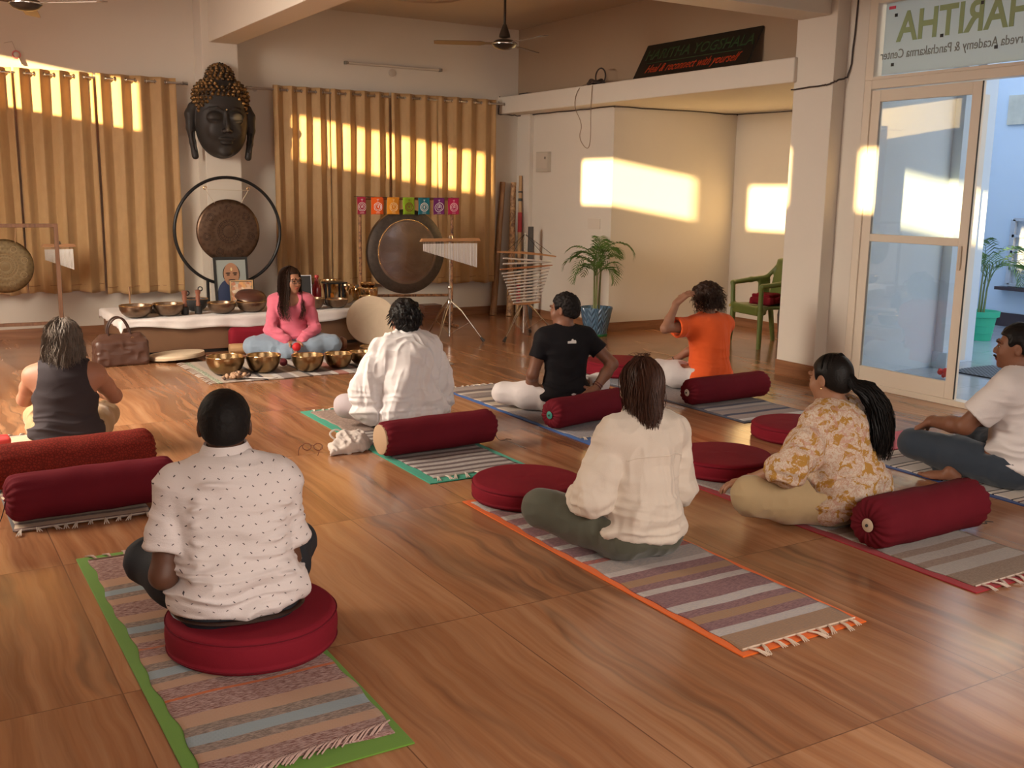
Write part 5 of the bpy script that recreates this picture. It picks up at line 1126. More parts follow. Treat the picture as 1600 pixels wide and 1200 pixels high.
# ------------------------------------------------------------------ door mat outside, red blossom
t = NT('rubber grid mat'); v = t.coord(); vo = t.new('TexVoronoi'); t.l.new(v, vo.inputs['Vector']); vo.inputs['Scale'].default_value = 22; vo.inputs['Randomness'].default_value = 0
t.base(t.mix(t.ramp(vo.outputs['Distance'], [(.3, (0, 0, 0)), (.4, (1, 1, 1))]), (.25, .3, .35), (.03, .035, .045))); t.pr(rough=.7)
b = B(); box(b, -.30, .35, -.38, .38, 0, .012); tag(obj('door_mat', b, t.m, None, bevel=.004, loc=(8.62, 5.62, -.03)), 'dark rubber grid mat on the porch floor outside the glass door', 'door mat')
b = B(); r = random.Random(2)
for k in range(9): ball(b, (r.uniform(-.05, .05), r.uniform(-.05, .05), r.uniform(.02, .10)), r.uniform(.018, .03), 8)
tag(obj('red_blossom', b, simple((.75, .06, .04), .6), None, True, loc=(7.9, 5.72, -.03)), 'small red blossom on the porch floor behind the glass', 'flower')
# ------------------------------------------------------------------ green plastic armchair
def armchair():
    o = thing('plastic_armchair', 'olive green plastic armchair standing in the recess behind the pillar', 'chair', (7.79, 7.84, 0), math.radians(-100))
    M = simple((.115, .15, .035), .42, 0, 'olive green plastic', var=.05)
    g = SDF((-.36, -.36, .0), (.36, .40, .95), .009)
    # chair faces -Y in its own frame
    g.rbox((0, -.02, .415), (.225, .22, .004), .014, k=0)
    g.rbox((0, .225, .66), (.20, .004, .22), .012, np.array(Matrix.Rotation(-.22, 3, 'X')), .05)
    g.cone((-.15, .28, .87), (.15, .28, .87), .022, .022, .04); 
    for s in (-1, 1):
        g.chain([(s*.275, -.235, .64), (s*.285, 0, .665), (s*.26, .18, .69), (s*.20, .25, .80)], [.024, .028, .024, .02], .02)
        g.chain([(s*.262, -.24, .64), (s*.25, -.235, .42)], [.024, .026], .02)
        g.rbox((s*.262, .15, .54), (.004, .06, .12), .012, None, .03)
        g.chain([(s*.24, -.225, .40), (s*.215, -.17, .37)], [.03, .03], .03)
    g.rbox((0, -.235, .375), (.22, .004, .03), .012, k=.03)
    g.ell((0, .02, .43), (.20, .19, .018), k=.01, op='s')
    link('seat_shell', g.mesh('seat_shell', 2), M, o)
    for sx in (-1, 1):
        for sy in (-1, 1):
            b = B(); x, y = sx*.245, sy*.225; tube(b, [(x, y, .43), (x*1.10, y*(1.08 if sy < 0 else 1.35), 0)], [.034, .026], 10, flat=.7); obj('leg', b, M, o, True)
    b = B(); lathe(b, [(0, 0), (.016, 0), (.016, .006), (0, .008)], 16, T(-.262, -.262, .40) @ Rx(PI/2)); obj('round_sticker', b, simple((.5, .38, .1), .4), o, True)
    return o
armchair()
g = SDF((-.22, -.2, -.01), (.22, .2, .14), .007)
g.rbox((0, 0, .035), (.13, .11, .012), .02, k=0); g.rbox((.03, .02, .075), (.10, .09, .008), .018, k=.004); g.cone((-.12, -.08, .03), (-.15, .06, .05), .03, .025, .02)
o = thing('folded_cloth', 'crumpled dark red cloth lying on the seat of the green armchair', 'folded cloth', (7.80, 7.84, .432), .3); link('cloth', g.mesh('cloth', 2, lambda P, N: .012*ridge(P, (18, 18, 10), 8)*(P[:, 2] > .02)), M_CRIM, o)
b = B(); lathe(b, [(0, 0), (.10, 0), (.12, .25), (.10, .36), (0, .38)], 28); tag(obj('grey_bin', b, simple((.10, .10, .105), .5), None, True, loc=(8.45, 8.15, 0)), 'dark grey rounded bin behind the leg of the green armchair', 'bin')
# ------------------------------------------------------------------ seated poses
def A(*a): return np.array(a, float)
def nrm(v): return v/(np.linalg.norm(v)+1e-12)
def ik(a, t, l1, l2, hint):
    "elbow position between shoulder a and wrist target t; returns elbow, wrist"
    d = t-a; L = np.linalg.norm(d); L2 = min(L, (l1+l2)*.995); u = d/L; t = a+u*L2
    x = (l1*l1-l2*l2+L2*L2)/(2*L2); y = math.sqrt(max(0, l1*l1-x*x)); h = hint-u*(hint@u); return a+u*x+nrm(h)*y, t
def pose(P, hdg, s=1.0, lean=.05, side=0, twist=0, sw=.175, kneeL=None, kneeR=None, ankL=None, ankR=None, wrL=None, wrR=None, elL=None, elR=None, head=None, hyaw=0, hpitch=0, hroll=0, curve=.02, ua=.275, fa=.24, shrug=0, slump=0):
    h = math.radians(hdg); F = A(math.cos(h), math.sin(h), 0); R = A(math.sin(h), -math.cos(h), 0); U = A(0, 0, 1)
    P = A(*P); S = nrm(U+F*lean+R*side); tw = math.radians(twist); RT = R*math.cos(tw)+F*math.sin(tw); FT = F*math.cos(tw)-R*math.sin(tw)
    J = dict(P=P, F=F, R=R, U=U, S=S, RT=RT, FT=FT, s=s)
    J['waist'] = P+S*.15*s-F*curve*.8; J['chest'] = P+S*(.335-slump*.5)*s-F*curve; J['neck'] = P+S*(.50-slump)*s+F*curve*.6
    J['shL'] = P+S*(.428-slump+shrug)*s-RT*sw*s; J['shR'] = P+S*(.428-slump+shrug)*s+RT*sw*s
    hd = J['neck']+U*.125*s+F*.022*s if head is None else A(*head); J['head'] = hd
    ya = math.radians(hdg+hyaw); HF = A(math.cos(ya), math.sin(ya), 0); HR = A(math.sin(ya), -math.cos(ya), 0)
    p = math.radians(hpitch); HF2 = HF*math.cos(p)+U*math.sin(p); HU = U*math.cos(p)-HF*math.sin(p); q = math.radians(hroll); HR2 = HR*math.cos(q)+HU*math.sin(q); HU2 = HU*math.cos(q)-HR*math.sin(q)
    J['HM'] = np.stack([HR2, HF2, HU2], 1)
    def rel(v): return P+R*v[0]*s+F*v[1]*s+U*(v[2]*s)
    J['hipL'] = rel((-.09, .02, -.01)); J['hipR'] = rel((.09, .02, -.01))
    J['kneeL'] = rel(kneeL or (-.36, .24, .03)); J['kneeR'] = rel(kneeR or (.36, .24, .03))
    J['ankL'] = rel(ankL or (.10, .30, -.05)); J['ankR'] = rel(ankR or (-.10, .36, -.05))
    for q_, w, e, sg in (('L', wrL, elL, -1), ('R', wrR, elR, 1)):
        t = rel(w) if w else J['knee'+q_]+A(0, 0, .07)-F*.05
        hint = (R*e[0]+F*e[1]+U*e[2]) if e else (R*sg*.8-F*.5-U*.4)
        J['el'+q_], J['wr'+q_] = ik(J['sh'+q_], t, ua*s, fa*s, hint)
    return J
POSES = {
 'grey': pose((.80, 6.36, .115), 76, .98, .08, 0, 0, .170, slump=.075, kneeL=(-.21, .40, .03), kneeR=(.18, .41, .03), wrL=(-.06, .34, .26), wrR=(.06, .34, .26), elL=(-1, -.1, -.7), elR=(1, -.1, -.7)),
 'polo': pose((.915, 3.30, .205), 80, 1.02, .10, -.04, -4, .158, slump=.075, kneeL=(-.27, .29, .035), kneeR=(.235, .32, .04), wrL=(-.20, .22, .09), wrR=(.13, .28, .09), hyaw=-6, hpitch=-6, elL=(-.22, -.5, -.8), elR=(.15, -.4, -.8)),
 'white': pose((2.83, 6.02, .12), 88, .98, .06, 0, 0, .155, slump=.01, kneeL=(-.36, .22, .03), kneeR=(.30, .24, .03), wrL=(-.22, .26, .06), wrR=(.18, .28, .06), elL=(-.5, -.5, -.6), elR=(.6, -.5, -.6), hyaw=4, hpitch=-4),
 'black': pose((4.035, 5.98, .12), 76, .98, .04, 0, 0, .160, kneeL=(-.40, .22, .0), wrL=(-.19, .20, .02), wrR=(.18, -.13, .06), elL=(-.5, -.6, -.6), elR=(1, -.1, .1), hyaw=46, hpitch=-5, ankL=(.0, .34, -.05)),
 'orange': pose((5.53, 6.16, .12), 92, 1.0, .08, .03, 0, .172, slump=.02, wrL=(-.30, .06, .60), wrR=(-.16, .30, .06), elL=(-.7, -.2, -1.6), elR=(1, -.3, -.4), hyaw=12, hpitch=-18, kneeL=(-.30, .26, .03)),
 'cream': pose((2.675, 3.38, .12), 86, .98, .05, .05, 0, .150, kneeL=(-.355, .23, .075), kneeR=(.28, .28, .03), wrL=(-.17, .20, .06), wrR=(.14, .24, .06), hyaw=-12, hpitch=-6, elL=(-.5, -.6, -.5), elR=(.5, -.5, -.6)),
 'floral': pose((3.83, 3.30, .12), 102, .99, .10, -.02, 0, .155, slump=.045, kneeL=(-.43, .20, .045), wrL=(-.40, .24, .105), wrR=(.24, .26, .06), hyaw=-4, hpitch=-8),
 'man': pose((5.20, 3.27, .115), 100, 1.03, .05, 0, 0, .172, kneeL=(-.21, .47, .06), kneeR=(.30, .36, .04), wrL=(-.17, .40, .19), wrR=(.25, .34, .14), hyaw=22, hpitch=0, ankL=(.06, .30, -.05), ankR=(-.10, .34, -.06), elL=(-.6, -.4, -.6)),
 'teacher': pose((3.16, 9.27, .115), -104, .97, .02, 0, 0, .150, slump=.015, kneeL=(-.37, .12, .0), kneeR=(.37, .12, .0), ankL=(.08, .24, -.05), ankR=(-.08, .20, -.05), wrL=(-.05, .20, .03), wrR=(.04, .20, .03), elL=(-1, -.3, -.3), elR=(1, -.3, -.3), hyaw=34, hpitch=-4),
}
# ------------------------------------------------------------------ people
def skin_mat(name, c, rough=.5):
    t = NT(name); v = t.coord(); a = lin(c)[:3]
    t.base(t.mix(t.noise(v, 9, 4), tuple(x*.9 for x in a), tuple(min(1, x*1.08) for x in a))); t.pr(rough=rough, spec=.35, sss=.06)
    t.p.inputs['Subsurface Radius'].default_value = (.012, .005, .003); t.bump(t.noise(v, 160, 3), .12, .001); return t.m
def hair_mat(name, c1, c2, rough=.5):
    t = NT(name); v = t.coord(); t.base(t.mix(t.noise(v, 34, 4, .7), c1, c2)); t.pr(rough=rough, spec=.22); t.bump(t.noise(v, 120, 3), .5, .003); return t.m
M_EYE = simple((.02, .012, .01), .2, 0, 'dark eye'); M_EYEW = simple((.6, .55, .5), .3)
def loc2(J, v): return J['head']+J['HM'] @ (A(*v)*J['s'])
def head_sdf(g, J, fem=0):
    H, M, s = J['head'], J['HM'], J['s']; L = lambda *v: H+M @ (A(*v)*s)
    def el(c, r, k, op='u'): g.ell(L(*c), A(*r)*s, M, k, op)
    el((0, -.014, .028), (.075, .094, .086), 0)
    el((0, .024, -.030), (.062, .066, .076), .03); el((0, .036, -.070), (.046, .046, .036), .035)
    el((0, .074, -.096), (.017, .014, .014), .022)
    g.chain([L(0, .084, .012), L(0, .100, -.014), L(0, .104, -.028)], [.0068*s, .0078*s, .0092*s], .012)
    for q in (-1, 1):
        el((q*.010, .094, -.032), (.007, .008, .006), .006)
        el((q*.031, .094, .008), (.017, .011, .010), .012, 's'); el((q*.031, .080, .005), (.014, .012, .0095), .005)
        g.chain([L(q*.012, .090, .026), L(q*.032, .089, .031), L(q*.052, .074, .024)], [.006*s, .007*s, .005*s], .012)
        el((q*.038, .062, -.028), (.022, .022, .020), .03)
        g.ell(L(q*.078, -.010, -.006), A(.008, .019, .031)*s, M @ np.array([[math.cos(q*.35), -math.sin(q*.35), 0], [math.sin(q*.35), math.cos(q*.35), 0], [0, 0, 1]]), .006)
        el((q*.085, -.004, -.003), (.006, .009, .017), .005, 's')
    el((0, .094, -.0555), (.021, .008, .0055), .006); el((0, .092, -.066), (.017, .008, .006), .006); el((0, .103, -.0605), (.02, .006, .0016), .003, 's')
def hand_sdf(g, w, d, n, sg, curl=.35, s=1, spread=.12, thumb=.5):
    d = nrm(A(*d)); n = A(*n); n = nrm(n-d*(n@d)); t = nrm(np.cross(n, d))*sg; Mh = np.stack([t, d, n], 1)
    g.rbox(w+d*.046*s, A(.026, .034, .002)*s, .0125*s, Mh, .014)
    g.cone(w-d*.02*s, w+d*.02*s, .024*s, .022*s, .02)
    for i, (x, L) in enumerate(((.028, .070), (.0095, .078), (-.0095, .072), (-.027, .056))):
        p = w+d*(.084-.004*abs(i-1.2))*s+t*x*s; dd = nrm(d+t*(x/.03)*spread); c = curl*(1+.12*i)
        for sgm, (f, r0, r1) in enumerate(((.44, .0095, .0088), (.31, .0088, .008), (.25, .008, .0068))):
            a = c*(.7+.5*sgm); dd = nrm(dd*math.cos(a)+n*math.sin(a)); q = p+dd*L*f*s*1.05; g.cone(p, q, r0*s, r1*s, .004); p = q
    p = w+d*.022*s+t*.027*s; dd = nrm(d*.55+t*.75+n*.25)
    for f, r0, r1 in ((.040, .0135, .0105), (.030, .0105, .0085)): q = p+dd*f*s; g.cone(p, q, r0*s, r1*s, .008); p = q; dd = nrm(dd+d*.35+n*thumb*.6)
def foot_sdf(g, a, d, up_, s=1):
    d = nrm(A(*d)); u = A(*up_); u = nrm(u-d*(u@d)); t = np.cross(d, u); M = np.stack([t, d, u], 1)
    g.cone(a, a-d*.03*s-u*.03*s, .034*s, .030*s, .02); g.ell(a+d*.06*s-u*.025*s, A(.036, .085, .026)*s, M, .025)
    for i in range(5):
        x = (.030-.0155*i)*s; b_ = a+d*(.130-.010*i)*s+t*x-u*.035*s; g.cone(b_, b_+d*(.030-.003*i)*s, (.0125-.001*i)*s, (.0105-.0012*i)*s, .005)
def torso_sdf(g, J, e=0., w=1., drape=0, chest=1., hem_w=0):
    s = J['s']; R, F, S = J['R'], J['F'], J['S']; f_ = nrm(np.cross(S, R)); M = np.stack([R, f_, S], 1); RT = J['RT']; ft = nrm(np.cross(S, RT)); MT = np.stack([RT, ft, S], 1)
    E = A(e, e, e*.6)
    g.ell(J['P']-F*.01, A(.165*w, .125*w, .105)*s+E, M, 0 if e == 0 else .02)
    for q in (-1, 1): g.ell(J['P']+R*q*.085*s-F*.035*s-S*.01, A(.088*w, .095, .092)*s+E, M, .05)
    g.ell(J['waist'], A((.138+drape)*w, (.105+drape*.7)*w, .15)*s+E, M, .08)
    g.ell(J['chest'], A((.160+drape*.5)*w*chest, (.108+drape*.4)*w, .175)*s+E, MT, .07)
    top = J['neck']-S*.055*s
    for q in 'LR':
        sh = J['sh'+q]; g.cone(top-S*.02, sh, (.056+e)*w*s if e else .056*w*s, .054*s+e, .05)
        g.cone(J['neck']+S*.002*s, sh+S*.006*s, .036*s+e*.6, .034*s+e*.6, .05)
    g.cone((J['shL']*.8+J['chest']*.2), J['shR']*.8+J['chest']*.2, .062*s+e, .062*s+e, .06)
def arm_sdf(g, J, q, e=0, upto=2, r=(.052, .043, .029), k=.02, end=None):
    s = J['s']; sh, el_, wr_ = J['sh'+q], J['el'+q], J['wr'+q]; pts = [sh, sh*.5+el_*.5, el_, el_*.65+wr_*.35, wr_]
    rs = [r[0], (r[0]+r[1])*.5, r[1]*.98, r[1]*.98, r[2]]; rs = [x*s+e for x in rs]
    if upto < 1: L = upto; g.cone(sh, sh+(el_-sh)*L, rs[0], rs[0]+(rs[2]-rs[0])*L+.004, k)
    else: g.chain(pts, rs, k)
def leg_sdf(g, J, q, e=0, r=(.090, .060, .040), k=.04, zf=None):
    s = J['s']; h, kn, an = J['hip'+q], J['knee'+q], J['ank'+q]; r = [x*s+e for x in r]
    g.chain([h, h*.5+kn*.5, kn], [r[0], (r[0]+r[1])*.52, r[1]], k); g.chain([kn, kn*.6+an*.4, an], [r[1]*.97, r[1]*.98, r[2]], .03)
def bounds(J, m=.14, arms=True):
    pts = np.array([J[k] for k in ('P', 'neck', 'head', 'shL', 'shR', 'elL', 'elR', 'wrL', 'wrR', 'kneeL', 'kneeR', 'ankL', 'ankR')]); return pts.min(0)-m, pts.max(0)+m
def rel_obj(name, me, mat, root):
    me.transform(Matrix.Translation(-root.location)); return link(name, me, mat, root)
def rel_bm(name, bm, mat, root, smooth=True):
    bmesh.ops.transform(bm, matrix=Matrix.Translation(-root.location), verts=bm.verts); return obj(name, bm, mat, root, smooth)
def wrinkle(J, amp=1., lines=(), waist=1., vert=0.):
    P0, S, s = J['P'], J['S'], J['s']
    def f(P, N):
        h = (P-P0) @ S/s; wz = np.exp(-((h-.05)/.11)**2)*waist
        Q = (P-P0) @ np.stack([J['R'], J['F'], J['S']], 1)
        Qw = Q+.03*np.stack([vnoise(P, 7, 5), vnoise(P, 7, 6), vnoise(P, 7, 7)], 1)
        d = .0045*vnoise(P, 9, 1)+.0022*vnoise(P, 21, 2)
        d += (.013*ridge(Qw, (4, 4, 17), 3)+.008*ridge(Qw, (6, 6, 32), 9))*(wz+.22)
        if vert: d += vert*(.008*ridge(Qw, (14, 14, 2.4), 4)+.004*ridge(Qw, (28, 28, 4), 8))
        for q in 'LR':
            de, _ = segdist(P, J['el'+q]-A(0, 0, .0), J['el'+q]+A(0, 0, .01)); d += .009*ridge(P, 24, 11)*np.exp(-(de/.07)**2)
            da, _ = segdist(P, J['sh'+q]-S*.09, J['sh'+q]-S*.10); d += .009*ridge(Qw, (11, 11, 18), 12)*np.exp(-(da/.08)**2)
        for a, b_, am, wd in lines: dd, t = segdist(P, a, b_); d += am*np.exp(-(dd/wd)**2)*np.sin(PI*np.clip(t*.9+.05, 0, 1))
        return d*amp
    return f
def leg_wr(J, amp=1.):
    def f(P, N):
        d = .004*vnoise(P, 8, 1)+.0025*ridge(P, 18, 4)
        for q in 'LR':
            dk, _ = segdist(P, J['hip'+q], J['hip'+q]+A(0, 0, .01)); d += .007*ridge(P, (17, 17, 9), 2)*np.exp(-(dk/.13)**2)
            dk, _ = segdist(P, J['knee'+q]*.5+J['ank'+q]*.5, J['ank'+q]); d += .005*ridge(P, 20, 7)*np.exp(-(dk/.09)**2)
        return d*amp*(P[:, 2] > .02)
    return f
def make_person(key, label, skin, floor=.014, fem=0, w=1., hands=True, hl=None, hr=None, feet=True, body_extra=None, h=.005, armr=(.050, .040, .027)):
    J = POSES[key]; root = thing('person', label, 'person', (round(float(J['P'][0]), 3), round(float(J['P'][1]), 3), floor))
    lo, hi = bounds(J, .15); lo[2] = floor-.01; g = SDF(lo, hi, h)
    torso_sdf(g, J, 0, w); s = J['s']
    for q in 'LR': arm_sdf(g, J, q, 0, r=armr); leg_sdf(g, J, q)
    g.chain([J['neck']-J['S']*.05, J['neck'], loc2(J, (0, -.022, -.045))], [.064*s, .054*s, .050*s], .02)
    head_sdf(g, J, fem)
    if body_extra: body_extra(g, J)
    if hl: hand_sdf(g, J['wrL'], *hl)
    if hr: hand_sdf(g, J['wrR'], *hr)
    g.cut((0, 0, floor+.002), (0, 0, -1))
    me = g.mesh('body', 1); H, M = J['head'], J['HM']
    def loc_(c): return ((c-H) @ M)/s
    lips = lambda c: (lambda q: (np.abs(q[:, 0]) < .022) & (q[:, 1] > .088) & (q[:, 2] > -.0735) & (q[:, 2] < -.050))(loc_(c))
    eyes = lambda c: (lambda q: (((np.abs(q[:, 0])-.031)/.0145)**2+((q[:, 2]-.006)/.0052)**2 < 1) & (q[:, 1] > .06))(loc_(c))
    mat_regions(me, [(1, lips), (2, eyes)])
    a = [x for x in lin(skin)[:3]]; lip = simple((min(1, a[0]*.95), a[1]*.55, a[2]*.6), .4, 0, 'lips')
    rel_obj('body', me, [skin_mat('skin', skin), lip, M_EYE], root); return root, J
from mathutils.bvhtree import BVHTree
def conform(o, root, p, d, off=.0015):
    'point where a line through p along d first meets the garment from outside'
    me = o.data; L = Vector(root.location); bv = BVHTree.FromPolygons([v.co.copy() for v in me.vertices], [tuple(q.vertices) for q in me.polygons])
    d = Vector(d).normalized(); out = []
    for x in p:
        h = bv.ray_cast(Vector(x)-L-d*.4, d); out.append((Vector(h[0])+L-d*off, h[1]) if h[0] else (Vector(x), -d))
    return out
def brows(root, J, mat, th=1.):
    s = J['s']
    for q in (-1, 1):
        b = B(); tube(b, [loc2(J, v) for v in ((q*.013, .0965, .025), (q*.026, .0975, .0315), (q*.040, .091, .032), (q*.054, .078, .025))], [.003*th, .0042*th, .0036*th, .0018*th], 8, flat=.7); rel_bm('eyebrow', b, mat, root)
def shirt(root, J, mat, e=.014, w=1., hem=-.02, sleeve=.55, drape=0, loose=0, amp=1., lines=(), h=.006, name='shirt', neck_r=.066, neck_z=-.012, hem_n=None, armr=(.052, .043, .029), extra=None, vneck=None, vert=0, tank=False, cuff=.004, zmin=None, waist=1., smooth=2, neck_k=0):
    lo, hi = bounds(J, .16); g = SDF(lo, hi, h); s = J['s']; S = J['S']
    torso_sdf(g, J, e, w, drape)
    if extra: extra(g, J)
    g.cut(J['P']+S*(hem+(0 if hem_n else .050))*s, -(A(*hem_n) if hem_n else nrm(S-J['F']*.25)), .012)
    if tank:
        for q, sg in (('L', -1), ('R', 1)): g.ell(J['sh'+q]+J['RT']*sg*.045*s+S*.0, A(.098, .17, .135)*s, np.stack([J['RT'], J['FT'], S], 1), .01, 's')
    else:
        for q in 'LR':
            a = SDF(lo, hi, h); sh, el_, wr_ = J['sh'+q], J['el'+q], J['wr'+q]; r = [x*s for x in armr]
            if sleeve <= 1:
                end = sh+(el_-sh)*sleeve; rr = r[0]+(r[1]-r[0])*sleeve; a.cone(sh, end, r[0]+e, rr+e+cuff+loose, .02); a.cut(end-nrm(el_-sh)*.004, nrm(el_-sh))
                inner = SDF(lo, hi, h); inner.cone(sh+(el_-sh)*(sleeve-.18), end+nrm(el_-sh)*.04, rr+.006, rr+e*.6+loose*.8, 0); a.f = np.maximum(a.f, -inner.f)
            else:
                end = el_+(wr_-el_)*(sleeve-1); a.chain([sh, sh*.5+el_*.5, el_, el_*.5+end*.5, end], [r[0]+e, r[0]*.6+r[1]*.4+e+loose*.7, r[1]+e+loose, r[1]*.9+e+loose*1.1, r[2]+e*.8+loose*.35], .02); a.cut(end, nrm(wr_-el_), .004)
            hh = np.maximum(.02-np.abs(g.f-a.f), 0)/.02; g.f = np.minimum(g.f, a.f)-hh*hh*.02*.25
    nk = J['neck']; ax = nrm(loc2(J, (0, -.02, -.04))-nk)
    g.cone(nk+ax*neck_z, nk+ax*.16, neck_r*s, neck_r*s*1.25, neck_k, 's')
    if vneck: g.ell(nk+J['FT']*.085*s-S*.035*s, A(*vneck)*s, np.stack([J['RT'], J['FT'], S], 1), .01, 's')
    if zmin is not None: g.cut((0, 0, zmin), (0, 0, -1))
    me = g.mesh(name, smooth, wrinkle(J, amp, lines, waist, vert)); return rel_obj(name, me, mat, root)
def trousers(root, J, mat, e=.012, w=1., loose=0, amp=1., floor=.012, top=.07, h=.0065, r=(.090, .060, .040), ends=True, name='trousers', extra=None):
    lo, hi = bounds(J, .15); lo[2] = floor-.01; g = SDF(lo, hi, h); s = J['s']; R, F, S = J['R'], J['F'], J['S']; M = np.stack([R, nrm(np.cross(S, R)), S], 1); E = A(e, e, e*.6)
    g.ell(J['P']-F*.01, A(.165*w, .125*w, .105)*s+E, M, 0)
    for q in (-1, 1): g.ell(J['P']+R*q*.085*s-F*.035*s-S*.01, A(.088*w, .095, .092)*s+E, M, .05)
    for q in 'LR': leg_sdf(g, J, q, e+loose, r)
    if extra: extra(g, J)
    g.rbox(J['P']+A(0, 0, top+.16)*s-F*.03, A(.2, .13, .14), .02, M, .01, 's'); g.cut((0, 0, floor+.001), (0, 0, -1), .004)
    return rel_obj(name, g.mesh(name, 2, leg_wr(J, amp)), mat, root)
def hair_cap(root, J, mat, th=.010, back=-.055, side=-.01, front=.058, noise=None, extra=None, h=.005, smooth=1, name='hair', vol=(0, 0, 0), part=None):
    s = J['s']; L = lambda v: loc2(J, v); M = J['HM']; c = L((0, -.03, .02)); g = SDF(c-.20*s, c+.20*s, h)
    g.ell(L((0, -.018+vol[1], .030+vol[2])), (A(.078, .094, .088)+th+A(vol[0], 0, 0))*s, M, 0)
    g.ell(L((0, -.05, -.015)), (A(.066, .058, .062)+th*.8)*s, M, .02)
    # face opening
    g.rbox(L((0, .125, front-.11)), A(.10, .062, .09)*s, .02*s, M, .012, 's')
    n = M @ nrm(A(0, .55, -1)); g.cut(L((0, -.08, back)), n, .008)
    for q in (-1, 1): g.ell(L((q*.088, .006, side-.016)), A(.024, .030, .040)*s, M, .012, 's')
    if extra: extra(g, L, M, s)
    return rel_obj(name, g.mesh(name, smooth, noise), mat, root)
def strands(b, guide, rad, n, r=.0022, seed=0, wave=.004, wf=14, taper=.25, sides=3, curl=0):
    rr = random.Random(seed); G = [Vector(p) for p in guide]; m = len(G)
    cum = [0]
    for p, q in zip(G, G[1:]): cum.append(cum[-1]+(q-p).length)
    for k in range(n):
        a = rr.uniform(0, 2*PI); d = math.sqrt(rr.random()); ph = rr.uniform(0, 6.28); L = rr.uniform(.82, 1.03); pts = []; rs = []; w1 = rr.uniform(.5, 1.5)*wave
        N = 12
        for i in range(N+1):
            u = min(i/N*L, 1.0)*cum[-1]; j = 0
            while j < m-2 and cum[j+1] < u: j += 1
            t = (u-cum[j])/max(1e-6, cum[j+1]-cum[j]); p = G[j].lerp(G[j+1], min(t, 1.15)); tg = (G[min(j+1, m-1)]-G[max(j-1, 0)]).normalized()
            ra = rad[j]+(rad[min(j+1, m-1)]-rad[j])*min(t, 1); e1 = tg.cross(Vector((.3, .9, .1))).normalized(); e2 = tg.cross(e1)
            p = p+e1*(math.cos(a)*d*ra+w1*math.sin(u*wf*3+ph))+e2*(math.sin(a)*d*ra+w1*math.cos(u*wf*2.3+ph*2)); pts.append(p); rs.append(r*(1-(1-taper)*(i/N)**2))
        tube(b, pts, rs, sides, cap=False)
def meridian(J, phi, zend, out=1.0, rx=.088, ry=.108, rz=.100, drop_in=.0, n=7, cy=-.018):
    "guide from the crown down the side of the head at angle phi (0 = back) and on down to zend"
    P = []; s_, c_ = math.sin(phi), -math.cos(phi)
    for i in range(n): th = math.radians(82-82*i/(n-1)); P.append((rx*math.cos(th)*s_*out, cy+ry*math.cos(th)*c_*out, .028+rz*math.sin(th)))
    x, y, z = P[-1]
    for i in range(1, 5): u = i/4; P.append((x*(1-drop_in*u), (y-cy)*(1-drop_in*u)+cy, z+(zend-z)*u))
    return [loc2(J, p) for p in P]
M_BLACKH = hair_mat('black hair', (.004, .003, .003), (.010, .008, .007)); M_DBROWN = hair_mat('dark brown hair', (.012, .006, .004), (.040, .018, .011)); M_GREYH = hair_mat('grey brown hair', (.05, .038, .03), (.22, .175, .14), .55)

# --- 1. grey-haired person in a charcoal tank top
root, J = make_person('grey', 'grey-haired person in a charcoal tank top sitting behind two bolsters', (.40, .19, .12), w=1.08, hl=((.5, .6, .3), (.6, -.2, .1), 1), hr=((-.5, .6, .3), (-.6, -.2, .1), -1), armr=(.056, .046, .028))
S = J['S']; Rr = J['R']; F_ = J['F']; P0 = J['P']
shirt(root, J, fabric((.040, .032, .036), .85, name='charcoal jersey', sheen=0, var=.05), .010, 1.12, -.035, tank=True, amp=.8, neck_z=-.05, neck_r=.074, waist=1.3, name='tank_top', zmin=.03, neck_k=.02)
trousers(root, J, fabric((.40, .26, .13), .85, name='tan cotton'), .006, 1.0, .014, 1.1)
hair_cap(root, J, M_GREYH, .013, -.085, .0, .05, vol=(.004, -.004, 0))
b = B()
for k in range(26): phi = -2.05+4.1*k/25; strands(b, meridian(J, phi, -.165+.02*math.sin(k*1.7)+.02*abs(phi)/2, 1.06, drop_in=-.16), [.012]*7+[.016, .022, .026, .022], 34, .0026, k, .009, 15)
rel_bm('hair_strands', b, M_GREYH, root)

# --- 2. man in the dotted short-sleeved shirt
root, J = make_person('polo', 'man in a white dotted short-sleeved shirt sitting on a crimson cushion', (.115, .050, .030), w=1.04, floor=.012, hl=((.1, .9, -.2), (0, 0, -1), 1), hr=((-.2, .9, -.3), (0, 0, -1), -1), armr=(.054, .045, .030))
t = NT('white shirt with small dashes'); v = t.coord(rot=(0, 0, -math.radians(84-90))); X, Y, Z = t.sep(v)[:3]
vv = t.math('DIVIDE', Z, .030); row = t.math('FLOOR', vv); fv = t.math('SUBTRACT', t.math('FRACT', vv), .5)
uu = t.math('MULTIPLY_ADD', row, .5, t.math('DIVIDE', X, .042)); fu = t.math('SUBTRACT', t.math('FRACT', uu), .5); par = t.math('MULTIPLY_ADD', t.math('FLOORED_MODULO', t.math('FLOOR', uu), 2.0), 2.0, -1.0)
a1 = t.math('MULTIPLY', fu, 1.4); b1 = t.math('MULTIPLY', t.math('MULTIPLY', fv, par), 1.0)
lg = t.math('ADD', t.math('MULTIPLY', a1, .80), t.math('MULTIPLY', b1, .60)); sh_ = t.math('SUBTRACT', t.math('MULTIPLY', b1, .80), t.math('MULTIPLY', a1, .60))
dash = t.math('MULTIPLY', t.math('LESS_THAN', t.math('ABSOLUTE', lg), .13), t.math('LESS_THAN', t.math('ABSOLUTE', sh_), .045))
t.base(t.mix(dash, t.mix(t.noise(t.coord(), 5, 3), (.68, .61, .60), (.76, .70, .68)), (.06, .045, .05))); t.pr(rough=.8, spec=.25)
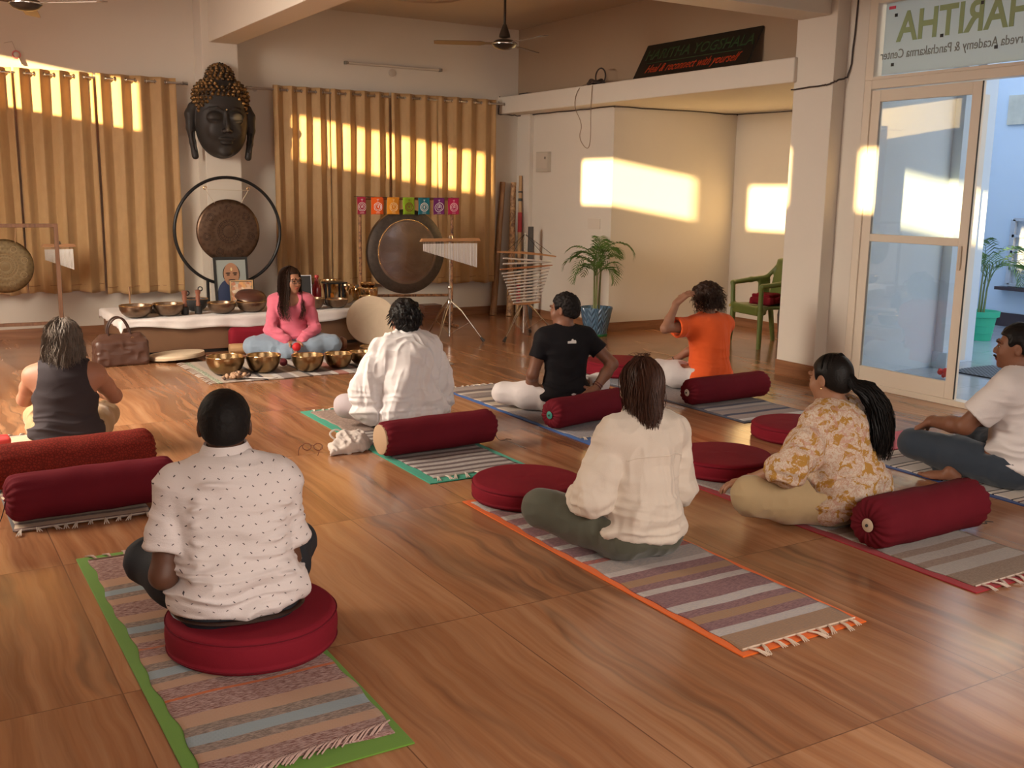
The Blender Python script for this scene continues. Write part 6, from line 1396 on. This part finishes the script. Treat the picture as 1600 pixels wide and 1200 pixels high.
t.bump(t.math('ADD', t.noise(t.coord(), 320, 2), t.math('MULTIPLY', t.noise(t.coord(scale=(1, 1, 3)), 16, 3, .6, .7), 3)), .3, .003); M_POLO = t.m
S = J['S']; P0 = J['P']; Rr = J['R']; F_ = J['F']; ln = []
r_ = random.Random(5)
for k in range(11): z0 = .0+.045*k; ln.append((P0+S*z0-F_*.12+Rr*r_.uniform(-.20, -.12), P0+S*(z0+r_.uniform(-.03, .06))-F_*.14+Rr*r_.uniform(.0, .14), .014, .010))
for k in range(7): z0 = .02+.05*k; ln.append((P0+S*z0-F_*.10+Rr*r_.uniform(.22, .16), P0+S*(z0+r_.uniform(-.03, .03))-F_*.15+Rr*r_.uniform(-.02, .08), .011, .009))
shirt(root, J, M_POLO, .018, 1.06, -.050, .72, .010, .006, 1.5, ln, h=.005, zmin=.13, waist=1.2, armr=(.056, .047, .03))
b = B()
for k in range(36):
    pass
ax = nrm(loc2(J, (0, -.02, -.04))-J['neck']); Mc = Matrix.Translation(J['neck']+ax*.004) @ Vector(ax).to_track_quat('Z', 'Y').to_matrix().to_4x4()
lathe(b, [(.062, .068), (.070, .072), (.084, .046), (.108, .002), (.104, -.008), (.074, .020), (.060, .030)], 48, Mc, cap0=False, cap1=False); rel_bm('collar', b, M_POLO, root)
trousers(root, J, fabric((.020, .023, .030), .75, name='charcoal trousers', sheen=0, var=.05), .012, 1.04, .006, floor=.03)
b = B(); pts = [P0-A(0, 0, .042)-F_*.012+Rr*.204*math.cos(a)+F_*.160*math.sin(a) for a in [2*PI*k/48 for k in range(48)]]
tube(b, pts, .017, 6, closed=True, flat=.35); rel_bm('belt', b, simple((.030, .014, .010), .35), root)
hair_cap(root, J, hair_mat('close cropped black hair', (.004, .003, .003), (.010, .008, .007), .65), .006, -.050, .0, .055, noise=lambda P, N: .0012*vnoise(P, 90, 2))

# --- 3. woman in the loose white shirt
root, J = make_person('white', 'short-haired woman in a loose white shirt sitting before a beige-ended bolster', (.40, .20, .14), hl=((-.2, .9, -.2), (0, 0, -1), 1), hr=((.1, .9, -.2), (0, 0, -1), -1))
M_WSH = fabric((.74, .71, .71), .85, name='thin white cotton', var=.05, wr=.12, wscale=9)
S = J['S']; P0 = J['P']; Rr = J['R']; F_ = J['F']
def ex(g, J):
    P0, R, F, S = J['P'], J['R'], J['F'], J['S']
    g.ell(P0+S*.02-F*.03, A(.21, .17, .13), np.stack([R, F, S], 1), .06)
    g.cone(J['elL']+A(0, 0, .02), J['elL']+A(-.02, -.02, -.13), .075, .085, .05); g.cone(J['elR']+A(0, 0, .02), J['elR']+A(.0, -.01, -.13), .07, .075, .05)
    g.cone(J['neck']-S*.10-F*.06, P0-F*.10+S*.02, .10, .15, .08)
shirt(root, J, M_WSH, .024, 1.04, -.12, 1.75, .02, .030, 1.5, extra=ex, vert=1.3, zmin=.02, waist=.6, hem_n=(0, 0, 1), cuff=.01)
b = B(); ax = nrm(loc2(J, (0, -.02, -.04))-J['neck']); Mc = Matrix.Translation(J['neck']+ax*.004) @ Vector(ax).to_track_quat('Z', 'Y').to_matrix().to_4x4()
lathe(b, [(.058, .056), (.066, .060), (.084, .020), (.096, -.012), (.070, .0)], 40, Mc, cap0=False, cap1=False); rel_bm('collar', b, M_WSH, root)
trousers(root, J, fabric((.48, .42, .44), .85, name='pale lilac cotton'), .010, 1.0, .006, 1.2)
hair_cap(root, J, M_BLACKH, .021, -.090, -.008, .05, noise=lambda P, N: .009*vnoise(P, 38, 2)+.005*ridge(P, 60, 4))
b = B(); r_ = random.Random(8)
for k in range(240):
    phi = r_.uniform(-2.3, 2.3); th = r_.uniform(-.5, 1.5); d = A(math.cos(th)*math.sin(phi), -math.cos(th)*math.cos(phi), math.sin(th)); p = A(0, -.02, .02)+d*A(.099, .117, .111); tdir = nrm(A(r_.gauss(0, .5), r_.gauss(0, .5), -1)); pts = [loc2(J, p+tdir*.010*i+d*.004*math.sin(i*.9+phi)) for i in range(5)]; tube(b, pts, [.0035, .004, .0035, .0025, .001], 4, cap=False)
rel_bm('hair_strands', b, M_BLACKH, root)

# --- 4. woman in the black T-shirt, hand behind her back
d_ = POSES['black']['wrR']-POSES['black']['elR']
root, J = make_person('black', 'woman in a black T-shirt and white trousers, right hand behind her back', (.20, .088, .052), hl=((-.3, .9, -.2), (0, 0, -1), 1), hr=((-.75, -.15, -.35), (.2, .9, -.3), 1, .55), armr=(.052, .043, .027))
sh_o = shirt(root, J, fabric((.005, .004, .006), .8, name='black jersey', sheen=0, var=.05), .012, .98, -.05, .55, .0, .004, .8, zmin=.05)
o_ = J['neck']-J['S']*.075-J['F']*.115+J['R']*(-.005); b = B(); Ml = Matrix.Translation(o_) @ Matrix(np.stack([J['R'], -J['S'], -J['F']], 1).tolist()).to_4x4() @ Rz(PI)
c_ = conform(sh_o, root, [J['neck']-J['S']*.085*J['s']+J['R']*.005], J['F'])[0]; n_ = np.array(c_[1]); n_ = n_*(1 if n_@J['F'] < 0 else -1); e2 = nrm(J['S']-n_*(J['S']@n_)); e1 = np.cross(e2, n_)
Ml = Matrix.Translation(c_[0]) @ Matrix(np.stack([e1, e2, n_], 1).tolist()).to_4x4()
prism(b, [(-.032, -.012), (.030, -.012), (.032, .004), (.026, .012), (.016, .010), (.010, .020), (.002, .018), (-.004, .006), (-.030, .004)], -.012, .002, Ml); rel_bm('back_print', b, simple((.6, .58, .56), .6), root, False)
trousers(root, J, fabric((.60, .55, .54), .85, name='white trousers', var=.05), .012, 1.0, .006, 1.2)
hair_cap(root, J, hair_mat('short curly black hair', (.005, .004, .004), (.014, .010, .009), .65), .013, -.062, .004, .058, noise=lambda P, N: .005*vnoise(P, 70, 2)+.003*vnoise(P, 120, 3))
brows(root, J, M_BLACKH)
for k, dd in enumerate((.035, .052)):
    u = nrm(J['wrR']-J['elR']); c = J['wrR']-u*dd; e1 = nrm(np.cross(u, A(0, 0, 1))); e2 = np.cross(u, e1); b = B(); tube(b, [c+(e1*math.cos(a)+e2*math.sin(a))*.033 for a in [k2*PI/10 for k2 in range(20)]], .0035, 6, closed=True); rel_bm('bracelet', b, simple((.10, .015, .01), .4), root)

# --- 5. man in the orange T-shirt, hand in his curly hair
root, J = make_person('orange', 'curly-haired man in an orange T-shirt with one hand in his hair', (.30, .145, .09), hl=((.66, -.36, .66), (.55, .1, -.8), -1, .30), hr=((-.85, .35, -.1), (0, .1, -1), -1, .5), armr=(.044, .036, .024))
shirt(root, J, fabric((.72, .10, .018), .8, name='orange jersey', sheen=.1, var=.05), .016, 1.02, -.07, .62, .010, .014, .9, zmin=.04, waist=.5, vert=.5)
trousers(root, J, fabric((.58, .53, .52), .85, name='white loose cotton'), .010, 1.0, .014, 1.0)
hair_cap(root, J, M_DBROWN, .022, -.085, -.02, .05, noise=lambda P, N: .014*vnoise(P, 30, 2)+.008*ridge(P, 52, 4), vol=(.004, 0, .004))
b = B(); r_ = random.Random(12)
for k in range(430):
    phi = r_.uniform(-2.6, 2.6); th = r_.uniform(-.75, 1.5); d = A(math.cos(th)*math.sin(phi), -math.cos(th)*math.cos(phi), math.sin(th)); p = A(0, -.02, .015)+d*A(.100, .118, .112)*r_.uniform(.95, 1.12); a0 = r_.uniform(0, 6.28); cr = r_.uniform(.006, .013)
    e1 = nrm(np.cross(d, A(.2, .3, .9))); e2 = np.cross(d, e1); tdir = nrm(A(r_.gauss(0, .6), r_.gauss(0, .6), -.8)); pts = [loc2(J, p+tdir*.007*i+(e1*math.cos(a0+i*1.0)+e2*math.sin(a0+i*1.0))*cr) for i in range(9)]; tube(b, pts, [.0022]*8+[.001], 3, cap=False)
for phi in (-1.3, -.9, -.45, 0, .45, .9, 1.3): strands(b, meridian(J, phi, -.13-.01*math.cos(phi*3), 1.06), [.010]*7+[.016, .02, .022, .02], 26, .0022, int(phi*10)+30, .010, 22)
rel_bm('hair_curls', b, M_DBROWN, root)
u = nrm(J['wrR']-J['elR']); c = J['wrR']-u*.02; e1 = nrm(np.cross(u, A(0, 0, 1))); e2 = np.cross(u, e1); b = B(); tube(b, [c+(e1*math.cos(a)+e2*math.sin(a))*.027 for a in [k2*PI/10 for k2 in range(20)]], .004, 6, closed=True); rel_bm('bracelet', b, M_BLK, root)

# --- 6. woman in the cream blouse and olive trousers
M_RBROWN = hair_mat('reddish brown hair', (.022, .009, .006), (.085, .036, .022))
root, J = make_person('cream', 'woman in a cream blouse and olive trousers with dark hair to her collar', (.44, .25, .18), hl=((.1, .9, -.2), (0, 0, -1), 1), hr=((-.1, .9, -.2), (0, 0, -1), -1))
M_CREAM = fabric((.68, .60, .51), .85, name='cream cotton', var=.05, wr=.10, wscale=10)
S = J['S']; P0 = J['P']; Rr = J['R']; F_ = J['F']; ln = [(J['neck']-S*.17-F_*.12+Rr*.01, P0+S*.13-F_*.14+Rr*.0, .010, .012), (J['neck']-S*.17-F_*.12+Rr*.04, P0+S*.16-F_*.14+Rr*.035, -.007, .010), (J['neck']-S*.16-F_*.12-Rr*.03, P0+S*.2-F_*.14-Rr*.05, -.005, .012)]
r_ = random.Random(6)
for k in range(6): z0 = .02+.03*k; ln.append((P0+S*z0-F_*.14-Rr*r_.uniform(.1, .18), P0+S*(z0+r_.uniform(-.02, .02))-F_*.15+Rr*r_.uniform(.08, .17), .006, .010))
def ex(g, J):
    P0, R, F, S = J['P'], J['R'], J['F'], J['S']; g.ell(P0+S*.05-F*.02, A(.150, .135, .12), np.stack([R, F, S], 1), .05); g.cone(J['neck']-S*.13-F*.03, P0-F*.05+S*.10, .09, .11, .08)
    g.cone(J['elL']+A(0, 0, .06), J['elL']+A(.01, .03, -.03), .055, .062, .03)
sh_o = shirt(root, J, M_CREAM, .016, .93, -.03, 1.9, .0, .018, 1.2, ln, h=.0055, extra=ex, vert=.8, zmin=.07)
b = B()
for k in range(25):
    pass
a_, c_ = J['neck']-S*.135, .0
pts = []
for k in range(25):
    u = (k/24-.5)*2; pts.append(a_+Rr*u*.135+S*(-.018*u*u*u*u))
pts = [q[0] for q in conform(sh_o, root, pts, F_, .0005)]
tube(b, pts, .0032, 5); rel_bm('yoke_seam', b, M_CREAM, root)
b = B(); ax = nrm(loc2(J, (0, -.02, -.04))-J['neck']); Mc = Matrix.Translation(J['neck']+ax*.004) @ Vector(ax).to_track_quat('Z', 'Y').to_matrix().to_4x4()
lathe(b, [(.058, .056), (.066, .060), (.084, .020), (.094, -.012), (.070, .0)], 40, Mc, cap0=False, cap1=False); rel_bm('collar', b, M_CREAM, root)
trousers(root, J, fabric((.085, .085, .060), .8, name='olive cotton', var=.06), .012, 1.05, .010, 1.4)
hair_cap(root, J, M_RBROWN, .012, -.080, .0, .05, vol=(.002, 0, 0))
b = B()
for k in range(22): phi = -1.5+3.0*k/21; strands(b, meridian(J, phi, -.115-.11*max(0, math.cos(phi))**3-.012*math.sin(k*2.1), 1.03, drop_in=.22*abs(math.sin(phi))), [.009]*7+[.014, .016, .014, .007], 30, .0022, k, .006, 11)
r_ = random.Random(3)
for k in range(14): p = A(r_.uniform(-.03, .02), -.03+r_.uniform(-.02, .02), .125); tube(b, [loc2(J, p+A(r_.uniform(-.02, .02)*i, r_.uniform(-.01, .01)*i, .010*i)) for i in range(4)], [.002, .002, .0015, .0006], 3, cap=False)
rel_bm('hair_strands', b, M_RBROWN, root)

# --- 7. woman in the floral blouse
root, J = make_person('floral', 'woman in a cream and mustard floral blouse with a long black ponytail', (.34, .17, .10), hl=((-.6, .7, -.25), (0, 0, -1), 1, .3), hr=((-.1, .9, -.2), (0, 0, -1), -1))
t = NT('cream floral cotton'); v = t.coord(); wn = t.noise(v, 9, 3, .5, 0, 'Color'); va = t.new('VectorMath', operation='MULTIPLY_ADD'); t.l.new(wn, va.inputs[0]); va.inputs[1].default_value = (.10, .10, .10); t.l.new(v, va.inputs[2])
n1 = t.noise(va.outputs[0], 24, 3, .55, .5); n2 = t.noise(va.outputs[0], 19, 2, .5, 1.0); n3 = t.noise(v, 62, 3, .6, 1.2)
c = t.mix(t.ramp(n3, [(.46, (0, 0, 0)), (.54, (1, 1, 1))]), (.62, .52, .42), (.52, .34, .24)); c = t.mix(t.ramp(n1, [(.53, (0, 0, 0)), (.56, (1, 1, 1))]), c, (.42, .22, .045)); c = t.mix(t.ramp(n2, [(.60, (0, 0, 0)), (.63, (.7, .7, .7))]), c, (.50, .27, .20)); c = t.mix(t.ramp(n3, [(.60, (0, 0, 0)), (.64, (.7, .7, .7))]), c, (.66, .60, .52))
t.base(c); t.pr(rough=.8, spec=.25); t.bump(t.noise(v, 30, 3, .6, .5), .35, .005); M_FLOR = t.m
S = J['S']; P0 = J['P']; Rr = J['R']; F_ = J['F']
def ex(g, J):
    P0, R, F, S = J['P'], J['R'], J['F'], J['S']; g.ell(P0+S*.03-F*.04, A(.20, .18, .14), np.stack([R, F, S], 1), .05); g.cone(J['neck']-S*.12-F*.05, P0-F*.10+S*.06, .10, .14, .08); g.cone(P0-F*.12-R*.06-S*.04, P0-F*.16-R*.10-A(0, 0, .09), .05, .03, .04)
    g.cone(J['chest']*.6+J['elL']*.4, J['elL']+A(0, 0, -.02), .07, .05, .05)
shirt(root, J, M_FLOR, .020, 1.02, -.09, 1.45, .010, .010, 1.5, (), extra=ex, vert=.4, zmin=.025, hem_n=(-.3, .45, 1), h=.006)
b = B(); ax = nrm(loc2(J, (0, -.02, -.04))-J['neck']); Mc = Matrix.Translation(J['neck']+ax*.004) @ Vector(ax).to_track_quat('Z', 'Y').to_matrix().to_4x4()
lathe(b, [(.060, .030), (.066, .032), (.078, -.006), (.080, -.022), (.068, -.012)], 40, Mc, cap0=False, cap1=False); rel_bm('collar', b, M_FLOR, root)
trousers(root, J, fabric((.40, .29, .155), .8, name='khaki cotton', var=.06), .014, 1.05, .018, 1.4)
hair_cap(root, J, M_BLACKH, .008, -.070, .006, .058)
b = B(); tie = loc2(J, (.0, -.125, -.025)); g0 = [loc2(J, (0, -.10, .01)), tie, tie+A(.045, -.045, -.025), tie+A(.085, -.075, -.09), tie+A(.10, -.095, -.18), tie+A(.10, -.10, -.27), tie+A(.085, -.10, -.35)]
strands(b, g0, [.02, .020, .042, .056, .062, .062, .055], 520, .0034, 4, .006, 10); strands(b, g0[:6], [.015, .018, .036, .05, .056, .056], 190, .007, 5, .003, 8)
for k in range(20): phi = -1.4+2.8*k/19; strands(b, [loc2(J, (.086*math.sin(phi*1.1)*math.cos(th), -.018-.03*math.cos(phi)*(1-math.cos(th))+.02*(1-k%2)-.07*math.cos(phi)*math.cos(th), .028+.097*math.sin(th))) for th in (1.2, .9, .6, .3)]+[tie], [.006]*4+[.010], 10, .002, k, .001, 5)
rel_bm('ponytail', b, M_BLACKH, root)
b = B(); tube(b, [tie+(A(0, 1, 0)*math.cos(a)*.8+A(.5, 0, .8)*math.sin(a))*.021 for a in [k*PI/8 for k in range(16)]], .007, 6, closed=True); rel_bm('hair_tie', b, M_BLK, root)
b = B(); ball(b, loc2(J, (-.084, -.006, -.040)), .0055, 8); rel_bm('earring', b, M_BRIGHT, root)
u = nrm(J['wrL']-J['elL']); c = J['wrL']-u*.005; e1 = nrm(np.cross(u, A(0, 0, 1))); e2 = np.cross(u, e1); b = B(); tube(b, [c+(e1*math.cos(a)+e2*math.sin(a))*.030 for a in [k2*PI/10 for k2 in range(20)]], .004, 6, closed=True); rel_bm('bangle', b, simple((.35, .03, .02), .4), root)

# --- 8. man in the white T-shirt at the right edge
def feet_(g, J): foot_sdf(g, A(4.915, 3.47, .065), (-.35, .55, -.06), (-.3, 0, 1), 1.0)
root, J = make_person('man', 'man with a moustache in a white T-shirt and dark jeans at the right edge', (.215, .092, .052), hl=((-.42, .62, -.55), (-.1, -.45, -.9), 1, .38), hr=((.1, .9, -.4), (0, -.2, -1), -1), body_extra=feet_, armr=(.054, .045, .029))
shirt(root, J, fabric((.70, .66, .65), .85, name='white jersey', var=.05, wr=.05), .020, 1.06, -.015, .72, .010, .012, 1.3, zmin=.05, waist=1.2, h=.0055, armr=(.056, .047, .029))
trousers(root, J, fabric((.030, .042, .060), .8, name='dark blue denim', var=.12, weave=420), .012, 1.04, .006, 1.1, r=(.092, .062, .044))
hair_cap(root, J, M_BLACKH, .013, -.052, .008, .062, noise=lambda P, N: .003*vnoise(P, 60, 2), vol=(-.003, 0, .006))
brows(root, J, M_BLACKH, 1.3)
b = B(); tube(b, [loc2(J, v) for v in ((-.024, .093, -.056), (-.012, .103, -.048), (0, .106, -.047), (.012, .103, -.048), (.024, .093, -.056))], [.0025, .005, .0045, .005, .0025], 8); rel_bm('moustache', b, M_BLACKH, root)

# --- 9. seated woman in the pink jumper, facing the class
root, J = make_person('teacher', 'long-haired woman in glasses, pink jumper and pale jeans facing the others', (.40, .19, .115), hl=((-.75, -.55, -.3), (.1, -.3, -.9), -1, .7), hr=((.55, -.75, -.3), (-.1, -.3, -.9), 1, .7), feet=True, armr=(.046, .036, .024), w=.96)
M_PINK = fabric((.62, .145, .21), .85, name='pink ribbed knit', var=.05, wr=.03)
def bust(g, J):
    for q in (-1, 1): g.ell(J['chest']+J['F']*.085+J['R']*q*.07-J['S']*.0, A(.066, .055, .06), None, .05)
shirt(root, J, M_PINK, .008, .96, -.03, 1.93, 0, .002, 1.0, (), extra=bust, neck_z=-.02, neck_r=.068, vneck=(.075, .05, .085), zmin=.06, waist=1.2, armr=(.048, .038, .026), name='jumper')
trousers(root, J, fabric((.235, .30, .38), .85, name='pale blue denim', var=.15, weave=420), .014, 1.02, .014, 1.3, name='jeans')
hair_cap(root, J, M_DBROWN, .010, -.08, .012, .07)
b = B(); s = J['s']
for q in (-1, 1):
    for k in range(9):
        phi = q*(1.0+.16*k); gd = meridian(J, phi, -.10, 1.03); e = gd[-1]; R, F = J['R'], J['F']
        out = R*q*(.02 if q > 0 else .02)
        gd = gd+[e+out*.6+F*.02*k/4-A(0, 0, .08), e+out+F*(.03+.012*k)-A(0, 0, .17), e+out*.7+F*(.04+.014*k)-A(0, 0, .26)-R*q*.02]; strands(b, gd, [.006]*7+[.010, .012, .014, .016, .020, .024, .020], 26, .0022, k+q*20, .004, 9)
for k in range(14): phi = -1.0+2.0*k/13; strands(b, meridian(J, phi, -.30, 1.05), [.008]*7+[.014, .018, .02, .018], 18, .0024, k+70, .004, 8)
rel_bm('hair_strands', b, M_DBROWN, root); brows(root, J, M_DBROWN, .9)
for q in (-1, 1):
    b = B(); tube(b, [loc2(J, (q*.033+.026*math.cos(k*PI/12), .103-.012*abs(math.cos(k*PI/12)*q+.0)*(1 if q*math.cos(k*PI/12) > 0 else .2), .004+.021*math.sin(k*PI/12))) for k in range(24)], .0028, 5, closed=True); gl = rel_bm('glasses_rim', b, M_BLK, root)
    b = B(); tube(b, [loc2(J, v) for v in ((q*.058, .094, .010), (q*.078, .05, .010), (q*.082, -.01, .006))], .0022, 5); rel_bm('glasses_arm', b, M_BLK, root)
b = B(); tube(b, [loc2(J, v) for v in ((-.008, .106, .006), (0, .110, .009), (.008, .106, .006))], .0025, 5); rel_bm('glasses_bridge', b, M_BLK, root)
hp = (J['wrL']+J['wrR'])/2+J['F']*.085-A(0, 0, .015)
o = thing('mallet', 'red ball-headed mallet held in the hands of the woman in pink', 'mallet', tuple(float(x) for x in hp))
b = B(); ball(b, (-.005, -.05, .0), .040, 18, (1, .8, 1)); obj('mallet_head', b, simple((.55, .012, .018), .6, 0, 'red felt', bump=.3), o, True)
b = B(); tube(b, [(-.005, -.04, .0), (.01, .11, .03)], .008, 8); obj('handle', b, M_WOODL, o)
o = thing('mallet', 'dark red padded mallet lying on the rug between two brass bowls', 'mallet', (2.87, 8.66, .012))
b = B(); ball(b, (0, 0, .035), .036, 16, (1, 1, .95)); obj('mallet_head', b, simple((.14, .012, .02), .7), o, True); b = B(); tube(b, [(0, 0, .035), (.04, .16, .012)], .007, 8); obj('handle', b, M_WOODL, o)
# red cloth at the far left knee
g = SDF((-.13, -.12, -.01), (.13, .12, .1), .007); g.rbox((0, 0, .03), (.07, .05, .008), .02, k=0)
o = thing('red_pouch', 'small red pouch on the rug at the left edge beside the tank-top wearer', 'pouch', (.43, 6.66, .012)); link('pouch_body', g.mesh('pouch_body', 2, lambda P, N: .006*vnoise(P, 20, 2)), simple((.42, .03, .03), .7), o)
